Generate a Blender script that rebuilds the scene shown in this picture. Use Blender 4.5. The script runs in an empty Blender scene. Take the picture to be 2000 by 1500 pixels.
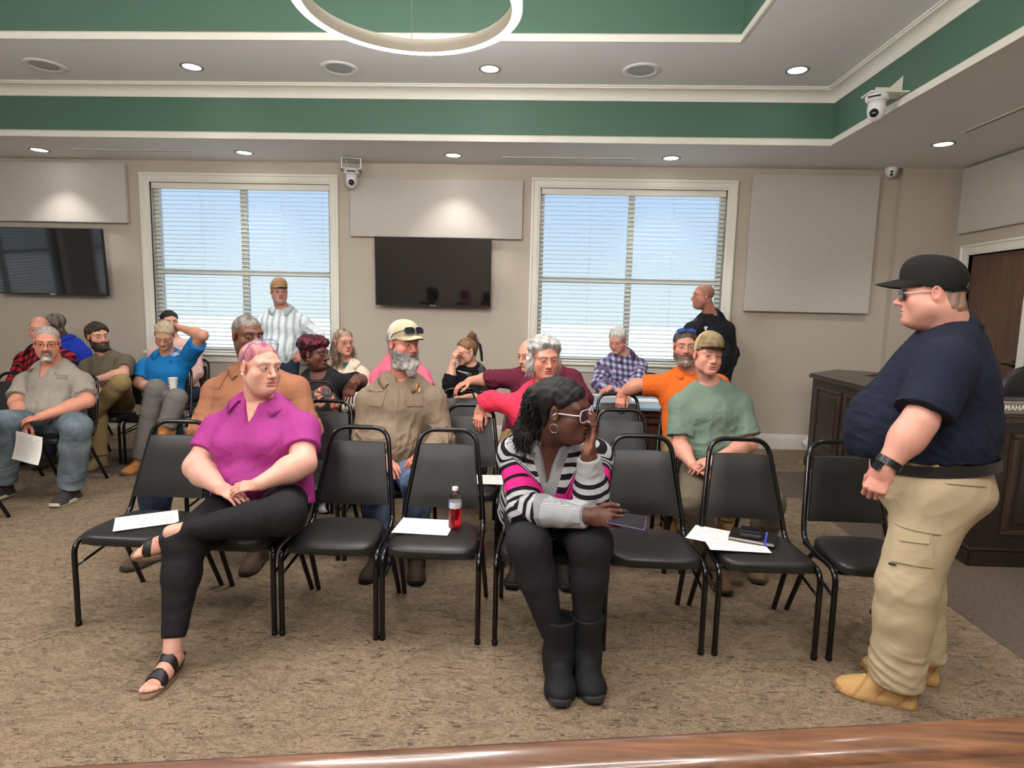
import bpy, bmesh, math, random, time
import numpy as np
from mathutils import Vector, Matrix
T0 = time.time()
C = bpy.context.scene.collection
SC = bpy.context.scene
PI = math.pi
# ------------------------------------------------------------------ camera
F_PX = 1184.0
YAW, PITCH, ROLL = math.radians(-2.3729), math.radians(-6.8424), math.radians(1.3468)
EYE = 1.57
_fw = np.array([math.sin(YAW)*math.cos(PITCH), math.cos(YAW)*math.cos(PITCH), math.sin(PITCH)])
_r = np.array([math.cos(YAW), -math.sin(YAW), 0.0]); _u = np.cross(_r, _fw)
_rt = math.cos(ROLL)*_r + math.sin(ROLL)*_u
_up = -math.sin(ROLL)*_r + math.cos(ROLL)*_u
cam_d = bpy.data.cameras.new('camera'); cam = bpy.data.objects.new('camera', cam_d); C.objects.link(cam)
cam_d.sensor_width = 36.0; cam_d.lens = F_PX/2000*36.0; cam_d.clip_start = 0.05
M = Matrix.Identity(4)
for i in range(3):
    M[i][0] = _rt[i]; M[i][1] = _up[i]; M[i][2] = -_fw[i]
M[2][3] = EYE
cam.matrix_world = M
SC.camera = cam
# survey helper: the point at depth Y (or height Z) that the photograph shows at a pixel
def at(px, py, Y):
    d = _fw*F_PX + _rt*(px-1000) - _up*(py-750)
    return np.array([0, 0, EYE]) + d*(Y/d[1])
def atz(px, py, Z=0.0):
    d = _fw*F_PX + _rt*(px-1000) - _up*(py-750)
    return np.array([0, 0, EYE]) + d*((Z-EYE)/d[2])
def atx(px, py, X):
    d = _fw*F_PX + _rt*(px-1000) - _up*(py-750)
    return np.array([0, 0, EYE]) + d*(X/d[0])
# ------------------------------------------------------------------ view, sky, sun
SC.view_settings.view_transform = 'Standard'; SC.view_settings.look = 'None'
SC.view_settings.gamma = 1.0; SC.view_settings.use_curve_mapping = False
SC.view_settings.exposure = 1.18
w = bpy.data.worlds.new('sky'); SC.world = w; w.use_nodes = True
nt = w.node_tree; bg = nt.nodes['Background']
tc = nt.nodes.new('ShaderNodeTexCoord'); sx = nt.nodes.new('ShaderNodeSeparateXYZ')
rp = nt.nodes.new('ShaderNodeValToRGB')
nt.links.new(tc.outputs['Generated'], sx.inputs[0]); nt.links.new(sx.outputs['Z'], rp.inputs[0])
rp.color_ramp.elements[0].position = 0.0; rp.color_ramp.elements[0].color = (0.80, 0.92, 1.0, 1)
rp.color_ramp.elements[1].position = 0.30; rp.color_ramp.elements[1].color = (0.34, 0.55, 0.98, 1)
nt.links.new(rp.outputs[0], bg.inputs['Color'])
SKY_STRENGTH = 0.44
bg.inputs['Strength'].default_value = SKY_STRENGTH
sun_d = bpy.data.lights.new('sun', 'SUN'); sun = bpy.data.objects.new('sun', sun_d); C.objects.link(sun)
sun_d.energy = 2.8; sun_d.angle = 0.02; sun_d.color = (1, 0.96, 0.9)
sun.rotation_euler = (math.radians(38), 0, math.radians(28))
LAMP_W = 32.0          # recessed lamps, watts each
RING_E = 54.0          # ring pendants, emission strength
# ------------------------------------------------------------------ colours and materials
def lin(c):
    c = c/255.0
    return c/12.92 if c <= 0.04045 else ((c+0.055)/1.055)**2.4
def rgb(r, g, b): return (lin(r), lin(g), lin(b))
MATS = {}
class NT:
    """small node builder"""
    def __init__(s, name):
        s.m = bpy.data.materials.new(name); s.m.use_nodes = True; s.t = s.m.node_tree
        s.b = s.t.nodes['Principled BSDF']; s.out = s.t.nodes['Material Output']
    def n(s, typ, **kw):
        x = s.t.nodes.new('ShaderNode'+typ)
        for k, v in kw.items(): setattr(x, k, v)
        return x
    def l(s, a, b): s.t.links.new(a, b)
    def put(s, sock, v):
        if isinstance(v, bpy.types.NodeSocket): s.l(v, sock)
        elif isinstance(v, tuple) and len(v) == 3 and sock.type == 'RGBA': sock.default_value = v+(1,)
        else: sock.default_value = v
    def math(s, op, a, b=0.0, c=None):
        x = s.n('Math', operation=op); s.put(x.inputs[0], a); s.put(x.inputs[1], b)
        if c is not None: s.put(x.inputs[2], c)
        return x.outputs[0]
    def mix(s, f, a, b, mode='MIX'):
        x = s.n('MixRGB', blend_type=mode); s.put(x.inputs[0], f); s.put(x.inputs[1], a); s.put(x.inputs[2], b)
        return x.outputs[0]
    def obj(s): return s.n('TexCoord').outputs['Object']
    def map(s, vec, sc=(1, 1, 1), loc=(0, 0, 0), rot=(0, 0, 0)):
        x = s.n('Mapping'); s.l(vec, x.inputs[0]); x.inputs['Scale'].default_value = sc
        x.inputs['Location'].default_value = loc; x.inputs['Rotation'].default_value = rot
        return x.outputs[0]
    def noise(s, vec, scale, detail=2.0, rough=0.5, dist=0.0, dim='3D'):
        x = s.n('TexNoise', noise_dimensions=dim)
        if vec is not None: s.l(vec, x.inputs['Vector'])
        x.inputs['Scale'].default_value = scale; x.inputs['Detail'].default_value = detail
        x.inputs['Roughness'].default_value = rough; x.inputs['Distortion'].default_value = dist
        return x.outputs['Fac']
    def ramp(s, f, stops):
        x = s.n('ValToRGB'); s.l(f, x.inputs[0]); e = x.color_ramp.elements
        while len(e) < len(stops): e.new(0.5)
        for i, (p, c) in enumerate(stops):
            e[i].position = p; e[i].color = (c+(1,)) if isinstance(c, tuple) else (c, c, c, 1)
        return x.outputs[0]
    def attr(s, name):
        return s.n('Attribute', attribute_name=name)
    def bump(s, h, strength=0.3, dist=0.002):
        x = s.n('Bump'); s.l(h, x.inputs['Height']); x.inputs['Strength'].default_value = strength
        x.inputs['Distance'].default_value = dist; s.l(x.outputs[0], s.b.inputs['Normal'])
    def set(s, col=None, rough=0.5, metal=0.0, spec=None, **kw):
        if col is not None: s.put(s.b.inputs['Base Color'], col)
        s.put(s.b.inputs['Roughness'], rough); s.b.inputs['Metallic'].default_value = metal
        if spec is not None: s.b.inputs['Specular IOR Level'].default_value = spec
        for k, v in kw.items(): s.put(s.b.inputs[k], v)
        return s.m
def mat(name, col, rough=0.5, metal=0.0, spec=None, var=0.06, nscale=30, bump=0.0, bscale=200, bdist=0.001, **kw):
    if name in MATS: return MATS[name]
    t = NT(name); v = t.obj()
    n = t.noise(v, nscale, 3)
    c = t.mix(n, tuple(x*(1-var) for x in col), tuple(min(1, x*(1+var)) for x in col))
    if bump: t.bump(t.noise(v, bscale, 3), bump, bdist)
    MATS[name] = t.set(c, rough, metal, spec, **kw)
    return MATS[name]
def emat(name, col, strength):
    if name in MATS: return MATS[name]
    t = NT(name)
    MATS[name] = t.set((0.8, 0.8, 0.8), 0.5, **{'Emission Color': col, 'Emission Strength': strength})
    return MATS[name]
# ------------------------------------------------------------------ mesh helpers
class MB:
    def __init__(s): s.v = []; s.f = []
    def add(s, vs, fs):
        o = len(s.v); s.v += [tuple(map(float, v)) for v in vs]; s.f += [tuple(i+o for i in f) for f in fs]; return s
    def quad(s, a, b, c, d): return s.add([a, b, c, d], [(0, 1, 2, 3)])
    def box(s, x0, x1, y0, y1, z0, z1):
        return s.add([(x0, y0, z0), (x1, y0, z0), (x1, y1, z0), (x0, y1, z0), (x0, y0, z1), (x1, y0, z1), (x1, y1, z1), (x0, y1, z1)],
                     [(0, 3, 2, 1), (4, 5, 6, 7), (0, 1, 5, 4), (1, 2, 6, 5), (2, 3, 7, 6), (3, 0, 4, 7)])
    def rbox(s, x0, x1, y0, y1, z0, z1, r=0.005):
        """box with chamfered edges"""
        bm = bmesh.new(); bmesh.ops.create_cube(bm, size=1)
        for v in bm.verts: v.co = Vector(((x0+x1)/2+v.co.x*(x1-x0), (y0+y1)/2+v.co.y*(y1-y0), (z0+z1)/2+v.co.z*(z1-z0)))
        bmesh.ops.bevel(bm, geom=bm.edges[:], offset=r, segments=2, profile=0.5, affect='EDGES')
        s.bm(bm); return s
    def bm(s, bm, mtx=None):
        bm.verts.index_update()
        s.add([(mtx @ v.co) if mtx else v.co for v in bm.verts], [[v.index for v in f.verts] for f in bm.faces]); bm.free(); return s
    def lathe(s, prof, n=24, c=(0, 0, 0), axis=2, cap=True):
        vs = []; fs = []
        for (r, h) in prof:
            for k in range(n):
                a = 2*PI*k/n; p = [r*math.cos(a), r*math.sin(a)]
                q = [0, 0, 0]; q[axis] = h; q[(axis+1) % 3] = p[0]; q[(axis+2) % 3] = p[1]
                vs.append((q[0]+c[0], q[1]+c[1], q[2]+c[2]))
        for i in range(len(prof)-1):
            for k in range(n):
                a, b = i*n+k, i*n+(k+1) % n
                fs.append((a, b, b+n, a+n))
        if cap:
            fs.append(tuple(range(n))[::-1]); fs.append(tuple(range((len(prof)-1)*n, len(prof)*n)))
        return s.add(vs, fs)
    def tube(s, pts, r, n=8, closed=False, sq=None):
        """round (or squared, sq=(w,h)) tube along a polyline"""
        P = [Vector(p) for p in pts]; N = len(P); vs = []; fs = []
        rr = r if hasattr(r, '__len__') else [r]*N
        up = None
        for i in range(N):
            if closed: t = (P[(i+1) % N]-P[i-1]).normalized()
            else: t = (P[min(i+1, N-1)]-P[max(i-1, 0)]).normalized()
            if up is None:
                up = Vector((0, 0, 1)) if abs(t.z) < 0.9 else Vector((1, 0, 0))
            sd = t.cross(up); sd.normalize(); up = sd.cross(t); up.normalize()
            for k in range(n):
                a = 2*PI*k/n+PI/n
                vs.append(P[i]+sd*(rr[i]*math.cos(a))+up*(rr[i]*math.sin(a)))
        for i in range(N if closed else N-1):
            for k in range(n):
                a, b = i*n+k, i*n+(k+1) % n; j = ((i+1) % N)*n
                fs.append((a, b, j+(k+1) % n, j+k))
        if not closed:
            fs.append(tuple(range(n))[::-1]); fs.append(tuple(range((N-1)*n, N*n)))
        return s.add(vs, fs)
    def prism(s, poly, z0, z1):
        n = len(poly)
        return s.add([(x, y, z0) for x, y in poly]+[(x, y, z1) for x, y in poly],
                     [tuple(range(n))[::-1], tuple(range(n, 2*n))]+[(i, (i+1) % n, n+(i+1) % n, n+i) for i in range(n)])
    def sphere(s, c, r, nu=16, nv=10, sc=(1, 1, 1)):
        vs = [(c[0], c[1], c[2]-r*sc[2])]; fs = []
        for i in range(1, nv):
            a = -PI/2+PI*i/nv
            for k in range(nu):
                b = 2*PI*k/nu; vs.append((c[0]+r*sc[0]*math.cos(a)*math.cos(b), c[1]+r*sc[1]*math.cos(a)*math.sin(b), c[2]+r*sc[2]*math.sin(a)))
        vs.append((c[0], c[1], c[2]+r*sc[2])); L = len(vs)-1
        for k in range(nu): fs.append((0, 1+(k+1) % nu, 1+k)); fs.append((L, L-nu+k, L-nu+(k+1) % nu))
        for i in range(nv-2):
            for k in range(nu):
                a = 1+i*nu+k; b = 1+i*nu+(k+1) % nu; fs.append((a, b, b+nu, a+nu))
        return s.add(vs, fs)
    def build(s, name, m, parent=None, smooth=False, loc=None, angle=None):
        me = bpy.data.meshes.new(name); me.from_pydata(s.v, [], s.f); me.update()
        if m is not None: me.materials.append(m)
        if smooth or angle:
            me.shade_smooth()
            if angle: me.set_sharp_from_angle(angle=math.radians(angle))
        o = bpy.data.objects.new(name, me); C.objects.link(o)
        if parent is not None: o.parent = parent
        if loc is not None: o.location = loc
        return o
def tag(o, label=None, cat=None, group=None, kind=None):
    if label: o['label'] = label
    if cat: o['category'] = cat
    if group: o['group'] = group
    if kind: o['kind'] = kind
    return o
def thing(name, label, cat, loc=(0, 0, 0), rz=0.0, group=None):
    o = bpy.data.objects.new(name, None); C.objects.link(o); o.location = loc; o.rotation_euler = (0, 0, rz)
    o.empty_display_size = 0.1
    return tag(o, label, cat, group)
def struct(name, loc=(0, 0, 0), rz=0.0):
    o = bpy.data.objects.new(name, None); C.objects.link(o); o.location = loc; o.rotation_euler = (0, 0, rz)
    o['kind'] = 'structure'; return o
def kids(o): return [c for c in bpy.data.objects if c.parent == o]
def dup(o, loc=None, rz=None, label=None, parent=None):
    tree = {}
    for c in bpy.data.objects:
        if c.parent: tree.setdefault(c.parent.name, []).append(c)
    def rec(a, par):
        b = a.copy(); C.objects.link(b)
        if par is not None: b.parent = par
        for ch in tree.get(a.name, []): rec(ch, b)
        return b
    r = rec(o, parent)
    if loc is not None: r.location = loc
    if rz is not None: r.rotation_euler = (0, 0, rz)
    if label: r['label'] = label
    return r
# ------------------------------------------------------------------ materials of the room
def m_wall():
    t = NT('wall_paint'); v = t.obj(); n = t.noise(v, 3, 3)
    t.bump(t.noise(v, 260, 2), 0.08, 0.001)
    return t.set(t.mix(n, rgb(184, 173, 158), rgb(190, 179, 164)), 0.75)
M_WALL = m_wall()
M_WHITE = mat('trim_paint', rgb(226, 222, 210), 0.4, var=0.02)
M_CEIL = mat('ceiling_paint', rgb(232, 231, 231), 0.8, var=0.015, nscale=2)
M_GREEN = mat('green_paint', rgb(75, 107, 90), 0.6, var=0.05, nscale=2)
def m_panel():
    t = NT('acoustic_fabric'); v = t.obj()
    a = t.noise(t.map(v, (60, 60, 500)), 1.0, 3); b = t.noise(t.map(v, (500, 500, 60)), 1.0, 3)
    f = t.math('MULTIPLY', t.math('ADD', a, b), 0.5)
    t.bump(f, 0.25, 0.001)
    return t.set(t.ramp(f, [(0.35, rgb(174, 167, 159)), (0.65, rgb(206, 199, 191))]), 0.9)
M_PANEL = m_panel()
def m_carpet():
    t = NT('patterned_carpet'); v = t.obj()
    sp = t.n('SeparateXYZ'); t.l(v, sp.inputs[0])
    row = t.math('FLOOR', t.math('MULTIPLY', sp.outputs[1], 165.0))
    cb = t.n('CombineXYZ'); t.l(t.math('MULTIPLY', sp.outputs[0], 11.0), cb.inputs[0]); t.l(t.math('MULTIPLY', row, 7.31), cb.inputs[1])
    rown = t.noise(cb.outputs[0], 1.0, 1.0, 0.5)
    cb2 = t.n('CombineXYZ'); t.l(t.math('MULTIPLY', sp.outputs[0], 42.0), cb2.inputs[0]); t.l(t.math('MULTIPLY', row, 3.17), cb2.inputs[1])
    rowf = t.noise(cb2.outputs[0], 1.0, 0.0)
    big = t.noise(t.map(v, (1.0, 1.5, 1)), 4.6, 2.0, 0.5, 2.4)
    big2 = t.noise(t.map(v, (1.0, 1.6, 1), (7, 3, 0)), 5.0, 2.0, 0.5, 2.6)
    band = t.ramp(t.math('ABSOLUTE', t.math('SUBTRACT', big, 0.5)), [(0.0, 1.0), (0.05, 0.0)])
    fleck = t.ramp(t.math('ADD', rown, t.math('MULTIPLY', band, 0.20)), [(0.71, 0.0), (0.74, 1.0)])
    light = t.ramp(t.math('ADD', rowf, t.math('MULTIPLY', big2, 0.5)), [(0.74, 0.0), (0.86, 1.0)])
    speck = t.n('TexVoronoi'); t.l(v, speck.inputs['Vector']); speck.inputs['Scale'].default_value = 170
    sv = t.ramp(speck.outputs['Distance'], [(0.1, 1.0), (0.5, 0.0)])
    base = t.mix(t.noise(v, 260, 1), rgb(92, 77, 63), rgb(140, 119, 96))
    base = t.mix(t.math('MULTIPLY', sv, 0.5), base, rgb(186, 168, 144))
    base = t.mix(t.math('MULTIPLY', light, 0.30), base, rgb(168, 150, 127))
    base = t.mix(t.math('MULTIPLY', t.ramp(big2, [(0.38, 1.0), (0.55, 0.0)]), 0.20), base, rgb(80, 69, 58))
    base = t.mix(t.math('MULTIPLY', fleck, 0.66), base, rgb(46, 38, 34))
    t.bump(t.math('ADD', sv, t.noise(v, 300, 2)), 0.5, 0.004)
    return t.set(base, 0.95, spec=0.15)
M_CARPET = m_carpet()
def m_dark():
    t = NT('dark_carpet'); v = t.obj()
    n = t.noise(t.map(v, (30, 260, 1)), 1.0, 2); n2 = t.noise(t.map(v, (260, 30, 1), rot=(0, 0, 0.6)), 1.0, 2)
    f = t.math('MULTIPLY', t.math('ADD', n, n2), 0.5); t.bump(f, 0.5, 0.003)
    return t.set(t.ramp(f, [(0.3, rgb(62, 54, 48)), (0.7, rgb(112, 99, 88))]), 0.95, spec=0.15)
M_DARK = m_dark()
def m_wood(name, a, b, rough, sc=(1.0, 14, 14), rot=(0, 0, 0), coat=0.0):
    t = NT(name); v = t.map(t.obj(), sc, rot=rot)
    n = t.noise(v, 2.2, 5, 0.6, 1.2); n2 = t.noise(v, 9, 3, 0.6)
    c = t.ramp(t.math('ADD', t.math('MULTIPLY', n, 0.75), t.math('MULTIPLY', n2, 0.25)), [(0.32, a), (0.68, b)])
    t.bump(n2, 0.06, 0.001)
    return t.set(c, rough, **({'Coat Weight': coat, 'Coat Roughness': 0.12} if coat else {}))
M_DESK = m_wood('dark_desk_wood', rgb(22, 17, 14), rgb(52, 38, 30), 0.35, (14, 14, 1), coat=0.2)
M_TABLEWOOD = m_wood('red_brown_wood', rgb(62, 34, 26), rgb(92, 56, 44), 0.4, (14, 14, 1))
M_DOOR = m_wood('door_wood', rgb(70, 48, 36), rgb(104, 76, 60), 0.4, (12, 12, 0.8))
M_RAIL = m_wood('rail_wood', rgb(62, 38, 25), rgb(126, 84, 56), 0.28, (1.2, 22, 22), coat=0.5)
M_GLASS = None
def m_glass():
    t = NT('window_glass')
    return t.set((0.95, 1, 0.99), 0.0, **{'Transmission Weight': 1.0, 'IOR': 1.01})
M_GLASS = m_glass()
def m_slat():
    t = NT('blind_slat'); v = t.obj()
    d = t.n('BsdfDiffuse'); d.inputs[0].default_value = (0.86, 0.9, 0.88, 1)
    tr = t.n('BsdfTranslucent'); tr.inputs[0].default_value = (0.85, 0.92, 0.92, 1)
    mx = t.n('MixShader'); mx.inputs[0].default_value = 0.35
    t.l(d.outputs[0], mx.inputs[1]); t.l(tr.outputs[0], mx.inputs[2]); t.l(mx.outputs[0], t.out.inputs[0])
    return t.m
M_SLAT = m_slat()
M_BLACKPL = mat('black_plastic', rgb(20, 20, 22), 0.35)
M_TV = mat('screen_glass', (0.004, 0.004, 0.006), 0.05, var=0.0, IOR=1.65)
M_LAMP = emat('lamp_disc', (1, 0.97, 0.9), 8.0)
M_LAMP_RIM = mat('lamp_rim', rgb(120, 118, 116), 0.4)
M_OFFWHITE = mat('white_plastic', rgb(226, 226, 226), 0.35, var=0.01)
M_LENS = mat('lens_black', (0.008, 0.008, 0.01), 0.08)
M_METAL = mat('dark_bronze', rgb(60, 50, 44), 0.3, 0.9)
M_STEEL = mat('brushed_steel', rgb(190, 190, 190), 0.25, 1.0)
# ------------------------------------------------------------------ room shell
WY = 7.286; XL = -8.8; XR = 4.66; YF = -3.6; ZC = 3.256; Z2 = 3.77; ZT = 4.36
tag(MB().quad((XL, YF, 0), (XR, YF, 0), (XR, WY+0.1, 0), (XL, WY+0.1, 0)).build('floor', M_CARPET), kind='structure')
b = MB(); z = 0.002
b.quad((XL, 5.272, z), (2.319, 5.272, z), (2.319, 6.19, z), (XL, 6.19, z))
b.quad((2.319, YF, z), (XR, YF, z), (XR, 6.19, z), (2.319, 6.19, z))
tag(b.build('floor_border', M_DARK), kind='structure')
WIN = [(-4.700, -2.510), (-0.020, 2.130)]       # clear openings, back wall
WZ0, WZ1 = 0.98, 3.005
def wall(name, x0, x1, holes, z1, frame, depth=0.16, m=M_WALL):
    """wall in its own frame: along x, room side at y=0, outside at y=depth"""
    b = MB(); xs = sorted(set([x0, x1]+[h for a in holes for h in a[:2]]))
    for i in range(len(xs)-1):
        a, c = xs[i], xs[i+1]; h = [q for q in holes if q[0] <= a and q[1] >= c]
        segs = [(0, z1)] if not h else [(0, h[0][2]), (h[0][3], z1)]
        for (p, q) in segs:
            if q-p < 1e-4: continue
            b.quad((a, 0, p), (c, 0, p), (c, 0, q), (a, 0, q)); b.quad((c, depth, p), (a, depth, p), (a, depth, q), (c, depth, q))
    for (a, c, p, q) in holes:
        b.quad((a, 0, p), (a, depth, p), (a, depth, q), (a, 0, q)); b.quad((c, depth, p), (c, 0, p), (c, 0, q), (c, depth, q))
        b.quad((a, 0, p), (c, 0, p), (c, depth, p), (a, depth, p)); b.quad((a, depth, q), (c, depth, q), (c, 0, q), (a, 0, q))
    o = b.build(name, m); o.location = frame[0]; o.rotation_euler = (0, 0, frame[1]); o['kind'] = 'structure'
    return o
wall('wall_back', XL, XR, [(a, c, WZ0, WZ1) for a, c in WIN], 4.6, ((0, WY, 0), 0))
wall('wall_right', -WY, -YF, [(-6.93, -6.09, 0.0, 2.29)], 4.6, ((XR, 0, 0), -PI/2), 0.16)
LW = [(0.2, 2.4), (3.3, 5.5)]
wall('wall_left', YF, WY, [(a, c, WZ0, WZ1) for a, c in LW], 4.6, ((XL, 0, 0), PI/2))
wall('wall_front', -XR, -XL, [], 4.6, ((0, YF, 0), PI))
tag(MB().box(4.02, XR, WY-0.10, WY, 0, ZC).build('wall_pier', M_WALL), kind='structure')
tag(MB().quad((XL, YF, 4.6), (XL, WY, 4.6), (XR, WY, 4.6), (XR, YF, 4.6)).build('ceiling_roof', M_CEIL), kind='structure')
# stepped tray ceiling
T1 = (-7.2, 2.828, -2.4, 6.327); T2 = (-6.0, 1.581, -1.3, 5.279)
def ringplate(o, i, z):
    b = MB()
    b.quad((o[0], i[3], z), (o[1], i[3], z), (o[1], o[3], z), (o[0], o[3], z))
    b.quad((o[0], o[2], z), (o[1], o[2], z), (o[1], i[2], z), (o[0], i[2], z))
    b.quad((o[0], i[2], z), (i[0], i[2], z), (i[0], i[3], z), (o[0], i[3], z))
    b.quad((i[1], i[2], z), (o[1], i[2], z), (o[1], i[3], z), (i[1], i[3], z))
    return b
tag(ringplate((XL, XR, YF, WY), T1, ZC).build('ceiling', M_CEIL), kind='structure')
tag(ringplate(T1, T2, Z2).build('ceiling_middle', M_CEIL), kind='structure')
tag(MB().quad((T2[0], T2[2], ZT), (T2[0], T2[3], ZT), (T2[1], T2[3], ZT), (T2[1], T2[2], ZT)).build('ceiling_top', M_CEIL), kind='structure')
def sweep(rect, prof):
    b = MB(); L = []
    for d, z in prof: L.append([(rect[0]+d, rect[3]-d, z), (rect[1]-d, rect[3]-d, z), (rect[1]-d, rect[2]+d, z), (rect[0]+d, rect[2]+d, z)])
    for i in range(len(prof)-1):
        for k in range(4): b.quad(L[i][k], L[i][(k+1) % 4], L[i+1][(k+1) % 4], L[i+1][k])
    return b
tag(sweep(T1, [(0, ZC), (0, Z2)]).build('wall_tray_lower', M_GREEN), kind='structure')
tag(sweep(T2, [(0, Z2), (0, ZT)]).build('wall_tray_upper', M_GREEN), kind='structure')
tag(sweep(T1, [(0, ZC-0.004), (0.022, ZC-0.004), (0.022, ZC+0.05), (0.012, ZC+0.062), (0, ZC+0.068)]).build('trim_1', M_WHITE), kind='structure')
tag(sweep(T2, [(0, Z2-0.004), (0.022, Z2-0.004), (0.022, Z2+0.05), (0.012, Z2+0.062), (0, Z2+0.068)]).build('trim_2', M_WHITE), kind='structure')
cp = [(0, 3.655), (0.012, 3.655), (0.014, 3.668)]
for i in range(9):
    a = PI/2*i/8; cp.append((0.014+0.085*(1-math.cos(a)), 3.668+0.075*math.sin(a)))
cp += [(0.104, 3.745), (0.106, 3.757), (0.12, 3.757), (0.12, Z2)]
tag(sweep(T1, cp).build('trim_3', M_WHITE, angle=35), kind='structure')
# baseboards
def base_run(b, p, q, nrm, h=0.18):
    for (d, z0, z1) in ((0.016, 0, h-0.035), (0.011, h-0.035, h-0.012), (0.007, h-0.012, h)):
        a = Vector(p); c = Vector(q); n = Vector(nrm)*d
        b.add([a+n+Vector((0, 0, z0)), c+n+Vector((0, 0, z0)), c+n+Vector((0, 0, z1)), a+n+Vector((0, 0, z1)), a+Vector((0, 0, z1)), c+Vector((0, 0, z1))], [(0, 1, 2, 3), (3, 2, 5, 4)])
b = MB(); base_run(b, (XL, WY, 0), (4.02, WY, 0), (0, -1, 0)); base_run(b, (4.02, WY-0.1, 0), (XR, WY-0.1, 0), (0, -1, 0))
tag(b.build('baseboard_back', M_WHITE), kind='structure')
b = MB(); base_run(b, (XR, WY-0.1, 0), (XR, 7.05, 0), (-1, 0, 0)); base_run(b, (XR, 5.97, 0), (XR, YF, 0), (-1, 0, 0))
tag(b.build('baseboard_right', M_WHITE), kind='structure')
# windows and blinds
def casing_strip(b, x0, x1, z0, z1, wd=0.105):
    def pc(d, y): return [(x0-d, y, z0-d*0), (x1+d, y, z0), (x1+d, y, z1+d), (x0-d, y, z1+d)]
    prof = [(0.0, 0.02), (0.0, -0.018), (0.018, -0.02), (0.022, -0.026), (0.075, -0.03), (0.082, -0.04), (wd, -0.04), (wd, 0.0)]
    R = []
    for d, y in prof: R.append([(x0-d, y, z0), (x0-d, y, z1+d), (x1+d, y, z1+d), (x1+d, y, z0)])
    for i in range(len(prof)-1):
        for k in range(3): b.quad(R[i][k], R[i+1][k], R[i+1][k+1], R[i][k+1])
def window(n, x0, x1, frame):
    r = struct('window_%d' % n, frame[0], frame[1])
    b = MB(); casing_strip(b, x0, x1, WZ0-0.03, WZ1); b.build('casing', M_WHITE, r)
    b = MB(); b.rbox(x0-0.14, x1+0.14, -0.065, 0.1, WZ0-0.03, WZ0, 0.006); b.box(x0-0.105, x1+0.105, -0.022, 0.0, WZ0-0.11, WZ0-0.03)
    b.build('sill', M_WHITE, r)
    xm = (x0+x1)/2; zm = 1.955
    b = MB()
    for (a, c, p, q) in ((x0, x0+0.05, WZ0, WZ1), (x1-0.05, x1, WZ0, WZ1), (xm-0.035, xm+0.035, WZ0, WZ1)): b.box(a, c, 0.09, 0.15, p, q)
    for (p, q) in ((WZ0, WZ0+0.06), (WZ1-0.05, WZ1), (zm-0.03, zm+0.03)):
        b.box(x0, xm, 0.095, 0.145, p, q); b.box(xm, x1, 0.095, 0.145, p, q)
    b.build('sash', M_WHITE, r)
    for (a, c) in ((x0+0.05, xm-0.035), (xm+0.035, x1-0.05)):
        for (p, q) in ((WZ0+0.06, zm-0.03), (zm+0.03, WZ1-0.05)):
            MB().box(a, c, 0.118, 0.122, p, q).build('glass_pane', M_GLASS, r)
    return r
SLATME = {}
def blind(label, x0, x1, frame, group='white slatted window blinds'):
    r = thing('window_blind', label, 'blind', frame[0], frame[1], group)
    a, c = x0+0.012, x1-0.012
    MB().rbox(a, c, 0.01, 0.075, WZ1-0.07, WZ1-0.002, 0.004).build('headrail', M_WHITE, r)
    n = 38; ztop = WZ1-0.10; zbot = WZ0+0.05; st = (ztop-zbot)/(n-1)
    key = round(c-a, 3)
    if key not in SLATME:
        b = MB(); tl = math.radians(9); pr = []
        for k in range(4):
            y = -0.025+0.05*k/3; zz = 0.0035*(1-(y/0.025)**2); pr.append((y*math.cos(tl), zz+y*math.sin(tl)))
        w = (c-a)/2; th = 0.0028
        vs = []
        for x in (-w, w):
            for y, zz in pr: vs.append((x, y, zz))
            for y, zz in reversed(pr): vs.append((x, y, zz-th))
        b.add(vs, [(i, (i+1) % 8, 8+(i+1) % 8, 8+i) for i in range(8)]+[(7, 6, 5, 4, 3, 2, 1, 0), tuple(range(8, 16))])
        so = b.build('slat_source', M_SLAT); SLATME[key] = so.data; bpy.data.objects.remove(so)
    for i in range(n):
        o = bpy.data.objects.new('slat', SLATME[key]); C.objects.link(o); o.parent = r
        o.location = ((a+c)/2, 0.043, zbot+st*i)
    MB().rbox(a, c, 0.018, 0.068, WZ0+0.004, WZ0+0.026, 0.004).build('bottom_rail', M_WHITE, r)
    for k in range(5):
        x = a+(c-a)*(0.045+0.2275*k)
        b = MB(); b.tube([(x, 0.016, WZ0+0.02), (x, 0.016, WZ1-0.07)], 0.0012, 4); b.tube([(x, 0.07, WZ0+0.02), (x, 0.07, WZ1-0.07)], 0.0012, 4)
        b.build('ladder_cord', M_OFFWHITE, r)
    return r
FB = ((0, WY, 0), 0.0); FL = ((XL, 0, 0), PI/2)
window(1, *WIN[0], FB); window(2, *WIN[1], FB); window(3, *LW[0], FL); window(4, *LW[1], FL)
blind('white slatted blind in the window behind the man in the striped shirt', *WIN[0], FB)
blind('white slatted blind in the window behind the bald standing man', *WIN[1], FB)
blind('white slatted blind in the nearer window of the left wall', *LW[0], FL)
blind('white slatted blind in the farther window of the left wall', *LW[1], FL)
# ground outside
M_PAVE = mat('pale_concrete', rgb(214, 212, 206), 0.9, nscale=1.5)
tag(MB().quad((-70, WY+0.16, -0.25), (70, WY+0.16, -0.25), (70, 90, -0.25), (-70, 90, -0.25)).build('ground_outside', M_PAVE), kind='structure')
tag(MB().quad((-70, -30, -0.26), (XL-0.16, -30, -0.26), (XL-0.16, 90, -0.26), (-70, 90, -0.26)).build('ground_outside_left', M_PAVE), kind='structure')
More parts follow.
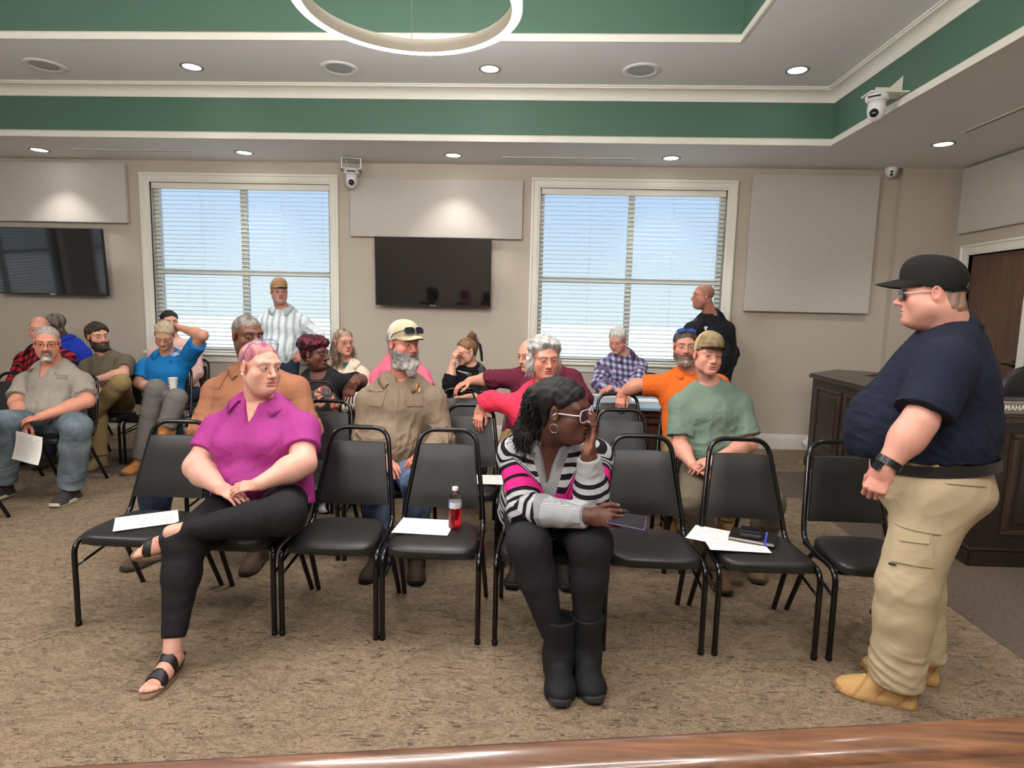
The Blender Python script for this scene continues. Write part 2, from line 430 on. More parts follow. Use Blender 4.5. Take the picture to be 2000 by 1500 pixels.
# door in the right wall
d = struct('door_1')
MB().box(XR+0.03, XR+0.075, 6.10, 6.92, 0.005, 2.28).build('door_leaf', M_DOOR, d)
b = MB()
def dcas(b, y0, y1, z1, wd=0.11):
    prof = [(0.0, 0.10), (0.0, -0.016), (0.02, -0.02), (0.08, -0.026), (0.09, -0.036), (wd, -0.036), (wd, 0)]
    R = [[(XR+e, y1+q, 0), (XR+e, y1+q, z1+q), (XR+e, y0-q, z1+q), (XR+e, y0-q, 0)] for q, e in prof]
    for i in range(len(prof)-1):
        for k in range(3): b.quad(R[i][k], R[i+1][k], R[i+1][k+1], R[i][k+1])
dcas(b, 6.09, 6.93, 2.29); b.build('door_casing', M_WHITE, d)
b = MB(); b.lathe([(0.0, 0), (0.033, 0), (0.033, 0.01), (0.02, 0.014), (0.012, 0.016), (0.012, 0.05), (0.0, 0.052)], 20, (0, 0, 0), 0, False)
b.v = [(XR+0.03-x, 6.17+y, 1.165+zz) for x, y, zz in b.v]
b.tube([(XR-0.018, 6.165, 1.165), (XR-0.022, 6.21, 1.167), (XR-0.02, 6.25, 1.163), (XR-0.014, 6.295, 1.158)], [0.011, 0.010, 0.009, 0.007], 8)
b.build('door_handle', M_METAL, d, smooth=True)
# acoustic panels
def panel(label, x0, x1, y0, y1, z0, z1):
    o = MB().rbox(x0, x1, y0-(0.012 if y1 > 7.2 else 0), y1-(0.012 if y1 > 7.2 else 0), z0, z1, 0.008).build('acoustic_panel', M_PANEL)
    # seams of the wrapped fabric are only bevels; the panel is one piece
    return tag(o, label, 'acoustic panel', 'fabric acoustic panels on the walls')
panel('wide grey fabric wall panel above the left television', -7.4, -4.955, WY-0.05, WY, 2.51, 3.205)
panel('wide grey fabric wall panel above the centre television', -2.255, -0.222, WY-0.05, WY, 2.405, 3.075)
panel('large square grey fabric wall panel right of the windows', 2.385, 3.80, WY-0.05, WY, 1.635, 3.18)
panel('grey fabric wall panel above the brown door', XR-0.05, XR, 4.9, 7.10, 2.53, 3.235)
# televisions
def tv(label, cx, cz, wd, h, y, tilt):
    r = thing('television', label, 'television', (cx, y, cz)); r.rotation_euler = (math.radians(tilt), 0, 0)
    b = MB(); b.rbox(-wd/2, wd/2, 0.0, 0.045, -h/2, h/2, 0.006)
    b.build('bezel', M_BLACKPL, r)
    MB().box(-wd/2+0.008, wd/2-0.008, -0.002, 0.0, -h/2+0.02, h/2-0.008).build('screen', M_TV, r)
    MB().box(-0.035, 0.035, -0.002, 0.0, -h/2+0.004, -h/2+0.014).build('maker_badge', M_STEEL, r)
    b = MB(); b.box(-0.25, 0.25, 0.045, 0.065, -0.2, 0.2); b.box(-0.05, 0.05, 0.065, WY-y-0.012, -0.08, 0.08); b.box(-0.2, 0.2, WY-y-0.02, WY-y-0.006, -0.15, 0.15)
    b.build('wall_mount', M_BLACKPL, r)
    return r
tv('dark flat television under the centre panel between the windows', -1.25, 2.0, 1.36, 0.79, 7.12, 4)
tv('dark flat television at the left edge reflecting a bright window', -5.87, 2.03, 1.36, 0.79, 7.12, 4)
# recessed lights, speakers, slots
def lamp(x, y, z, label):
    r = thing('ceiling_light', label, 'ceiling light', (x, y, z), 0, 'recessed round ceiling lights')
    b = MB(); b.lathe([(0.078, 0), (0.098, -0.001), (0.101, -0.006), (0.082, -0.007), (0.078, 0.0)], 28, (0, 0, 0), 2, False); b.build('rim', M_LAMP_RIM, r, smooth=True)
    b = MB(); b.lathe([(0.0, -0.003), (0.08, -0.003)], 28, (0, 0, 0), 2, False); b.build('lens', M_LAMP, r)
    ld = bpy.data.lights.new('lamp', 'SPOT'); ld.spot_size = math.radians(96); ld.spot_blend = 0.7; ld.shadow_soft_size = 0.07; ld.energy = LAMP_W; ld.color = (1, 0.965, 0.925)
    lo = bpy.data.objects.new('lamp_bulb', ld); C.objects.link(lo); lo.parent = r; lo.location = (0, 0, -0.012)
    return r
lamp(-3.307, 5.84, Z2, 'round recessed light in the upper soffit, left of the ring pendant')
lamp(-0.513, 5.84, Z2, 'round recessed light in the upper soffit, just right of the ring pendant')
lamp(2.245, 5.82, Z2, 'round recessed light in the upper soffit nearest its right corner')
for x, lb in ((-5.69, 'round recessed light in the low soffit above the left television'), (-3.33, 'round recessed light in the low soffit above the left window'),
              (-0.99, 'round recessed light in the low soffit above the centre television'), (1.38, 'round recessed light in the low soffit above the right window')):
    lamp(x, 6.87, ZC, lb)
lamp(3.82, 6.21, ZC, 'round recessed light in the low soffit nearest the brown door')
for x, y, z, lb in ((3.82, 3.6, ZC, 'added recessed light over the dark desk, out of the picture to the right'), (3.82, 1.0, ZC, 'added recessed light right of the photographer'),
                    (3.82, -1.8, ZC, 'added recessed light at the near right corner of the room'), (2.245, 3.0, Z2, 'added recessed light in the upper soffit above the standing officer'),
                    (2.245, 0.2, Z2, 'added recessed light in the upper soffit beside the photographer'), (-0.5, -1.9, Z2, 'added recessed light in the upper soffit behind the photographer'),
                    (-3.3, -1.9, Z2, 'added recessed light in the upper soffit behind and left of the photographer'), (-6.6, 3.0, Z2, 'added recessed light in the upper soffit by the far left windows'),
                    (-6.6, 0.2, Z2, 'added recessed light in the upper soffit by the near left windows'), (-8.0, 4.6, ZC, 'added recessed light in the low soffit over the left wall windows'),
                    (-8.0, 1.0, ZC, 'added recessed light in the low soffit over the near left window'), (1.4, -3.0, ZC, 'added recessed light in the low soffit behind the photographer on the right'),
                    (-1.4, -3.0, ZC, 'added recessed light in the low soffit straight behind the photographer'), (-4.4, -3.0, ZC, 'added recessed light in the low soffit far behind on the left')):
    lamp(x, y, z, lb)  # unseen downlights added to light the people and room from out of view
M_GRILLE = mat('speaker_grille', rgb(176, 178, 178), 0.6, bump=0.6, bscale=900)
def speaker(x, y, z, label):
    r = thing('ceiling_speaker', label, 'speaker', (x, y, z), 0, 'round flush ceiling speakers')
    b = MB(); b.lathe([(0.118, -0.004), (0.14, -0.014), (0.168, -0.008), (0.172, 0)], 32, (0, 0, 0), 2, False); b.build('rim', M_OFFWHITE, r, smooth=True)
    b = MB(); b.lathe([(0.0, -0.012), (0.06, -0.009), (0.119, -0.004)], 32, (0, 0, 0), 2, False); b.build('grille', M_GRILLE, r, smooth=True)
speaker(-4.72, 5.83, Z2, 'round white ceiling speaker nearest the left edge')
speaker(-1.912, 5.85, Z2, 'round white ceiling speaker below the ring pendant on its left')
speaker(0.867, 5.85, Z2, 'round white ceiling speaker between the two right recessed lights')
M_SLOT = mat('slot_dark', rgb(90, 92, 94), 0.7)
def slot(label, x0, x1, y0, y1, along):
    r = thing('slot_diffuser', label, 'air vent', (0, 0, 0), 0, 'linear slot diffusers in the soffit')
    b = MB(); z = ZC
    if along == 'x':
        b.box(x0, x1, y0, y0+0.018, z-0.006, z); b.box(x0, x1, y1-0.018, y1, z-0.006, z); b.box(x0-0.02, x0, y0, y1, z-0.006, z); b.box(x1, x1+0.02, y0, y1, z-0.006, z); b.build('frame', M_WHITE, r)
        MB().box(x0, x1, y0+0.018, y1-0.018, z-0.002, z).build('slot', M_SLOT, r)
    else:
        b.box(x0, x0+0.018, y0, y1, z-0.006, z); b.box(x1-0.018, x1, y0, y1, z-0.006, z); b.box(x0, x1, y0-0.02, y0, z-0.006, z); b.box(x0, x1, y1, y1+0.02, z-0.006, z); b.build('frame', M_WHITE, r)
        MB().box(x0+0.018, x1-0.018, y0, y1, z-0.002, z).build('slot', M_SLOT, r)
slot('long slot air vent in the soffit above the left window', -5.25, -3.9, 6.81, 6.87, 'x')
slot('long slot air vent in the soffit above the right window', -0.43, 0.98, 6.91, 6.97, 'x')
slot('long slot air vent in the soffit running along the right wall', 3.74, 3.80, 4.4, 5.83, 'y')
# ring pendants
M_RINGE = emat('ring_glow', (1, 0.975, 0.945), RING_E)
M_RINGB = mat('ring_metal', rgb(232, 224, 208), 0.4)
def ring(x, y, z, R, label, rc=ZT):
    r = thing('ring_pendant', label, 'pendant light', (x, y, z), 0, 'glowing ring pendant lights')
    b = MB(); b.lathe([(R-0.05, 0.0), (R-0.05, 0.075), (R-0.014, 0.075)], 72, (0, 0, 0), 2, False); b.build('ring_body', M_RINGB, r, smooth=False, angle=40)
    b = MB(); b.lathe([(R-0.05, 0.0), (R-0.006, 0.0), (R, 0.006), (R, 0.05), (R-0.014, 0.075)], 72, (0, 0, 0), 2, False); b.build('diffuser', M_RINGE, r, smooth=False, angle=40)
    for a in (100, 220, 340):
        q = (0.96*R*math.cos(math.radians(a)), 0.96*R*math.sin(math.radians(a)))
        MB().tube([(q[0], q[1], 0.07), (q[0]*0.7, q[1]*0.7, rc-z-0.02)], 0.002, 5).build('suspension_wire', M_STEEL, r)
    MB().lathe([(0.0, rc-z-0.03), (R*0.75, rc-z-0.03), (R*0.75, rc-z)], 32, (0, 0, 0), 2, True).build('ceiling_rose', M_RINGB, r)
ring(-0.714, 3.285, 3.10, 0.585, 'large glowing white ring pendant hanging at the top of the picture')
ring(-3.9, 1.6, 3.10, 0.585, 'added fill light ring pendant hanging unseen left of the photographer')  # this and the next two: unseen rings added as soft fill for faces and ceiling
ring(0.75, 0.1, 3.20, 0.585, 'added fill light ring pendant hanging unseen right of the photographer')
ring(-1.9, -0.7, 3.20, 0.585, 'added fill light ring pendant hanging unseen behind the photographer')
# cameras
def ptz(label, x, y, ztop, aim):
    r = thing('security_camera', label, 'camera', (x, y, ztop), aim)
    b = MB(); b.lathe([(0.0, 0.0), (0.075, 0.0), (0.085, -0.012), (0.085, -0.035), (0.072, -0.05), (0.0, -0.05)], 28, (0, 0, 0), 2, False); b.build('base', M_OFFWHITE, r, angle=40)
    b = MB(); b.lathe([(0.0, -0.05), (0.062, -0.05), (0.066, -0.09), (0.066, -0.13), (0.055, -0.17), (0.03, -0.195), (0.0, -0.2)], 28, (0, 0, 0), 2, False); b.build('head', M_OFFWHITE, r, smooth=True)
    b = MB(); b.lathe([(0.0, 0.076), (0.022, 0.076), (0.03, 0.068), (0.034, 0.05)], 24, (0, 0, 0), 0, False)
    b.v = [(-yy, -xx, zz-0.145) for xx, yy, zz in b.v]
    b.build('lens', M_LENS, r, smooth=True)
    MB().rbox(-0.045, 0.045, -0.088, -0.07, -0.034, -0.02, 0.002).build('status_strip', M_LENS, r)
    return r
p = ptz('white pan tilt camera hung from a bracket beside the left window', -2.19, 7.09, 3.13, 0.25)
b = MB(); b.box(-0.11, 0.11, -0.06, 0.12, 0.118, 0.124); b.box(-0.11, -0.10, -0.06, 0.1, 0.0, 0.12); b.box(0.10, 0.11, -0.06, 0.1, 0.0, 0.12); b.box(-0.11, 0.11, -0.08, 0.1, 0.0, 0.008)
b.tube([(0.08, 0.1, 0.1), (0.06, 0.02, 0.06), (0.09, -0.02, 0.02)], 0.004, 6); b.tube([(-0.06, 0.0, 0.11), (-0.04, 0.04, 0.05), (-0.05, 0.05, 0.01)], 0.004, 6)
b.build('mount_bracket', M_OFFWHITE, p)
p = ptz('white pan tilt camera on a bracket from the right green riser', 2.63, 5.16, 3.335, -0.75)
b = MB(); b.box(-0.09, 0.2, -0.08, 0.08, 0.0, 0.012)
b.add([(0.185, 0, 0.0), (-0.02, 0, 0.012), (-0.02, 0, 0.06), (0.09, 0, 0.06), (0.185, 0, 0.15), (0.185, 0.006, 0.0), (-0.02, 0.006, 0.012), (-0.02, 0.006, 0.06), (0.09, 0.006, 0.06), (0.185, 0.006, 0.15)],
      [(0, 1, 2, 3, 4), (9, 8, 7, 6, 5), (0, 5, 6, 1), (1, 6, 7, 2), (2, 7, 8, 3), (3, 8, 9, 4), (4, 9, 5, 0)])
for v in range(len(b.v)):
    x, y, zz = b.v[v]; a = 0.75; b.v[v] = (x*math.cos(a)-y*math.sin(a), x*math.sin(a)+y*math.cos(a), zz)
b.build('mount_bracket', M_WHITE, p)
r = thing('dome_camera', 'small white dome camera under the soffit by the right corner', 'camera', (3.877, 7.17, ZC), -0.4)
b = MB(); b.lathe([(0.0, 0.0), (0.062, 0.0), (0.066, -0.01), (0.066, -0.03), (0.06, -0.06), (0.045, -0.09), (0.02, -0.105), (0.0, -0.108)], 24, (0, 0, 0), 2, False); b.build('shell', M_OFFWHITE, r, smooth=True)
for zz, yy in ((-0.055, -0.063), (-0.085, -0.05)):
    MB().sphere((0, yy, zz), 0.014, 12, 8, (1, 0.6, 1)).build('lens', M_LENS, r, smooth=True)
# ------------------------------------------------------------------ foreground rail
ra = Vector((-0.622, 0.785, 0.907)); rb = Vector((0.847, 1.003, 0.907)); dv = (rb-ra); dv.normalize(); nv = Vector((dv.y, -dv.x, 0))
prof = [(0.0, -0.055), (0.0, -0.012), (0.004, -0.004), (0.012, 0.0), (0.03, 0.001), (0.05, -0.002), (0.064, -0.008), (0.07, -0.02), (0.09, -0.024), (0.11, -0.028), (0.14, -0.03), (0.30, -0.03), (0.30, -0.055)]
b = MB(); vs = []
A0 = ra-dv*0.7; B0 = rb+dv*0.8
for P in (A0, B0):
    for d_, z_ in prof: vs.append(P+nv*d_+Vector((0, 0, z_)))
n = len(prof); b.add(vs, [(i, (i+1) % n, n+(i+1) % n, n+i) for i in range(n)]+[tuple(range(n))[::-1], tuple(range(n, 2*n))])
rt_ = thing('front_rail', 'brown varnished wooden rail across the bottom of the picture', 'rail')
b.build('rail_top', M_RAIL, rt_, angle=50)
b = MB(); vs = []
for P in (A0, B0):
    for d_, z_ in ((0.03, -0.9), (0.03, -0.056), (0.075, -0.056), (0.075, -0.9)): vs.append(P+nv*d_+Vector((0, 0, z_)))
b.add(vs, [(0, 1, 5, 4), (1, 2, 6, 5), (2, 3, 7, 6), (3, 0, 4, 7), (3, 2, 1, 0), (4, 5, 6, 7)]); b.build('rail_panel', M_DESK, rt_)
# ------------------------------------------------------------------ raised-panel desk on the right
def desk_face(p, q, h, r, panels, base=0.12):
    """panelled face from p to q (floor points), front side on the left hand of p->q mirrored to the room"""
    P = Vector((p[0], p[1], 0)); Q = Vector((q[0], q[1], 0)); t = (Q-P); L = t.length; t.normalize(); n = Vector((t.y, -t.x, 0))
    def pt(u, d, z): return P+t*u+n*d+Vector((0, 0, z))
    def slab(b, u0, u1, z0, z1, d0, d1, e=0.0):
        b.add([pt(u0, d0, z0), pt(u1, d0, z0), pt(u1, d0, z1), pt(u0, d0, z1), pt(u0+e, d1, z0+e), pt(u1-e, d1, z0+e), pt(u1-e, d1, z1-e), pt(u0+e, d1, z1-e)],
              [(4, 5, 6, 7), (0, 1, 5, 4), (1, 2, 6, 5), (2, 3, 7, 6), (3, 0, 4, 7)])
    b = MB(); slab(b, 0, L, 0, h, -0.03, 0.0); b.build('carcass', M_DESK, r)
    b = MB(); slab(b, -0.012, L+0.012, 0, base-0.02, 0, 0.022); slab(b, -0.012, L+0.012, base-0.02, base, 0, 0.014, 0.006); b.build('plinth', M_DESK, r)
    for (u0, u1) in panels:
        z0, z1 = base+0.09, h-0.07
        fr = MB(); w_ = 0.035
        for (a, c, e, f) in ((u0, u1, z1-w_, z1), (u0, u1, z0, z0+w_), (u0, u0+w_, z0+w_, z1-w_), (u1-w_, u1, z0+w_, z1-w_)): slab(fr, a, c, e, f, 0, 0.02, 0.006)
        f_ = fr.build('panel_moulding', M_DESKL, r)
        b = MB(); slab(b, u0+w_, u1-w_, z0+w_, z1-w_, 0, 0.003); slab(b, u0+w_+0.03, u1-w_-0.03, z0+w_+0.03, z1-w_-0.03, 0.003, 0.012, 0.012); b.build('raised_panel', M_DESK, r)
M_DESKL = m_wood('desk_moulding_wood', rgb(38, 27, 21), rgb(78, 58, 46), 0.3, (14, 14, 1), coat=0.3)
DK = [(2.93, 6.62), (2.879, 4.118), (2.827+0.02, 3.905), (4.2, 3.86)]
DK = [(2.90, 6.60), (2.86, 4.13), (2.845, 3.905), (4.25, 3.87)]
D0 = (2.93, 6.72); D1 = (2.872, 4.16); D2 = (2.835, 3.905); D3 = (4.3, 3.93)
dk = thing('council_desk', 'dark panelled wooden desk behind the standing officer', 'desk')
desk_face((3.42, 7.10), (2.92, 6.52), 0.95, dk, [(0.12, 0.64)])
desk_face((2.92, 6.52), (2.85, 4.13), 0.95, dk, [(0.12, 0.66), (0.76, 1.56), (1.66, 2.28)])
desk_face((2.85, 4.13), (2.835, 3.905), 0.95, dk, [])
desk_face((2.835, 3.905), (4.3, 3.95), 0.95, dk, [(0.18, 0.78), (0.88, 1.40)])
tops = [(3.44, 7.13), (2.885, 6.54), (2.815, 4.12), (2.80, 3.87), (4.3, 3.915), (4.3, 4.42), (3.36, 4.40), (3.40, 6.45), (3.85, 6.85)]
b = MB(); b.prism(tops, 0.95, 0.975); b.build('desk_top', M_DESKL, dk)
b = MB(); b.prism([(x+(0.012 if x < 3.5 else 0), y+0.005) for x, y in tops], 0.975, 0.99); b.build('desk_top_edge', M_DESK, dk)
# keyboard on the desk, lettering on its long side
kb = thing('keyboard_case', 'long grey electronic keyboard lying on the dark desk', 'keyboard', (3.33, 4.05, 0.99), 0.02)
b = MB(); b.rbox(-0.62, 0.62, -0.10, 0.12, 0.0, 0.085, 0.01); b.build('body', mat('keyboard_grey', rgb(128, 118, 110), 0.5), kb)
def text_mesh(txt, size, bold=False):
    cu = bpy.data.curves.new('lettering', 'FONT'); cu.body = txt; cu.size = size; cu.align_x = 'CENTER'; cu.align_y = 'CENTER'
    cu.offset = size*0.025 if bold else 0.0; cu.resolution_u = 3
    o = bpy.data.objects.new('lettering', cu); C.objects.link(o)
    dg = bpy.context.evaluated_depsgraph_get(); me = bpy.data.meshes.new_from_object(o.evaluated_get(dg))
    bpy.data.objects.remove(o); bpy.data.curves.remove(cu)
    return me
me = text_mesh('YAMAHA', 0.046, True); me.materials.clear(); me.materials.append(mat('letter_white', rgb(240, 236, 226), 0.5))
o = bpy.data.objects.new('lettering', me); C.objects.link(o); o.parent = kb; o.rotation_euler = (PI/2, 0, 0); o.location = (at(1974, 768, 3.95)[0]-3.33, -0.1015, 0.045)
KB_TEXT = o
MB().box(-0.6, 0.6, -0.08, 0.10, 0.0855, 0.09).build('key_bed', M_BLACKPL, kb)
# bag by the desk
# table at the back with papers
tb = thing('back_table', 'red brown panelled table with a pale blue top near the right window', 'table', (0.93, 5.80, 0))
M_TTOP = mat('pale_blue_top', rgb(150, 168, 180), 0.3)
MB().rbox(-0.56, 0.62, -0.42, 0.36, 0.715, 0.745, 0.006).build('table_top', M_TTOP, tb)
b = MB(); b.box(-0.53, 0.59, -0.37, -0.35, 0.0, 0.715); b.build('front_board', M_TABLEWOOD, tb)
b = MB(); b.box(-0.54, 0.60, -0.385, -0.37, 0.66, 0.712); b.box(-0.54, 0.60, -0.392, -0.37, 0.60, 0.635); b.build('apron_moulding', M_TABLEWOOD, tb)
for x in (-0.40, -0.1, 0.2, 0.5): MB().box(x-0.035, x+0.035, -0.38, -0.37, 0.0, 0.6).build('stile', M_TABLEWOOD, tb)
for x in (-0.53, 0.56): MB().box(x, x+0.03, -0.35, 0.32, 0, 0.715).build('side_board', M_TABLEWOOD, tb)
# ------------------------------------------------------------------ stacking chairs
def m_vinyl():
    t = NT('black_vinyl'); v = t.obj(); n = t.noise(v, 420, 2)
    t.bump(n, 0.12, 0.0006)
    return t.set(t.mix(t.noise(v, 6, 2), rgb(26, 25, 25), rgb(34, 32, 32)), 0.42, spec=0.45)
M_VINYL = m_vinyl()
M_FRAME = mat('black_gloss_frame', rgb(11, 11, 12), 0.16, var=0.0)
SEAT = 0.47
def arc_pts(pts, r=0.06, n=5):
    """round the inner corners of a polyline"""
    P = [Vector(p) for p in pts]; out = [P[0]]
    for i in range(1, len(P)-1):
        a = (P[i-1]-P[i]); c = (P[i+1]-P[i]); rr = min(r, a.length*0.49, c.length*0.49); a.normalize(); c.normalize()
        p0 = P[i]+a*rr; p2 = P[i]+c*rr
        for k in range(n+1):
            t = k/n; out.append(p0*(1-t)**2+P[i]*2*t*(1-t)+p2*t*t)
    out.append(P[-1]); return out
def cushion(outline_fn, t, n=20):
    pass
def make_chair():
    r = thing('stacking_chair', 'x', 'chair', (0, 0, 0), 0, 'black stacking chairs in rows')
    # seat cushion: rounded outline, domed
    def outline(k, n):
        a = 2*PI*k/n; c, s = math.cos(a), math.sin(a); e = 0.42
        x = math.copysign(abs(c)**e, c); y = math.copysign(abs(s)**e, s)
        yy = 0.18+0.205*y; hw = 0.222-0.035*(yy+0.025)/0.41
        return x*hw, yy
    n = 40; b = MB(); vs = []; lay = [(0.96, 0.415), (1.0, 0.422), (1.0, 0.445), (0.985, 0.456), (0.93, 0.464), (0.7, 0.472), (0.35, 0.476)]
    for s, z in lay:
        for k in range(n):
            x, y = outline(k, n); vs.append((x*s, 0.18+(y-0.18)*s, z))
    vs.append((0, 0.18, 0.477)); fs = []
    for i in range(len(lay)-1):
        for k in range(n): fs.append((i*n+k, i*n+(k+1) % n, (i+1)*n+(k+1) % n, (i+1)*n+k))
    L = len(vs)-1
    for k in range(n): fs.append(((len(lay)-1)*n+k, (len(lay)-1)*n+(k+1) % n, L))
    fs.append(tuple(range(n))[::-1]); b.add(vs, fs); b.build('seat', M_VINYL, r, smooth=True, angle=50)
    # back pad
    b = MB(); vs = []; fs = []; nu, nv = 9, 9
    def bp(u, v, side):
        z = 0.53+0.315*v; hw = 0.19-0.047*v; y = 0.408+0.10*v
        cu = 2*u-1; cv = 2*v-1
        ed = (1-abs(cu)**6)*(1-abs(cv)**6)
        th = 0.010+0.012*ed
        return (hw*cu, y-(0.006+th if side == 0 else -th*0.6)+0.012*(cu*cu-0.4)*-1.0*0.6, z+0.003*(1-cu*cu)*v)
    for s in (0, 1):
        for j in range(nv):
            for i in range(nu): vs.append(bp(i/(nu-1), j/(nv-1), s))
    N = nu*nv
    for j in range(nv-1):
        for i in range(nu-1):
            a = j*nu+i; fs.append((a, a+1, a+1+nu, a+nu)); fs.append((N+a+nu, N+a+1+nu, N+a+1, N+a))
    per = [i for i in range(nu)]+[j*nu+nu-1 for j in range(1, nv)]+[(nv-1)*nu+i for i in range(nu-2, -1, -1)]+[j*nu for j in range(nv-2, 0, -1)]
    for i in range(len(per)):
        a, c = per[i], per[(i+1) % len(per)]; fs.append((a, N+a, N+c, c))
    b.add(vs, fs); b.build('backrest', M_VINYL, r, smooth=True, angle=60)
    b = MB(); path = [(-0.212, 0.33, 0.425), (-0.212, 0.385, 0.45), (-0.205, 0.415, 0.53), (-0.158, 0.520, 0.842), (-0.135, 0.540, 0.918), (0.135, 0.540, 0.918), (0.158, 0.520, 0.842), (0.205, 0.415, 0.53), (0.212, 0.385, 0.45), (0.212, 0.33, 0.425)]
    pp = arc_pts([path[0], path[1], path[2], (-0.150, 0.543, 0.918), (0.150, 0.543, 0.918), path[7], path[8], path[9]], 0.085, 7)
    b.tube(pp, 0.0132, 8); b.build('back_frame', M_FRAME, r, smooth=True, angle=70)
    for s in (-1, 1):
        b = MB(); b.tube(arc_pts([(s*0.2275, 0, 0), (s*0.2275, 0.0, 0.425), (s*0.214, 0.36, 0.425)], 0.07, 5), 0.0132, 8)
        b.lathe([(0.0, 0), (0.0150, 0), (0.0150, 0.02), (0.0132, 0.022)], 8, (s*0.2275, 0, 0), 2, False); b.build('leg', M_FRAME, r, smooth=True, angle=60)
    for s in (-1, 1):
        b = MB(); b.tube(arc_pts([(s*0.2275, 0.485, 0), (s*0.212, 0.285, 0.405), (s*0.206, 0.12, 0.415)], 0.05, 4), 0.0132, 8); b.build('leg', M_FRAME, r, smooth=True, angle=60)
    for s in (-1, 1):
        b = MB(); b.tube([(s*0.226, 0.0, 0.30), (s*0.2185, 0.31, 0.345)], 0.007, 6)
        b.build('side_brace', M_FRAME, r, smooth=True)
    MB().box(-0.205, 0.205, 0.02, 0.04, 0.405, 0.418).build('seat_rail', M_FRAME, r); MB().box(-0.2, 0.2, 0.32, 0.34, 0.405, 0.418).build('seat_rail', M_FRAME, r)
    return r
CH0 = make_chair(); _used = []
def chair(x, y, label, rz=0.0):
    if not _used: _used.append(1); CH0.location = (x, y, 0); CH0.rotation_euler = (0, 0, rz); CH0['label'] = label; return CH0
    return dup(CH0, (x, y, 0), rz, label)
F1 = 2.70
CH = {}
for k, x, rz, lb in (('A', -1.97, 0, 'black stacking chair at the left end of the front row with a paper on it'), ('B', -1.453, 0, 'black stacking chair under the woman in the magenta polo'),
                 ('C', -0.96, 0, 'empty black stacking chair right of the woman in magenta'), ('D', -0.475, 0, 'black stacking chair holding the bottle of red drink'),
                 ('E', 0.062, 0, 'black stacking chair under the woman in the striped sweater'), ('F', 0.572, 0, 'empty black stacking chair right of the woman in the striped sweater'),
                 ('G', 1.09, 0, 'black stacking chair holding papers and a black notebook'), ('H', 1.613, 0, 'black stacking chair at the right end of the front row behind the standing officer')):
    CH[k] = chair(x, F1, lb, rz)
F2 = 3.585
for x, lb in ((-1.94, 'black stacking chair under the man in the orange work shirt'), (-1.44, 'empty black stacking chair between the orange work shirt and the grey bearded man'),
              (-0.945, 'black stacking chair under the grey bearded man in the tan cap'), (-0.45, 'second row black stacking chair with a paper and a hand on its back'),
              (0.05, 'black stacking chair under the grey haired woman in the coral top'), (0.58, 'empty second row black stacking chair left of the young man in green'),
              (1.138, 'black stacking chair under the young man in the green shirt')): chair(x, F2, lb)
F3 = 4.42
for x, lb in ((-1.80, 'black stacking chair under the woman with burgundy hair'), (-1.31, 'empty third row black stacking chair right of the woman with burgundy hair'),
              (-0.62, 'third row black stacking chair under the hand of the man in maroon'), (-0.07, 'black stacking chair under the man in the maroon shirt'),
              (0.665, 'third row black stacking chair under the hand of the man in the orange polo'), (1.19, 'black stacking chair under the bearded man in the orange polo')): chair(x, F3, lb)
F4 = 5.28
for x, lb in ((-1.87, 'black stacking chair under the long haired woman in the cream jacket'), (-1.35, 'black stacking chair under the person in the pink shirt'),
              (-0.70, 'black stacking chair under the woman with her hair in a bun')): chair(x, F4, lb)
chair(0.95, 6.30, 'black stacking chair behind the back table under the man in the plaid shirt', -0.5)
for x, y, rz, lb in ((-4.045, 4.64, 0, 'black stacking chair under the man in the grey polo'), (-4.64, 4.64, 0, 'empty black stacking chair left of the man in the grey polo'),
                     (-4.03, 3.61, 0, 'black stacking chair cut off by the left edge with only its rear leg showing'), (-4.255, 5.60, 0, 'black stacking chair under the bearded man in the olive shirt'),
                     (-3.765, 5.62, 0, 'black stacking chair under the man in the blue polo'), (-4.78, 5.60, 0, 'black stacking chair under the man in red plaid'),
                     (-5.25, 6.38, 0, 'black stacking chair under the man in the royal blue sweater'), (-4.02, 6.42, 0, 'black stacking chair under the person in pale pink')): chair(x, y, lb, rz)
# ------------------------------------------------------------------ papers and small things
def m_paper():
    t = NT('printed_paper'); v = t.obj(); sp = t.n('SeparateXYZ'); t.l(v, sp.inputs[0])
    ln = t.math('MULTIPLY', sp.outputs[1], 95.0)
    fr = t.math('FRACT', ln); on = t.math('LESS_THAN', fr, 0.42)
    cb = t.n('CombineXYZ'); t.l(t.math('MULTIPLY', sp.outputs[0], 260.0), cb.inputs[0]); t.l(t.math('MULTIPLY', t.math('FLOOR', ln), 5.7), cb.inputs[1])
    ink = t.math('GREATER_THAN', t.noise(cb.outputs[0], 1.0, 0), 0.44)
    cb2 = t.n('CombineXYZ'); t.l(t.math('MULTIPLY', t.math('FLOOR', ln), 3.3), cb2.inputs[1]); lw = t.noise(cb2.outputs[0], 1.0, 0)
    inx = t.math('LESS_THAN', t.math('ABSOLUTE', sp.outputs[0]), t.math('ADD', 0.02, t.math('MULTIPLY', lw, 0.12)))
    iny = t.math('LESS_THAN', t.math('ABSOLUTE', sp.outputs[1]), 0.115)
    f = t.math('MULTIPLY', t.math('MULTIPLY', on, ink), t.math('MULTIPLY', inx, iny))
    return t.set(t.mix(t.math('MULTIPLY', f, 0.5), rgb(236, 232, 226), rgb(90, 86, 84)), 0.8, spec=0.2)
M_PAPER = m_paper()
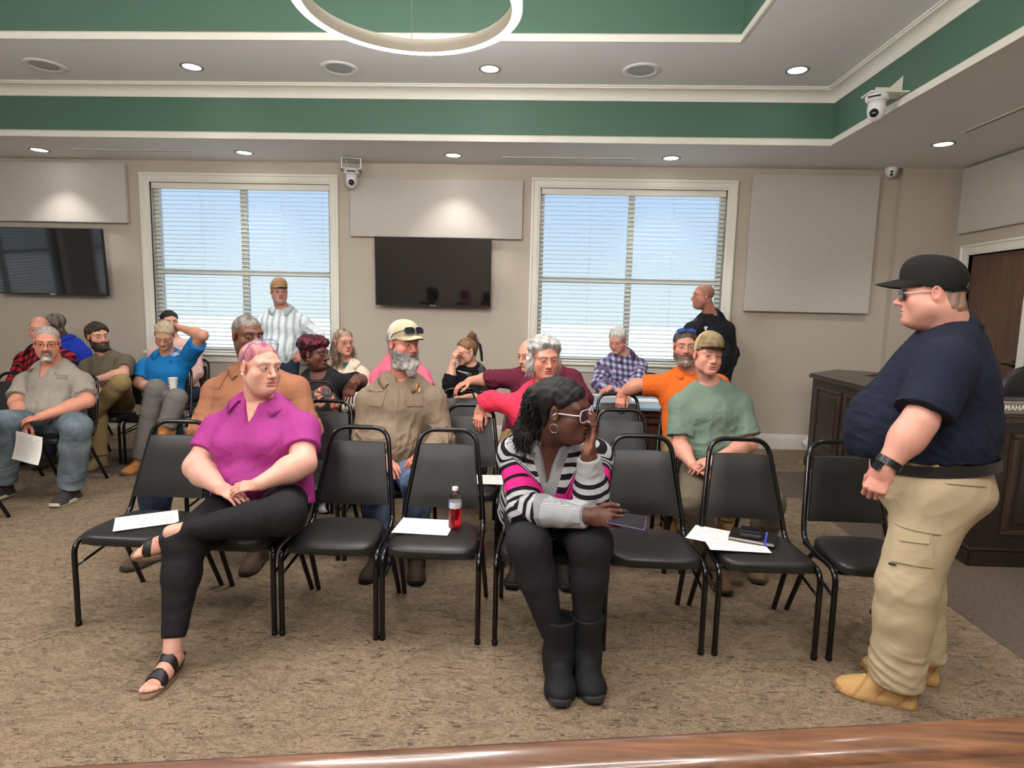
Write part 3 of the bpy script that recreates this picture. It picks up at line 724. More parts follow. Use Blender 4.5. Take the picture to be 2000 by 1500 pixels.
def paper(label, x, y, z, rz, curl=0.0, sc=1.0, group='printed handout sheets'):
    b = MB(); vs = []; fs = []; nu, nv = 7, 9
    for s in (0, 1):
        for j in range(nv):
            for i in range(nu):
                u = -0.108+0.216*i/(nu-1); v = -0.1395+0.279*j/(nv-1)
                h = curl*((u/0.108)**2*0.4+(v/0.14)**3*0.5+0.3*math.sin(u*30+v*12)*0.3)
                vs.append((u*sc, v*sc, h-(0.0006 if s else 0)))
    N = nu*nv
    for j in range(nv-1):
        for i in range(nu-1):
            a = j*nu+i; fs.append((a, a+1, a+1+nu, a+nu)); fs.append((N+a+nu, N+a+1+nu, N+a+1, N+a))
    o = b.add(vs, fs).build('paper_sheet', M_PAPER, None, smooth=True); o.location = (x, y, z); o.rotation_euler = (0, 0, rz)
    return tag(o, label, 'paper', group)
def onseat(px, py, z=SEAT+0.012): return atz(px, py, z)
q = onseat(287, 1015); paper('printed paper on the left end chair beside the sandalled foot', q[0], q[1], 0.4795, -1.0, 0.001)
q = onseat(829, 1027); paper('printed paper on the chair beside the bottle of red drink', q[0], q[1], 0.4795, -1.62, 0.001)
q = onseat(1420, 1052); paper('lower printed paper under the notebook, one corner sticking out to the left', q[0]-0.03, q[1]+0.03, 0.4795, -2.05, 0.001)
q = onseat(1435, 1060); paper('upper printed paper half under the black notebook', q[0], q[1], 0.482, -1.62, 0.001)
q = onseat(961, 936); paper('printed paper on the second row chair behind the bottle', q[0], q[1], 0.4795, -1.5, 0.001)
for (px, py, rz, lb) in ((1185, 772, 0.4, 'stack of white paper at the left of the back table'), (1262, 781, 1.5, 'single white sheet at the right of the back table')):
    q = atz(px, py, 0.75); paper(lb, q[0], q[1], 0.7475, rz, 0.0)
# bottle of red drink
def m_clear(name, col, rough=0.03):
    t = NT(name); return t.set(col, rough, **{'Transmission Weight': 1.0, 'IOR': 1.33})
q = atz(888, 1031, 0.478)
bo = thing('drink_bottle', 'clear plastic bottle half full of red drink with a white cap', 'bottle', (q[0], q[1], 0.4775))
pr = [(0.0, 0.004), (0.022, 0.0), (0.030, 0.006)]
for i in range(6): pr += [(0.0325, 0.016+i*0.015), (0.0305, 0.0225+i*0.015)]
pr += [(0.0325, 0.108), (0.0325, 0.140), (0.031, 0.155), (0.026, 0.172), (0.018, 0.186), (0.0135, 0.192), (0.0135, 0.2)]
b = MB(); b.lathe(pr, 32, (0, 0, 0), 2, False); b.build('bottle_body', m_clear('clear_plastic', (0.97, 0.98, 1.0)), bo, smooth=True)
b = MB(); b.lathe([(0.0, 0.006)]+[(max(r_-0.002, 0), z_+0.002) for r_, z_ in pr[1:15]]+[(0.0305, 0.106), (0.0, 0.106)], 32, (0, 0, 0), 2, False)
t = NT('red_drink'); b.build('drink', t.set((0.75, 0.02, 0.03), 0.02, **{'Transmission Weight': 0.75, 'IOR': 1.33}), bo, smooth=True)
b = MB(); b.lathe([(0.033, 0.109), (0.0332, 0.110), (0.0332, 0.139), (0.033, 0.14)], 32, (0, 0, 0), 2, False)
t = NT('bottle_label'); v = t.obj(); sp = t.n('SeparateXYZ'); t.l(v, sp.inputs[0])
blue = t.math('LESS_THAN', sp.outputs[0], -0.024)
ln = t.math('LESS_THAN', t.math('FRACT', t.math('MULTIPLY', sp.outputs[2], 260.0)), 0.4); nn = t.math('GREATER_THAN', t.noise(t.map(v, (500, 500, 30)), 1, 0), 0.5)
c = t.mix(t.math('MULTIPLY', t.math('MULTIPLY', ln, nn), 0.5), rgb(214, 216, 218), rgb(120, 120, 126))
b.build('bottle_label', t.set(t.mix(blue, c, rgb(70, 96, 180)), 0.4), bo, smooth=True)
b = MB(); b.lathe([(0.0145, 0.196), (0.0152, 0.198), (0.0152, 0.211), (0.0135, 0.2135), (0.0, 0.214)], 24, (0, 0, 0), 2, False); b.build('cap', M_OFFWHITE, bo, smooth=True, angle=40)
# notebook with blue band and the phone on it
q = onseat(1470, 1053)
nb = thing('notebook', 'black notebook with a blue elastic band on the papers', 'notebook', (q[0], q[1], 0.4835), -0.42)
M_BLACKL = mat('black_leather', rgb(20, 18, 19), 0.45, bump=0.2, bscale=500)
MB().rbox(-0.105, 0.105, -0.075, 0.075, 0.0, 0.004, 0.0015).build('cover', M_BLACKL, nb)
MB().rbox(-0.105, 0.105, -0.075, 0.075, 0.016, 0.02, 0.0015).build('cover', M_BLACKL, nb)
MB().box(-0.1, 0.1, -0.071, 0.073, 0.004, 0.016).build('page_block', mat('page_edge', rgb(196, 188, 176), 0.8), nb)
b = MB(); b.box(0.055, 0.065, -0.0765, 0.0765, 0.0, 0.0212); b.build('elastic_band', mat('blue_band', rgb(66, 70, 190), 0.5), nb)
q = onseat(1466, 1040, 0.52)
ph = thing('rugged_phone', 'dark phone in a thick case lying on the black notebook', 'phone', (q[0], q[1], 0.5045), -0.32)
MB().rbox(-0.05, 0.05, -0.045, 0.045, 0.0, 0.022, 0.006).build('case', mat('case_rubber', rgb(40, 38, 38), 0.5), ph)
b = MB(); b.rbox(-0.045, 0.045, -0.04, 0.04, 0.022, 0.034, 0.003); b.build('body', M_BLACKPL, ph)
MB().box(-0.04, 0.04, -0.034, 0.034, 0.034, 0.0348).build('screen', M_LENS, ph)
# white plastic bag behind the desk
def blob_mesh(fn, c, r, nu=24, nv=16):
    b = MB(); b.sphere(c, 1.0, nu, nv)
    b.v = [fn(Vector(p)-Vector(c)) for p in b.v]; return b
rnd = random.Random(4)
def bagfn(p):
    a = math.atan2(p.y, p.x); h = p.z; rr = 0.16*(1-0.55*max(0, h))*(1+0.12*math.sin(5*a+3*h)+0.08*math.sin(9*a-4*h))
    return (math.cos(a)*rr*math.sqrt(max(0, 1-h*h*0.9))*1.0, math.sin(a)*rr*math.sqrt(max(0, 1-h*h*0.9)), 0.145+0.145*h+(0.05*max(0, h)**3))
o = blob_mesh(bagfn, (0, 0, 0), 1).build('plastic_bag', mat('white_bag', rgb(216, 216, 218), 0.35), None, smooth=True); o.location = (3.28, 7.02, 0.0)
tag(o, 'crumpled white plastic bag on the floor behind the left end of the desk', 'bag')
# office chair back behind the desk
oc = thing('office_chair', 'black office chair behind the dark desk at the right edge', 'chair', (3.90, 4.95, 0))
b = MB(); b.sphere((0, 0, 1.02), 1.0, 20, 12, (0.25, 0.06, 0.22)); b.build('backrest', M_VINYL, oc, smooth=True)
b = MB(); b.rbox(-0.25, 0.25, -0.02, 0.45, 0.44, 0.52, 0.03); b.build('seat', M_VINYL, oc)
b = MB(); b.tube([(0, 0.2, 0.08), (0, 0.2, 0.44)], 0.03, 10); b.tube([(0, 0.02, 0.9), (0, 0.0, 0.6), (0, 0.2, 0.45)], 0.02, 8)
for k in range(5): b.tube([(0, 0.2, 0.1), (0.28*math.cos(k*1.2566), 0.2+0.28*math.sin(k*1.2566), 0.04)], 0.02, 6)
b.build('base', M_BLACKPL, oc)
# ------------------------------------------------------------------ implicit-surface sculpting (smooth unions on a grid)
A = lambda *v: np.array(v, float)
def unit(v): v = np.asarray(v, float); return v/(np.linalg.norm(v)+1e-12)
class Vol:
    def __init__(s, lo, hi, h):
        s.h = h; s.o = np.asarray(lo, float); s.n = np.ceil((np.asarray(hi)-s.o)/h).astype(int)+1
        s.v = np.full(s.n, 9.0, np.float32)
    def win(s, lo, hi, m):
        a = np.clip(np.floor((np.asarray(lo)-m-s.o)/s.h).astype(int), 0, s.n); b = np.clip(np.ceil((np.asarray(hi)+m-s.o)/s.h).astype(int)+1, 0, s.n)
        if (b <= a).any(): return None, None
        sl = tuple(slice(a[i], b[i]) for i in range(3))
        ax = [(s.o[i]+s.h*np.arange(a[i], b[i])).astype(np.float32) for i in range(3)]
        return sl, (ax[0][:, None, None], ax[1][None, :, None], ax[2][None, None, :])
    def op(s, sl, d, k, op):
        v = s.v[sl]
        if op == 'u':
            if k > 0: h = np.maximum(k-np.abs(v-d), 0)/k; s.v[sl] = np.minimum(v, d)-h*h*k*0.25
            else: s.v[sl] = np.minimum(v, d)
        else:
            d = -d
            if k > 0: h = np.maximum(k-np.abs(v-d), 0)/k; s.v[sl] = np.maximum(v, d)+h*h*k*0.25
            else: s.v[sl] = np.maximum(v, d)
    def ell(s, c, r, k=0.02, R=None, op='u'):
        c = np.asarray(c, float); r = np.asarray(r, float); m = r.max()
        sl, X = s.win(c-m, c+m, k+2*s.h)
        if sl is None: return s
        p = [X[i]-np.float32(c[i]) for i in range(3)]
        if R is not None:
            R = np.asarray(R, np.float32); p = [R[i, 0]*p[0]+R[i, 1]*p[1]+R[i, 2]*p[2] for i in range(3)]
        q = [(p[i]/np.float32(r[i]))**2 for i in range(3)]
        k0 = np.sqrt(q[0]+q[1]+q[2]); k1 = np.sqrt(q[0]/np.float32(r[0]**2)+q[1]/np.float32(r[1]**2)+q[2]/np.float32(r[2]**2))+1e-9
        s.op(sl, k0*(k0-1)/k1, k, op); return s
    def cone(s, a, b, ra, rb, k=0.02, op='u'):
        a = np.asarray(a, float); b = np.asarray(b, float); m = max(ra, rb)
        sl, X = s.win(np.minimum(a, b)-m, np.maximum(a, b)+m, k+2*s.h)
        if sl is None: return s
        d = b-a; L2 = float(d@d)+1e-12
        p = [X[i]-np.float32(a[i]) for i in range(3)]
        t = np.clip((p[0]*np.float32(d[0])+p[1]*np.float32(d[1])+p[2]*np.float32(d[2]))/np.float32(L2), 0, 1)
        dist = np.sqrt((p[0]-t*np.float32(d[0]))**2+(p[1]-t*np.float32(d[1]))**2+(p[2]-t*np.float32(d[2]))**2)
        s.op(sl, dist-(ra+t*np.float32(rb-ra)), k, op); return s
    def chain(s, pts, rad, k=0.01, op='u'):
        for i in range(len(pts)-1): s.cone(pts[i], pts[i+1], rad[i], rad[i+1], k, op)
        return s
    def econe(s, a, b, side, wa, wb, k=0.03, op='u', expo=2.0):
        a = np.asarray(a, float); b = np.asarray(b, float); u = unit(b-a); L = np.linalg.norm(b-a)
        side = unit(side-np.dot(side, u)*u); f = np.cross(u, side); m = max(wa+wb)
        sl, X = s.win(np.minimum(a, b)-m, np.maximum(a, b)+m, k+2*s.h)
        if sl is None: return s
        p = [X[i]-np.float32(a[i]) for i in range(3)]
        dt = lambda v: p[0]*np.float32(v[0])+p[1]*np.float32(v[1])+p[2]*np.float32(v[2])
        x, y, z = dt(side), dt(f), dt(u); t = np.clip(z/np.float32(L), 0, 1)
        hw = wa[0]+t*np.float32(wb[0]-wa[0]); hd = wa[1]+t*np.float32(wb[1]-wa[1]); mn = np.minimum(hw, hd); zo = (z-t*np.float32(L))/mn
        if expo == 2.0: q = np.sqrt((x/hw)**2+(y/hd)**2+zo**2)
        else: q = (np.abs(x/hw)**expo+np.abs(y/hd)**expo+np.abs(zo)**expo)**np.float32(1/expo)
        s.op(sl, (q-1)*mn, k, op); return s
    def cut(s, p, n, k=0.0, lo=None, hi=None):
        """keep the side the normal n points away from"""
        n = unit(n)
        sl, X = s.win(s.o if lo is None else lo, s.o+s.h*s.n if hi is None else hi, 0)
        if sl is None: return s
        d = (X[0]-np.float32(p[0]))*np.float32(n[0])+(X[1]-np.float32(p[1]))*np.float32(n[1])+(X[2]-np.float32(p[2]))*np.float32(n[2])
        v = s.v[sl]
        if k > 0: h = np.maximum(k-np.abs(v-d), 0)/k; s.v[sl] = np.maximum(v, d)+h*h*k*0.25
        else: s.v[sl] = np.maximum(v, d)
        return s
    def mesh(s):
        v = s.v; n = np.array(v.shape); s8 = (v < 0)
        v[0], v[-1] = 9, 9; v[:, 0], v[:, -1] = 9, 9; v[:, :, 0], v[:, :, -1] = 9, 9
        s8 = v < 0
        c = np.zeros(n-1, np.int8)
        for dx in (0, 1):
            for dy in (0, 1):
                for dz in (0, 1): c += s8[dx:n[0]-1+dx, dy:n[1]-1+dy, dz:n[2]-1+dz]
        act = (c > 0) & (c < 8); ijk = np.argwhere(act); idx = np.full(n-1, -1, np.int32); idx[act] = np.arange(len(ijk))
        if len(ijk) == 0: return np.zeros((0, 3)), np.zeros((0, 4), int)
        cor = np.array([(x, y, z) for x in (0, 1) for y in (0, 1) for z in (0, 1)])
        val = np.stack([v[ijk[:, 0]+q[0], ijk[:, 1]+q[1], ijk[:, 2]+q[2]] for q in cor], 1)
        val = np.clip(val, -4*s.h, 4*s.h)
        pos = np.zeros((len(ijk), 3)); cnt = np.zeros(len(ijk))
        for a in range(8):
            for b in range(a+1, 8):
                if np.abs(cor[a]-cor[b]).sum() != 1: continue
                m = (val[:, a] < 0) != (val[:, b] < 0); t = val[m, a]/(val[m, a]-val[m, b])
                pos[m] += cor[a]+t[:, None]*(cor[b]-cor[a]); cnt[m] += 1
        P = (ijk+pos/cnt[:, None])*s.h+s.o
        Fs = []
        for ax in range(3):
            b1, b2 = (ax+1) % 3, (ax+2) % 3
            sa = [slice(None)]*3; sb = [slice(None)]*3; sa[ax] = slice(0, -1); sb[ax] = slice(1, None)
            ch = s8[tuple(sa)] != s8[tuple(sb)]
            e = np.argwhere(ch); e = e[(e[:, b1] > 0) & (e[:, b2] > 0) & (e[:, b1] < n[b1]-1) & (e[:, b2] < n[b2]-1)]
            def cell(d1, d2):
                q = e.copy(); q[:, b1] -= d1; q[:, b2] -= d2; return idx[q[:, 0], q[:, 1], q[:, 2]]
            q = np.stack([cell(1, 1), cell(0, 1), cell(0, 0), cell(1, 0)], 1)
            ins = s8[e[:, 0], e[:, 1], e[:, 2]]; q[~ins] = q[~ins][:, ::-1]
            Fs.append(q)
        return P, np.concatenate(Fs)
def smooth(P, F, it=1, lam=0.5):
    e = np.concatenate([F[:, [0, 1]], F[:, [1, 2]], F[:, [2, 3]], F[:, [3, 0]]]); n = len(P)
    a = np.concatenate([e[:, 0], e[:, 1]]); b = np.concatenate([e[:, 1], e[:, 0]]); c = np.bincount(a, minlength=n)+1e-9
    for _ in range(it):
        Q = np.stack([np.bincount(a, P[b, i], n)/c for i in range(3)], 1); P = P+(Q-P)*lam
    return P
def normals(P, F):
    nn = np.cross(P[F[:, 2]]-P[F[:, 0]], P[F[:, 3]]-P[F[:, 1]]); N = np.zeros_like(P)
    for k in range(4):
        for i in range(3): N[:, i] += np.bincount(F[:, k], nn[:, i], len(P))
    return N/(np.linalg.norm(N, axis=1, keepdims=True)+1e-12)
_rs = np.random.RandomState(11)
_K = _rs.randn(64, 3); _PH = _rs.rand(64)*6.28
def wav(P, freq, seed, n=4):
    """smooth pseudo-noise about [-1,1]"""
    o = np.zeros(len(P))
    for i in range(n):
        k = _K[(seed*5+i) % 64]*freq; o += np.sin(P@k+_PH[(seed*7+i) % 64]+1.3*np.sin(P@(_K[(seed*3+i+9) % 64]*freq*0.6)+i))
    return o/n**0.7
def folds(P, freq, seed, dirv=None):
    """ridged creases, about [-1,0.3]"""
    Q = P if dirv is None else P-0.75*np.outer(P@dirv, dirv)
    w = wav(Q, freq, seed, 3)
    return 0.3-np.abs(w)**0.8
def mk(name, P, F, m, parent, col=None, attrs=None, smooth_shade=True):
    me = bpy.data.meshes.new(name); n = len(P); f = len(F)
    me.vertices.add(n); me.vertices.foreach_set('co', np.ascontiguousarray(P, np.float32).ravel())
    me.loops.add(f*4); me.loops.foreach_set('vertex_index', np.ascontiguousarray(F, np.int32).ravel())
    me.polygons.add(f); me.polygons.foreach_set('loop_start', np.arange(0, f*4, 4, dtype=np.int32))
    try: me.polygons.foreach_set('loop_total', np.full(f, 4, np.int32))
    except Exception: pass
    me.update(calc_edges=True); me.validate()
    if m is not None: me.materials.append(m)
    me.shade_smooth()
    if col is not None:
        a = me.attributes.new('col', 'FLOAT_COLOR', 'POINT'); c4 = np.ones((n, 4), np.float32); c4[:, :3] = col; a.data.foreach_set('color', c4.ravel())
    for k, v in (attrs or {}).items():
        a = me.attributes.new(k, 'FLOAT', 'POINT'); a.data.foreach_set('value', np.ascontiguousarray(v, np.float32))
    o = bpy.data.objects.new(name, me); C.objects.link(o)
    if parent is not None: o.parent = parent
    return o
def joinPF(parts):
    P = []; F = []; c = []; o = 0
    for p, f, col in parts:
        P.append(p); F.append(f+o); c.append(col); o += len(p)
    return np.concatenate(P), np.concatenate(F), np.concatenate(c)
# ------------------------------------------------------------------ people: materials
def m_skin():
    t = NT('skin'); a = t.attr('col'); v = t.obj(); n = t.noise(v, 90, 3)
    t.bump(t.noise(v, 700, 2), 0.12, 0.0006)
    c = t.mix(0.5, a.outputs['Color'], t.mix(n, (0.42, 0.42, 0.42), (0.58, 0.58, 0.58)), 'OVERLAY')
    return t.set(c, 0.48, spec=0.35, **{'Subsurface Weight': 0.06, 'Subsurface Radius': (0.012, 0.005, 0.003)})
M_SKIN = m_skin()
def m_hair():
    t = NT('hair'); a = t.attr('col'); v = t.obj()
    n = t.noise(t.map(v, (1, 1, 0.25)), 420, 3, 0.7)
    t.bump(n, 0.7, 0.003)
    return t.set(t.mix(0.8, a.outputs['Color'], t.mix(n, (0.2, 0.2, 0.2), (0.8, 0.8, 0.8)), 'OVERLAY'), 0.55, spec=0.3)
M_HAIR = m_hair()
def m_eye():
    t = NT('eye'); a = t.attr('col'); return t.set(a.outputs['Color'], 0.12)
M_EYE = m_eye()
def cloth(name, col, rough=0.85, weave=700, wst=0.2, fold=0.3, fsc=13, var=0.08, sheen=0.0, kind=None, cols=None):
    """woven cloth; kind adds a printed or knitted pattern from the garment's own su/sv coordinates"""
    if name in MATS: return MATS[name]
    t = NT(name); v = t.obj(); n = t.noise(v, 7, 3)
    base = t.mix(n, tuple(x*(1-var) for x in col), tuple(min(1, x*(1+var)) for x in col))
    if kind:
        su, sv = t.attr('su').outputs['Fac'], t.attr('sv').outputs['Fac']
        base = kind(t, base, su, sv, v)
    f = t.noise(v, fsc, 3, 0.55, 1.2); wv = t.noise(v, weave, 2)
    b1 = t.n('Bump'); t.l(f, b1.inputs['Height']); b1.inputs['Strength'].default_value = fold; b1.inputs['Distance'].default_value = 0.02
    b2 = t.n('Bump'); t.l(wv, b2.inputs['Height']); b2.inputs['Strength'].default_value = wst; b2.inputs['Distance'].default_value = 0.0008
    t.l(b1.outputs[0], b2.inputs['Normal']); t.l(b2.outputs[0], t.b.inputs['Normal'])
    kw = {'Sheen Weight': sheen} if sheen else {}
    MATS[name] = t.set(base, rough, spec=0.2, **kw); return MATS[name]
# ------------------------------------------------------------------ people: head
FAIR = rgb(214, 158, 134); RUDDY = rgb(205, 138, 116); TAN = rgb(196, 140, 112); BROWN = rgb(112, 70, 50); DKBROWN = rgb(92, 58, 44); DEEP = rgb(62, 42, 36)
def frame_head(yaw, pitch, roll):
    """columns: local x (to the figure's right hand), y (where the nose points), z (crown)"""
    y = math.radians(yaw); p = math.radians(pitch); r = math.radians(roll)
    f = A(math.sin(y)*math.cos(p), -math.cos(y)*math.cos(p), -math.sin(p)); x = unit(np.cross(f, A(0, 0, 1))); z = np.cross(x, f)
    x2 = math.cos(r)*x+math.sin(r)*z; z2 = -math.sin(r)*x+math.cos(r)*z
    return np.stack([x2, f, z2], 1)
def head_field(V, q, neck_l, chest_l, ears=True):
    fat = q.get('fat', 0.0); fem = q.get('fem', 0)
    jw = q.get('jaw', 1.0)*(0.92 if fem else 1.0)
    V.ell((0, -0.018, 0.036), (0.074, 0.094, 0.080), 0.0)
    V.ell((0, 0.030, 0.012), (0.064, 0.060, 0.074), 0.02)
    V.ell((0, 0.026, -0.045), (0.057*jw+fat*0.006, 0.058, 0.058), 0.025)
    V.cone((0.050*jw, -0.002, -0.055), (0.016, 0.070, -0.098), 0.018+fat*0.005, 0.017, 0.03); V.cone((-0.050*jw, -0.002, -0.055), (-0.016, 0.070, -0.098), 0.018+fat*0.005, 0.017, 0.03)
    V.ell((0, 0.074, -0.098), (0.022, 0.018, 0.017), 0.02)
    for s in (-1, 1):
        V.ell((s*0.041, 0.050, -0.030), (0.027+fat*0.003, 0.029, 0.027), 0.02)
        V.ell((s*0.048, 0.028, -0.062), (0.017+fat*0.008, 0.03, 0.03+fat*0.008), 0.03)
    V.cone((-0.045, 0.070, 0.022), (0.045, 0.070, 0.022), 0.0135, 0.0135, 0.02)
    V.cone((-0.02, 0.083, 0.024), (0.02, 0.083, 0.024), 0.008, 0.008, 0.015)
    for s in (-1, 1): V.ell((s*0.0325, 0.098, 0.001), (0.019, 0.014, 0.011), 0.016, op='s')
    # nose
    nl = q.get('nose', 1.0)
    V.cone((0, 0.084, 0.014), (0, 0.108, -0.028), 0.0075, 0.0095*nl, 0.014); V.ell((0, 0.110, -0.034), (0.0115*nl, 0.012, 0.010), 0.008)
    for s in (-1, 1): V.ell((s*0.0125*nl, 0.096, -0.038), (0.0085*nl, 0.0105, 0.0075), 0.008)
    for s in (-1, 1): V.ell((s*0.0065, 0.102, -0.0455), (0.004, 0.006, 0.003), 0.003, op='s')
    # mouth
    V.ell((0, 0.066, -0.066), (0.033, 0.028, 0.030), 0.02)
    lp = q.get('lips', 1.0); mo = q.get('open', 0.0)
    V.ell((0, 0.0895, -0.0625), (0.0225, 0.0085*lp, 0.0052*lp), 0.006); V.ell((0, 0.0880, -0.0725-mo), (0.019, 0.0090*lp, 0.0060*lp), 0.006)
    V.cone((-0.022, 0.094, -0.0672), (0.022, 0.094, -0.0672), 0.0022+mo, 0.0022+mo, 0.004, op='s')
    V.ell((0, 0.092, -0.085), (0.018, 0.006, 0.005), 0.008, op='s')
    # lids
    lid = q.get('lid', 0.15)   # 0 open, 1 closed
    for s in (-1, 1):
        V.ell((s*0.0325, 0.0765, 0.0), (0.0165, 0.0145, 0.0135), 0.006)
        oh = 0.0072*(1-lid)
        if oh > 0.0012:
            V.ell((s*0.0325, 0.094, -0.0008), (0.0150, 0.014, oh), 0.0015, op='s')
        V.cone((s*0.020, 0.092, 0.0085), (s*0.045, 0.084, 0.0085), 0.0016, 0.0016, 0.004, op='s')
    # ears
    for s in (-1, 1) if ears else ():
        R = np.array([[math.cos(0.35), -s*math.sin(0.35), 0], [s*math.sin(0.35), math.cos(0.35), 0], [0, 0, 1]])
        V.ell((s*0.078, -0.012, -0.004), (0.0095, 0.020, 0.032), 0.006, R); V.ell((s*0.0865, -0.006, -0.002), (0.007, 0.011, 0.020), 0.004, R, op='s')
    # neck
    nr = q.get('neck', 0.056 if not fem else 0.049)+fat*0.012
    V.cone((0, -0.030, -0.055), neck_l, nr, nr+0.006, 0.025)
    if fat > 0.3: V.ell((0, 0.030, -0.108), (0.048, 0.040, 0.024+fat*0.008), 0.03)
def head_colors(L, q):
    sk = np.array(q['skin']); n = len(L); x, y, z = L[:, 0], L[:, 1], L[:, 2]
    c = np.tile(sk, (n, 1))
    dark = q['skin'][0] < 0.25
    def g(cx, cy, cz, r): return np.exp(-(((np.abs(x)-cx)**2+(y-cy)**2+(z-cz)**2)/r**2))
    red = np.array([1.12, 0.80, 0.78]) if not dark else np.array([1.06, 0.92, 0.9])
    rk = q.get('red', 0.8)
    m = np.clip(rk*(0.8*g(0.045, 0.065, -0.03, 0.028)+0.8*g(0, 0.11, -0.034, 0.018)+0.7*g(0.082, -0.01, 0, 0.03)+0.4*g(0, 0.09, -0.1, 0.02)), 0, 1)[:, None]
    c = c*(1-m)+c*red*m
    # darker eye sockets skin, lips
    m = (0.28*g(0.0325, 0.082, -0.004, 0.016))[:, None]; c = c*(1-m)+c*np.array([0.72, 0.58, 0.56])*m
    lipc = np.array(q.get('lipc', tuple(sk*np.array([0.88, 0.56, 0.55])))); mo = q.get('open', 0)
    lm = (((x/0.0235)**2+((z+0.0668+mo*0.5)/(0.0105+mo))**2 < 1) & (y > 0.075)); e = np.clip(1.2-((x/0.0235)**2+((z+0.0668+mo*0.5)/(0.0105+mo))**2), 0, 1)
    m = np.where(lm, np.clip(e*2.2, 0, 0.9), 0)[:, None]; c = c*(1-m)+lipc*m
    ml = ((np.abs(z+0.0672+mo*0.3) < 0.0016+mo) & (np.abs(x) < 0.021) & (y > 0.078)); c[ml] = lipc*0.25
    # brows
    bc = np.array(q.get('browc', q.get('hairc', rgb(60, 45, 36)))); bt = q.get('browt', 0.0045)
    bz = 0.0215+0.004*np.sin(np.clip((np.abs(x)-0.012)/0.038, 0, 1)*PI*0.8)
    bm = np.clip(1.6-(np.abs(z-bz)/bt)**2, 0, 1)*((np.abs(x) > 0.011) & (np.abs(x) < 0.052) & (y > 0.05))*q.get('browk', 0.8)
    c = c*(1-bm[:, None])+bc*bm[:, None]
    # lash line
    la = np.array(q.get('lash', (0.02, 0.012, 0.01))); ez = 0.0070*(1-q.get('lid', 0.15)) if q.get('lid', 0.15) < 0.8 else -0.0035
    rr = (np.abs(x)-0.0325)/0.0160; ez2 = ez*np.sqrt(np.clip(1-rr*rr, 0, 1))-0.0006
    lk = np.clip(1.3-(np.abs(z-ez2)/0.0018)**2, 0, 1)*((np.abs(rr) < 1) & (y > 0.07))*q.get('lashk', 0.75)
    c = c*(1-lk[:, None])+la*lk[:, None]
    # shaved or short stubble
    st = q.get('stubble', 0)
    if st:
        m = (np.clip((-0.035-z)/0.02, 0, 1)*np.clip((y+0.02)/0.03, 0, 1)*np.clip((0.0-z)/0.02, 0, 1)*np.clip((z+0.14)/0.03, 0, 1)*st); m = np.where(lm, 0, m)[:, None]
        c = c*(1-m)+np.array(q.get('stubc', (0.12, 0.09, 0.08)))*m
    if q.get('scalp'):
        # buzzed hair tint
        hm = hair_mask(L, q)[:, None]*q['scalp']; c = c*(1-hm)+np.array(q['hairc'])*hm
    return c
def hair_line(L, q):
    """signed: >0 where hair grows (hairline, sides and nape)"""
    x, y, z = L[:, 0], L[:, 1], L[:, 2]
    hl = q.get('hline', 0.075)     # height of the hairline at the forehead
    rec = q.get('recede', 0.0)
    top = z-(hl+rec*np.clip(np.abs(x)/0.05, 0, 1)*0.0) - 0.9*np.clip(y-0.02, -0.02, 0.2)*0 
    # front boundary: above a tilted line from forehead to in front of the ears, then nape
    t = np.clip((0.085-y)/0.085, 0, 1)             # 0 at forehead, 1 over the ear
    zf = hl*(1-t)**1.0+(-0.002)*t
    zf = np.where(y < -0.002, -0.002-0.072*np.clip((-0.02-y)/0.04, 0, 1)+0.03*np.exp(-((y+0.012)/0.014)**2), zf)
    r_ = z-zf
    return np.where(y > -0.038, np.minimum(r_, z+0.012), r_)
def hair_mask(L, q): return np.clip(hair_line(L, q)/0.012, 0, 1)*np.clip(1-q.get('bald', 0)*np.clip((L[:, 2]-0.035)/0.03, 0, 1)*np.clip((L[:, 1]+0.075)/0.03, 0, 1), 0, 1)
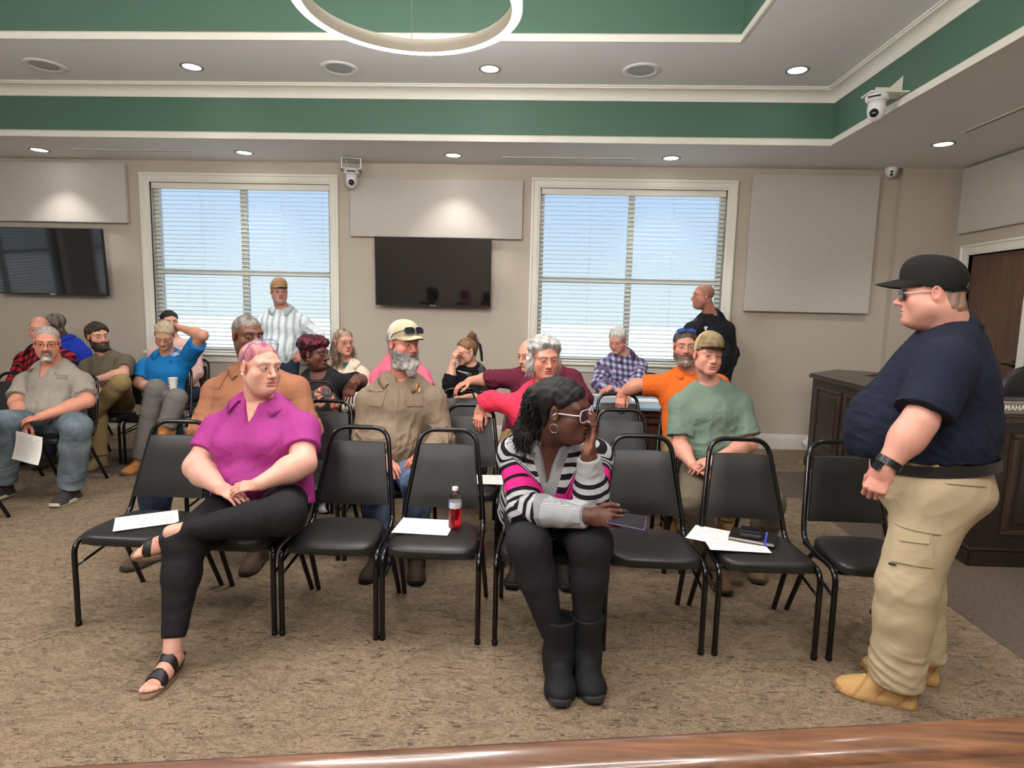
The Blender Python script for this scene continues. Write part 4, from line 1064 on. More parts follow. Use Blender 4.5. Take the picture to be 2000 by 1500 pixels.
def person_head(H, q, parent, h, body_parts, nk, chestp):
    """H: (centre, R, scale). Adds the head/neck skin to body_parts and hair, eyes etc. as children"""
    c0, R, sc = H
    to_l = lambda p: (np.asarray(p)-c0)@R/sc
    to_w = lambda L: c0+(L*sc)@R.T
    nl = to_l(nk); hl = h/sc
    lo = np.minimum(A(-0.12, -0.15, -0.16), nl-0.075); hi = np.maximum(A(0.12, 0.135, 0.135), nl+0.075)
    V = Vol(lo, hi, hl); head_field(V, q, nl, to_l(chestp)); base = V.v.copy()
    P, F = V.mesh(); P = smooth(P, F, 1, 0.4)
    col = head_colors(P, q)
    body_parts.append((to_w(P), F, col))
    # eyes
    lid = q.get('lid', 0.15)
    if lid < 0.8:
        gz = q.get('gaze', (0, 0)); ic = np.array(q.get('iris', (0.05, 0.03, 0.02)))
        for s in (-1, 1):
            b = MB(); b.sphere((0, 0, 0), 0.0122, 20, 14); v = np.array(b.v); f = b.f
            gd = unit(A(gz[0], 1, gz[1])); d = (v/0.0122)@gd
            ecol = np.tile(np.array((0.46, 0.42, 0.39)), (len(v), 1)); ecol[d > 0.835] = ic; ecol[d > 0.965] = (0.005, 0.005, 0.005)
            me = bpy.data.meshes.new('eye'); me.from_pydata([tuple(x) for x in to_w(v+A(s*0.0325, 0.0768, -0.0005))], [], f); me.materials.append(M_EYE); me.shade_smooth()
            a = me.attributes.new('col', 'FLOAT_COLOR', 'POINT'); c4 = np.ones((len(v), 4), np.float32); c4[:, :3] = ecol; a.data.foreach_set('color', c4.ravel())
            o = bpy.data.objects.new('eye', me); C.objects.link(o); o.parent = parent
    def grown(mask_fn, amt_fn, name, colfn, seed=1, rough=0.3, hh=None, m=None, ext=None):
        """a layer grown out of the head: field offset by amt (m) where mask > 0"""
        W = Vol(lo-0.06, hi+0.06, hh or hl*1.15)
        head_field(W, q, nl, to_l(chestp), False)
        ax = [W.o[i]+W.h*np.arange(W.n[i]) for i in range(3)]
        near = np.argwhere(W.v < 0.075); L = near*W.h+W.o
        amt = amt_fn(L); mk_ = mask_fn(L)
        d = W.v[near[:, 0], near[:, 1], near[:, 2]]-amt*np.clip(mk_, 0, 1)
        d = np.where(mk_ > 0, d, 0.02); d = np.maximum(d, -(mk_-0.02)*0.12)
        W.v[:] = 0.05; W.v[near[:, 0], near[:, 1], near[:, 2]] = d
        if ext: ext(W)
        P, F = W.mesh()
        if len(P) == 0: return None
        P = smooth(P, F, 2, 0.5); N = normals(P, F)
        P = P+N*(rough*0.004*wav(P*A(1, 1, 0.35), 160, seed, 4))[:, None]
        cc = colfn(P)
        return mk(name, to_w(P), F, m or M_HAIR, parent, cc)
    hc = np.array(q.get('hairc', rgb(60, 45, 36)))
    def hcol(P, base=hc, v=0.3):
        s = wav(P*A(1, 1, 0.3), 190, 5, 4); cc = base*(1+v*s)[:, None]
        if 'hairc2' in q:
            k = np.clip(0.5+0.9*wav(P*A(1, 1, 0.4), 70, 8, 3)+q.get('mix2', 0.0), 0, 1)[:, None]; cc = cc*(1-k)+np.array(q['hairc2'])*(1+v*s)[:, None]*k
        return np.clip(cc, 0, 1)
    if q.get('hair', 0.012) and q.get('hair') != 'none':
        ha = q.get('hair', 0.012); vol = q.get('hvol')
        def amt(L):
            a = np.full(len(L), ha)
            if vol: a = a+vol(L)
            return a*(1+0.25*wav(L, 60, 3, 3))*(0.3+0.7*np.clip(hair_line(L, q)/0.035, 0, 1))
        grown(lambda L: np.minimum(np.minimum(np.clip((hair_line(L, q))/0.02, -1, 1), np.where(q.get('bald', 0)*((L[:, 2] > 0.045) & (L[:, 1] > -0.07)) > 0.5, -1, 1)), np.where((np.abs(L[:, 0]) > 0.070) & (L[:, 1] > -0.03) & (L[:, 1] < 0.012) & (L[:, 2] < 0.022) & (q.get('overear', 0) == 0), -1, 1)),
              amt, 'hair', hcol, 2, q.get('hrough', 0.5))
    if q.get('beard'):
        bd = np.array(q.get('beardc', hc)); bl = q['beard']
        def bmask(L):
            x, y, z = L[:, 0], L[:, 1], L[:, 2]
            if q.get('goatee'):
                m = np.minimum((0.036-np.abs(x))/0.01, (-0.044-z)/0.008)
                m = np.minimum(m, (y-0.045)/0.01)
                m = np.minimum(m, (z+0.135)/0.01)
            else:
                # cheek line from the sideburn down to the corner of the moustache
                zc = -0.012-0.036*np.clip((y-0.0)/0.075, 0, 1)
                m = np.minimum((zc-z)/0.010, (y+0.004+np.clip(-z-0.05, 0, 0.1)*0.2)/0.010)
                m = np.minimum(m, (z+0.155)/0.01)
            mouth = 1-((x/0.0225)**2+((z+0.068)/0.0075)**2)
            m = np.where((mouth > 0) & (y > 0.06), -1.0, m)
            nose = 1-((x/0.018)**2+((z+0.032)/0.016)**2); m = np.where((nose > 0) & (y > 0.06), -1.0, m)
            return np.clip(m, -1, 1)
        def bamt(L):
            z = L[:, 2]; lo_ = np.clip((-0.070-z)/0.04, 0, 1)
            ctr = np.exp(-(L[:, 0]/0.045)**2); return (0.005+min(bl, 0.028)*lo_*(0.35+0.65*ctr))*(1+0.25*wav(L, 90, 6, 3))
        def bcol(P):
            s = wav(P*A(1, 1, 0.3), 190, 4, 4); cc = bd*(1+0.25*s)[:, None]
            if 'beardc2' in q:
                k = np.clip((-0.088-P[:, 2])/0.03+0.3*wav(P, 60, 2, 3), 0, 1)[:, None]; cc = cc*(1-k)+np.array(q['beardc2'])*(1+0.2*s)[:, None]*k
            return np.clip(cc, 0, 1)
        def bext(W):
            if bl > 0.03 and not q.get('goatee'):
                l_ = bl*1.0; W.cone((0, 0.074, -0.105), (0, 0.085, -0.112-l_), 0.036, 0.020, 0.03); W.cone((-0.03, 0.055, -0.10), (-0.012, 0.078, -0.105-l_*0.8), 0.026, 0.02, 0.03); W.cone((0.03, 0.055, -0.10), (0.012, 0.078, -0.105-l_*0.8), 0.026, 0.02, 0.03)
        grown(bmask, bamt, 'beard', bcol, 3, 0.7, ext=bext)
    # glasses
    gl = q.get('glasses')
    if gl:
        go = bpy.data.objects.new('glasses', None); C.objects.link(go); go.parent = parent
        fm = gl['m']; th = gl.get('th', 0.0011); wx, wz = gl.get('w', 0.024), gl.get('hgt', 0.016); gz0 = gl.get('z', -0.004); gy = 0.101
        if gl.get('up'):            # pushed up on the head or cap: shift up and back, tilted
            U = gl['up']
        W = lambda pts: [tuple(to_w(A(*p))) for p in pts] if not gl.get('up') else [tuple(to_w(tilt(A(*p), gl['up']))) for p in pts]
        def tilt(p, U):
            a = U.get('rot', 0.5); o = A(0, 0.0, 0.0); x_, y_, z_ = p
            return A(x_*U.get('wide', 1.05), y_*math.cos(a)-z_*math.sin(a)+U.get('dy', 0), y_*math.sin(a)+z_*math.cos(a)+U['dz'])
        b = MB()
        for s in (-1, 1):
            pts = []
            for k in range(20):
                a = 2*PI*k/20; e = gl.get('sq', 0.6); xx = math.copysign(abs(math.cos(a))**e, math.cos(a))*wx; zz = math.copysign(abs(math.sin(a))**e, math.sin(a))*wz
                pts.append((s*0.034+xx, gy-0.10*(abs(s*0.034+xx)-0.02)**1*0.25-0.35*max(0, abs(s*0.034+xx)-0.03), gz0+zz))
            b.tube(W(pts), th*sc, 6, True)
        b.tube(W([(-0.010, gy+0.002, gz0+0.004), (0, gy+0.004, gz0+0.006), (0.010, gy+0.002, gz0+0.004)]), th*sc, 6)
        b.build('rims', fm, go, smooth=True)
        for s in (-1, 1):
            MB().tube(W([(s*(0.034+wx), gy-0.011, gz0+0.005), (s*0.073, 0.06, gz0+0.006), (s*0.0795, 0.0, gz0+0.008), (s*0.081, -0.022, gz0-0.006)]), gl.get('tth', th*1.3)*sc, 6).build('temple', gl.get('tm', fm), go, smooth=True)
        if gl.get('lens'):
            for s in (-1, 1):
                pts = [(s*0.034, gy+0.0015, gz0)]
                for k in range(20):
                    a = 2*PI*k/20; e = gl.get('sq', 0.6); xx = math.copysign(abs(math.cos(a))**e, math.cos(a))*wx; zz = math.copysign(abs(math.sin(a))**e, math.sin(a))*wz
                    pts.append((s*0.034+xx, gy-0.10*(abs(s*0.034+xx)-0.02)*0.25-0.35*max(0, abs(s*0.034+xx)-0.03), gz0+zz))
                b = MB(); b.add(W(pts), [(0, 1+k, 1+(k+1) % 20) for k in range(20)]); b.build('lens', gl['lens'], go, smooth=True)
    # cap
    cp = q.get('cap')
    if cp:
        co = bpy.data.objects.new('cap', None); C.objects.link(co); co.parent = parent
        W = Vol(A(-0.11, -0.14, -0.02), A(0.11, 0.13, 0.16), max(hl*1.2, 0.003))
        tl = cp.get('tilt', 0.0)
        W.ell((0, -0.008, 0.040), (0.0855, 0.107, 0.096+cp.get('tall', 0)), 0.0)
        if cp.get('tall', 0): W.ell((0, 0.05, 0.09), (0.055, 0.045, 0.045), 0.05)
        W.ell((0, -0.010, 0.030), (0.080, 0.100, 0.090+cp.get('tall', 0)), 0.0, op='s')
        W.cut((0, 0.09, 0.045+cp.get('dz', 0)), (0, 0.22+tl, -1.0))
        P, F = W.mesh(); P = smooth(P, F, 1, 0.4); P[:, 2] += cp.get('lift', 0)
        cc = np.tile(np.array(cp['col']), (len(P), 1))
        if 'back' in cp: cc[P[:, 1] < 0.012] = cp['back']
        if cp.get('camo'): k = np.clip(0.5+1.2*wav(P, 70, 12, 4), 0, 1)[:, None]; cc = cc*(1-k*0.45)+np.array(rgb(84, 70, 52))*k*0.45
        seam = (np.abs(P[:, 0]) < 0.0012) | (np.abs(np.abs(P[:, 0])-0.055+0.35*np.clip(P[:, 2]-0.05, 0, 1)) < 0.001); cc[seam] *= 0.8
        mk('crown', to_w(P), F, M_CAPCLOTH, co, cc)
        b = MB(); vs = []; fs = []; nu, nv = 19, 7; bl = cp.get('brim', 0.068); z0 = 0.047+cp.get('dz', 0)+cp.get('lift', 0)
        for top in (1, 0):
            for j in range(nv):
                for i in range(nu):
                    a = PI*(0.10+0.80*i/(nu-1)); r0 = A(0.084*math.cos(a), 0.008+0.088*math.sin(a))
                    s = j/(nv-1); prof = math.sin(PI*i/(nu-1))**0.55
                    y = r0[1]+s*bl*prof; x = r0[0]*(1-0.10*s)
                    z = z0+0.016*math.sin(a)-0.004-cp.get('curve', 0.020)*(x/0.08)**2*(0.3+0.7*s)-cp.get('droop', 0.10)*s*bl*prof
                    vs.append((x, y, z+(0.0026 if top else 0)))
        N = nu*nv
        for j in range(nv-1):
            for i in range(nu-1):
                a = j*nu+i; fs.append((a+nu, a+1+nu, a+1, a)); fs.append((N+a, N+a+1, N+a+1+nu, N+a+nu))
        per = [i for i in range(nu)]+[j*nu+nu-1 for j in range(1, nv)]+[(nv-1)*nu+i for i in range(nu-2, -1, -1)]+[j*nu for j in range(nv-2, 0, -1)]
        for i in range(len(per)): a, c_ = per[i], per[(i+1) % len(per)]; fs.append((a, c_, N+c_, N+a))
        b.add([tuple(p) for p in to_w(np.array(vs))], fs); bo = b.build('brim', cp.get('brimm') or flat_cloth('cap_brim_%02x%02x%02x' % tuple(int(255*x) for x in cp['col']), cp.get('brimc', cp['col'])), co, smooth=True, angle=60)
        b = MB(); b.sphere((0, -0.008, 0.137+cp.get('tall', 0)*0.9+cp.get('lift', 0)), 0.006, 10, 6, (1, 1, 0.5)); b.v = [tuple(p) for p in to_w(np.array(b.v))]
        b.build('top_button', cp.get('brimm') or flat_cloth('cap_brim_%02x%02x%02x' % tuple(int(255*x) for x in cp['col']), cp.get('brimc', cp['col'])), co, smooth=True)
    er = q.get('earring')
    if er:
        for s in ((-1, 1) if er.get('both') else (er['s'],)):
            if er.get('hoop'):
                R_ = er['hoop']; pts = [tuple(to_w(A(s*0.084, -0.008+R_*math.cos(2*PI*k/20), -0.040-R_+R_*math.sin(2*PI*k/20)))) for k in range(20)]
                MB().tube(pts, er.get('th', 0.0016), 6, True).build('earring', er['m'], parent, smooth=True)
            else:
                b = MB(); b.sphere(tuple(to_w(A(s*0.087, -0.002, -0.034))), 0.006, 10, 8); b.build('earring', er['m'], parent, smooth=True)
    return to_w, to_l
def m_capcloth():
    t = NT('cap_cloth'); a = t.attr('col'); v = t.obj(); t.bump(t.noise(v, 800, 2), 0.3, 0.0008)
    return t.set(t.mix(0.35, a.outputs['Color'], t.mix(t.noise(v, 900, 2), (0.35, 0.35, 0.35), (0.65, 0.65, 0.65)), 'OVERLAY'), 0.85, spec=0.2)
M_CAPCLOTH = m_capcloth()
def flat_cloth(name, col): return mat(name, col, 0.8, var=0.06, bump=0.25, bscale=700, spec=0.2)
# ------------------------------------------------------------------ people: hands
def hand(V, w, d, n, s, size=1.0, curl=(0.3, 0.3, 0.3, 0.3), thumb=0.4, spread=0.06, nails=None, thumb_in=0.3, k=0.006):
    """w wrist, d along the palm, n the way the palm faces, s thumb side (+1/-1 picks the sign of n x d)"""
    d = unit(d); n = unit(n-np.dot(n, d)*d); t = np.cross(n, d)*s; z = size
    kn = w+d*0.088*z
    V.econe(w-d*0.01, w+d*0.03*z, t, (0.027*z, 0.019*z), (0.033*z, 0.016*z), 0.012); V.econe(w+d*0.025*z, kn-d*0.004, t, (0.034*z, 0.0155*z), (0.040*z, 0.0125*z), 0.012)
    V.ell(w+d*0.03*z+t*0.020*z+n*0.010*z, (0.016*z, 0.016*z, 0.016*z), 0.014)
    off = (0.030, 0.0105, -0.0095, -0.0285); L = ((0.040, 0.025, 0.022), (0.044, 0.029, 0.023), (0.041, 0.027, 0.023), (0.032, 0.020, 0.020)); R = (0.0088, 0.0090, 0.0086, 0.0076)
    back = (0.0, 0.003, -0.001, -0.008)
    for i in range(4):
        p = kn+t*off[i]*z+d*back[i]*z; ang = 0.0; c = curl[i]; sp = spread*(1.5-i)
        e = unit(d+t*sp)
        pts = [p-d*0.012*z, p]; rr = [R[i]*z*1.05, R[i]*z*1.05]
        cs = c if hasattr(c, '__len__') else (c*0.9, c*1.1, c*0.7)
        for j in range(3):
            ang += cs[j]; dv = e*math.cos(ang)+n*math.sin(ang); p = p+dv*L[i][j]*z; pts.append(p); rr.append(R[i]*z*(1.0-0.09*(j+1)))
        V.chain(pts, rr, k*0.6)
        for j in (1, 2): V.ell(pts[j], (rr[j]*1.06,)*3, 0.003)
        if nails is not None: nails.append(pts[-1]+(-n*math.cos(ang)+e*math.sin(ang))*rr[-1]*0.9)
    b = w+d*0.024*z+t*0.026*z+n*0.006*z
    e1 = unit(d*0.75+t*(0.75-0.4*thumb_in)+n*(0.25+0.5*thumb_in)); e2 = unit(d*1.0+t*(0.35-0.5*thumb)+n*(0.1+0.5*thumb)); e3 = unit(d*1.0+t*(0.1-0.8*thumb)+n*(0.1+0.6*thumb))
    pts = [b, b+e1*0.040*z, b+e1*0.040*z+e2*0.032*z, b+e1*0.040*z+e2*0.032*z+e3*0.026*z]
    V.chain(pts, [0.0150*z, 0.0118*z, 0.0108*z, 0.0088*z], k*0.8)
    if nails is not None: nails.append(pts[-1]+unit(t-0.2*n)*0.006*z)
    return kn
# ------------------------------------------------------------------ people: bodies and clothes
def capcone(V, a, b, ra, rb, k=0.02, op='u', cut0=False):
    """tapered limb cover ending in a clean flat rim at b"""
    a = np.asarray(a, float); b = np.asarray(b, float); m = max(ra, rb)
    sl, X = V.win(np.minimum(a, b)-m, np.maximum(a, b)+m, k+2*V.h)
    if sl is None: return
    d = b-a; L = np.linalg.norm(d); u = d/L
    p = [X[i]-np.float32(a[i]) for i in range(3)]
    z = p[0]*np.float32(u[0])+p[1]*np.float32(u[1])+p[2]*np.float32(u[2]); t = np.clip(z/np.float32(L), 0, 1)
    dist = np.sqrt((p[0]-t*np.float32(d[0]))**2+(p[1]-t*np.float32(d[1]))**2+(p[2]-t*np.float32(d[2]))**2)-(ra+t*np.float32(rb-ra))
    V.op(sl, np.maximum(dist, z-np.float32(L)), k, op)
def torso_axes(J):
    up = unit(J['nk']-J['pel']); s1 = unit(J['sr']-J['sl']); s0 = unit(J['hr']-J['hl'])
    return up, s0, s1, unit(np.cross(s0, up)), unit(np.cross(s1, up))
def torso(V, J, q, e=0.0):
    up, s0, s1, f0, f1 = torso_axes(J); L = np.linalg.norm(J['nk']-J['pel']); pel = J['pel']
    g = q.get('g', 1.0); hw, ww, cw = [x*g for x in q.get('W', (0.165, 0.150, 0.165))]; hd, wd, cd = [x*g for x in q.get('D', (0.115, 0.105, 0.115))]
    fm = unit(f0+f1); sm = unit(s0+s1); bow = q.get('bow', 0.0)
    p0 = pel-up*0.02; p1 = pel+up*L*0.33-fm*bow; p2 = pel+up*L*0.66-f1*bow; p3 = pel+up*L*0.90
    V.econe(p0, p1, s0, (hw+e, hd+e), (ww+e, wd+e), 0.04); V.econe(p1, p2, sm, (ww+e, wd+e), (cw+e, cd+e), 0.05)
    V.econe(p2, p3, s1, (cw+e, cd+e), (cw*0.80+e, cd*0.66+e), 0.05)
    bl = q.get('belly', 0.0)
    if bl: V.ell(pel+up*L*q.get('bz', 0.24)+fm*(wd*0.35+bl*0.55), (ww*0.93+e, wd*0.75+bl*0.55+e, L*q.get('bh', 0.27)+e), 0.06, np.stack([sm, fm, up]))
    bu = q.get('bust', 0.0)
    if bu:
        for s in (-1, 1): V.ell(pel+up*L*0.60+f1*(cd*0.62)+s1*s*cw*0.45, (0.078*g+e, 0.052+bu+e, 0.078*g+e), 0.05, np.stack([s1, f1, up]))
    sr_ = (q.get('sh', 0.066)-0.007)*g**0.5
    for S in (J['sl'], J['sr']):
        V.cone(J['nk']+up*0.012, S, 0.040+e*0.7, sr_+e*0.8, 0.05); V.ell(S, (sr_+e,)*3, 0.035)
        V.cone(p2+(S-J['nk'])*0.55, S-up*0.02, 0.066*g+e, sr_*0.92+e, 0.04)
def arm_r(q):
    g = q.get('ga', q.get('g', 1.0)); return 0.056*g, 0.046*g, 0.046*g, 0.030*min(g, 1.15)
def arm(V, J, q, sd, e=0.0, k=0.03):
    S, E, W_ = J['s'+sd], J['e'+sd], J['w'+sd]; r = arm_r(q)
    V.cone(S, E, r[0]+e, r[1]+e, k); V.cone(E, E+(W_-E)*0.35, r[1]+e, r[2]+0.002+e, k); V.cone(E+(W_-E)*0.3, W_, r[2]+0.002+e, r[3]+e, k)
def legs(V, J, q, e=0.0, hem=0.93, k=0.04, rs=(0.092, 0.066, 0.062, 0.044), flare=0.0, kn=0.0):
    g = q.get('gl', q.get('g', 1.0)); rs = [x*g for x in rs]
    for s in 'lr':
        H, K, N_ = J['h'+s], J['k'+s], J['a'+s]
        V.cone(H, K, rs[0]+e, rs[1]+e, k); m = K+(N_-K)*0.3; b = unit(N_-K)
        V.cone(K, m, rs[1]+e, rs[2]+0.004+e, k*0.6)
        capcone(V, m, K+(N_-K)*hem, rs[2]+0.004+e, rs[3]+e+flare, k*0.6)
        if kn: V.ell(K, (rs[1]+e+kn,)*3, 0.03)
def bounds(pts, m): p = np.array(pts); return p.min(0)-m, p.max(0)+m
def coords(P, J, q):
    """su: down the body or out along the sleeve, sv: across"""
    up, s0, s1, f0, f1 = torso_axes(J); D = P-J['nk']; su = -(D@up); sv = D@s1; ar = np.zeros(len(P))
    dt = np.sqrt((D@s1)**2+(D@f1)**2)
    for sd in 'lr':
        S, E, W_ = J['s'+sd], J['e'+sd], J['w'+sd]; acc = 0.0; best = np.full(len(P), 9.0); bs = np.zeros(len(P)); bv = np.zeros(len(P))
        for a, b in ((S, E), (E, W_)):
            d = b-a; L = np.linalg.norm(d); u = d/L; t = np.clip((P-a)@u/L, 0, 1.2); R = P-a-t[:, None]*d; dd = np.linalg.norm(R, axis=1)
            m = dd < best; best[m] = dd[m]; bs[m] = (acc+t*L)[m]; sd_ = unit(np.cross(u, A(0, 1, 0.2))); bv[m] = (R@sd_)[m]; acc += L
        along = (P-S)@unit(E-S); lim = 0.105*q.get('ga', q.get('g', 1))
        k = np.clip((dt-0.09*q.get('g', 1)+0.02-best)/0.03+0.5, 0, 1)*np.clip((lim*1.1-best)/0.01, 0, 1)*np.clip((np.maximum(along-0.03, bs-0.13))/0.05, 0, 1); k = k*k*(3-2*k)
        su = su*(1-k)+(bs+q.get('soff', 0.06))*k; sv = sv*(1-k)+bv*k; ar = np.maximum(ar, k)
    return su, sv, ar
class Person: pass
def person(label, q, J, cat='person'):
    R = thing('person', label, cat, (J['pel'][0], J['pel'][1], 0)); R.location = (0, 0, 0)
    o = Person(); o.root = R; o.q = q; o.J = J; h = q.get('h', 0.0035)
    # head turns are given relative to the front of the room; add the bearing of the seat
    hr = frame_head(J['hy'][0]+math.degrees(math.atan2(-J['head'][0], J['head'][1])), J['hy'][1], J['hy'][2]); hs = J.get('hs', 1.0); J['head'] = np.asarray(J['head'], float)
    up, s0, s1, f0, f1 = torso_axes(J)
    for s_ in 'lr': J['s'+s_] = J['s'+s_]-up*q.get('sdrop', 0.045)
    parts = []
    o.to_w, o.to_l = person_head((J['head'], hr, hs), q, R, h, parts, J['nk']-up*0.02, J['nk'])
    sk = np.array(q['skin'])
    # trunk under the clothes, open at the neck
    lo, hi = bounds([J['pel'], J['nk'], J['sl'], J['sr'], J['hl'], J['hr']], 0.26*q.get('g', 1)+0.03); V = Vol(lo, hi, 0.011)
    torso(V, J, q, -0.002)
    if q.get('top'): V.cut(J['pel']-up*(q['top'].get('hem', 0.02)-0.02), -up+f0*q['top'].get('hemtilt', 0.0))
    V.cone(J['nk'], J['head']-hr[:, 2]*0.05*hs, 0.052, 0.05, 0.04)
    lp, lf = V.mesh(); lp = smooth(lp, lf, 2)
    parts.append((lp, lf, np.tile(sk, (len(lp), 1))))
    # arms and hands
    nails = []
    for sd in 'lr':
        if ('w'+sd) not in J: continue
        S, E, W_ = J['s'+sd], J['e'+sd], J['w'+sd]; H = J.get('hand'+sd)
        tip = W_+unit(H['d'])*0.22 if H else W_
        if q.get('barearm', 1):
            lo, hi = bounds([S+(E-S)*q.get('bare_from', 0.0), E, W_], 0.085*q.get('g', 1)); V = Vol(lo, hi, max(h, 0.005)); arm(V, J, q, sd)
            pp, ff = V.mesh(); pp = smooth(pp, ff, 1)
            el = np.exp(-((pp-E)**2).sum(1)/0.05**2)[:, None]; parts.append((pp, ff, np.tile(sk, (len(pp), 1))*(1-0.12*el)+sk*np.array([1.1, 0.75, 0.72])*0.12*el))
        if H:
            hh = q.get('hh', min(h, 0.0032)); z = H.get('size', q.get('hand', 1.0))
            lo, hi = bounds([W_-unit(H['d'])*0.06, W_+unit(H['d'])*0.10*z], 0.105*z); V = Vol(lo, hi, hh); nl = []
            hand(V, W_, np.asarray(H['d'], float), np.asarray(H['n'], float), -1 if sd == 'l' else 1, z, H.get('curl', (0.3,)*4), H.get('thumb', 0.4), H.get('spread', 0.05), nl, H.get('tin', 0.3))
            V.cone(W_-unit(W_-E)*0.055, W_+unit(H['d'])*0.01, arm_r(q)[3]+0.003, arm_r(q)[3]-0.004, 0.015)
            pp, ff = V.mesh(); pp = smooth(pp, ff, 1, 0.35); cc = np.tile(sk*np.array([1.03, 0.93, 0.92]), (len(pp), 1))
            if q.get('palm') is not None:
                nn = normals(pp, ff)@unit(H['n']); k = np.clip(nn*1.2, 0, 1)[:, None]; cc = cc*(1-k)+np.array(q['palm'])*k
            nc = np.array(q.get('nail', tuple(np.clip(sk*np.array([1.12, 1.0, 1.0]), 0, 1))))
            for n_ in nl: m = ((pp-n_)**2).sum(1) < (0.0068*z)**2; cc[m] = nc
            parts.append((pp, ff, cc))
    # bare feet
    for sd in q.get('barefeet', ''):
        pp, ff = foot(J, q, sd, 0.0); parts.append((pp, ff, foot_col(pp, J, sd, sk, q)))
        V = Vol(*bounds([J['k'+sd]+(J['a'+sd]-J['k'+sd])*0.7, J['a'+sd]], 0.08), 0.006); V.cone(J['k'+sd]+(J['a'+sd]-J['k'+sd])*0.75, J['a'+sd], 0.040, 0.035, 0.02); pp, ff = V.mesh(); parts.append((pp, ff, np.tile(sk, (len(pp), 1))))
    P, F, cc = joinPF(parts); o.body = mk('body', P, F, M_SKIN, R, np.clip(cc, 0, 1))
    # shirt
    T = q.get('top')
    if T:
        e = T.get('e', 0.014); L = np.linalg.norm(J['nk']-J['pel']); hem = J['pel']-up*T.get('hem', 0.02)+f0*0.0
        lo, hi = bounds([J['pel'], J['nk']+up*0.05, J['sl'], J['sr']]+[J[x] for x in ('el', 'er')]+([J['wl'], J['wr']] if T['sleeve'] > 1 else []), 0.24*q.get('g', 1)+0.05)
        V = Vol(lo, hi, T.get('h', 0.007)); torso(V, J, q, e)
        if T.get('skirt'): V.econe(J['pel']+up*0.06, J['pel']-up*T['skirt'], s0, (q.get('W', (0.165,))[0]*q.get('g', 1)+e+0.012, q.get('D', (0.115,))[0]*q.get('g', 1)+e+0.01), (q.get('W', (0.165,))[0]*q.get('g', 1)+e+0.02, q.get('D', (0.115,))[0]*q.get('g', 1)+e+0.015), 0.04)
        V.cut(hem-f0*0.0, -up+f0*T.get('hemtilt', 0.0))
        r = arm_r(q); ends = []
        for sd in 'lr':
            S, E, W_ = J['s'+sd], J['e'+sd], J['w'+sd]; sl_ = T['sleeve']; es = T.get('se', e)
            if sl_ <= 1.0:
                u = unit(E-S); b = S+(E-S)*sl_; capcone(V, S-u*0.0, b, r[0]+es+0.008, r[0]+(r[1]-r[0])*sl_+es+T.get('flare', 0.012), T.get('ak', 0.026))
                ends.append((b, u, r[0]+(r[1]-r[0])*sl_+es+T.get('flare', 0.012)-0.006))
            else:
                V.cone(S, E, r[0]+es+0.004, r[1]+es+0.004, 0.028); u = unit(W_-E); b = E+(W_-E)*(sl_-1); rb = r[2]+(r[3]-r[2])*(sl_-1)+es+T.get('flare', 0.0)
                m = E+(W_-E)*0.3*(sl_-1); V.cone(E, m, r[1]+es+0.003, r[2]+es+0.004, 0.03); capcone(V, m, b, r[2]+es+0.004, rb, 0.03); ends.append((b, u, rb-0.005))
        nr = (q.get('neck', 0.049 if q.get('fem') else 0.056)+q.get('fat', 0)*0.012)+T.get('neckw', 0.004)
        nd = unit(J['head']-hr[:, 2]*0.06-J['nk'])
        V.cone(J['nk']+nd*0.005+f1*0.006, J['nk']+nd*0.2, nr, nr*1.25, 0.008, op='s')
        if T.get('scoop'): V.ell(J['nk']+f1*0.09+up*0.01, (T['scoop']*0.85, 0.09, T['scoop']), 0.01, np.stack([s1, f1, up]), op='s')
        if T.get('vneck'):
            p0 = J['nk']+f1*0.085+up*0.02
            for a_ in (0, 1): V.cone(p0+f1*0.05*a_, p0+f1*(0.06+0.06*a_)-up*T['vneck'], T.get('vw', 0.04), 0.006, 0.004, op='s')
        P, F = V.mesh(); P = smooth(P, F, 2, 0.5); N = normals(P, F)
        fa = T.get('fold', 0.006)*1.6
        if fa:
            su, sv, ar = coords(P, J, q); w1 = folds(P, T.get('ff', 24), T.get('seed', 3), unit(up+s1*0.25)); w2 = folds(P, 44, T.get('seed', 3)+4, unit(s1+up*0.5)); w3 = wav(P, 13, 2)
            lowm = np.clip((su-0.12)/0.2, 0.25, 1.0)
            dd = fa*(0.9*w1+0.55*w2+0.45*w3)*lowm
            for sd in 'lr':
                if T['sleeve'] > 1:
                    E = J['e'+sd]; k = np.exp(-((P-E)**2).sum(1)/0.09**2); dd += k*fa*1.3*folds(P, 38, 7, unit(np.cross(unit(J['w'+sd]-E), A(0.3, 0.5, 0.8))))
            P = P+N*dd[:, None]
        su, sv, ar = coords(P, J, q)
        at_ = {'su': su, 'sv': sv, 'arm': ar}
        if T.get('rib'):
            D = P-J['nk']; x_ = np.abs(D@s1); z_ = D@up; dp = T['vneck']; a_ = T.get('ribw', 0.062); nx, nz = dp+0.02, -(a_); nn_ = math.hypot(nx, nz)
            dv = (x_*nx+(z_+dp)*nz)/nn_; ra_ = np.sqrt((D@s1)**2+(D@f1)**2)-nr; vn = np.where((D@f1 > 0.02) & (z_ < 0.03), dv, ra_); at_['vn'] = vn
        o.top = mk(T.get('name', 'shirt'), P, F, T['m'], R, None, at_); o.topPF = (P, F)
        if T.get('collar'): collar(o, T, nr, nd)
        for sd in 'lr':
            if T.get('band') and T['sleeve'] <= 1: pass
    # legs
    B = q.get('bottom')
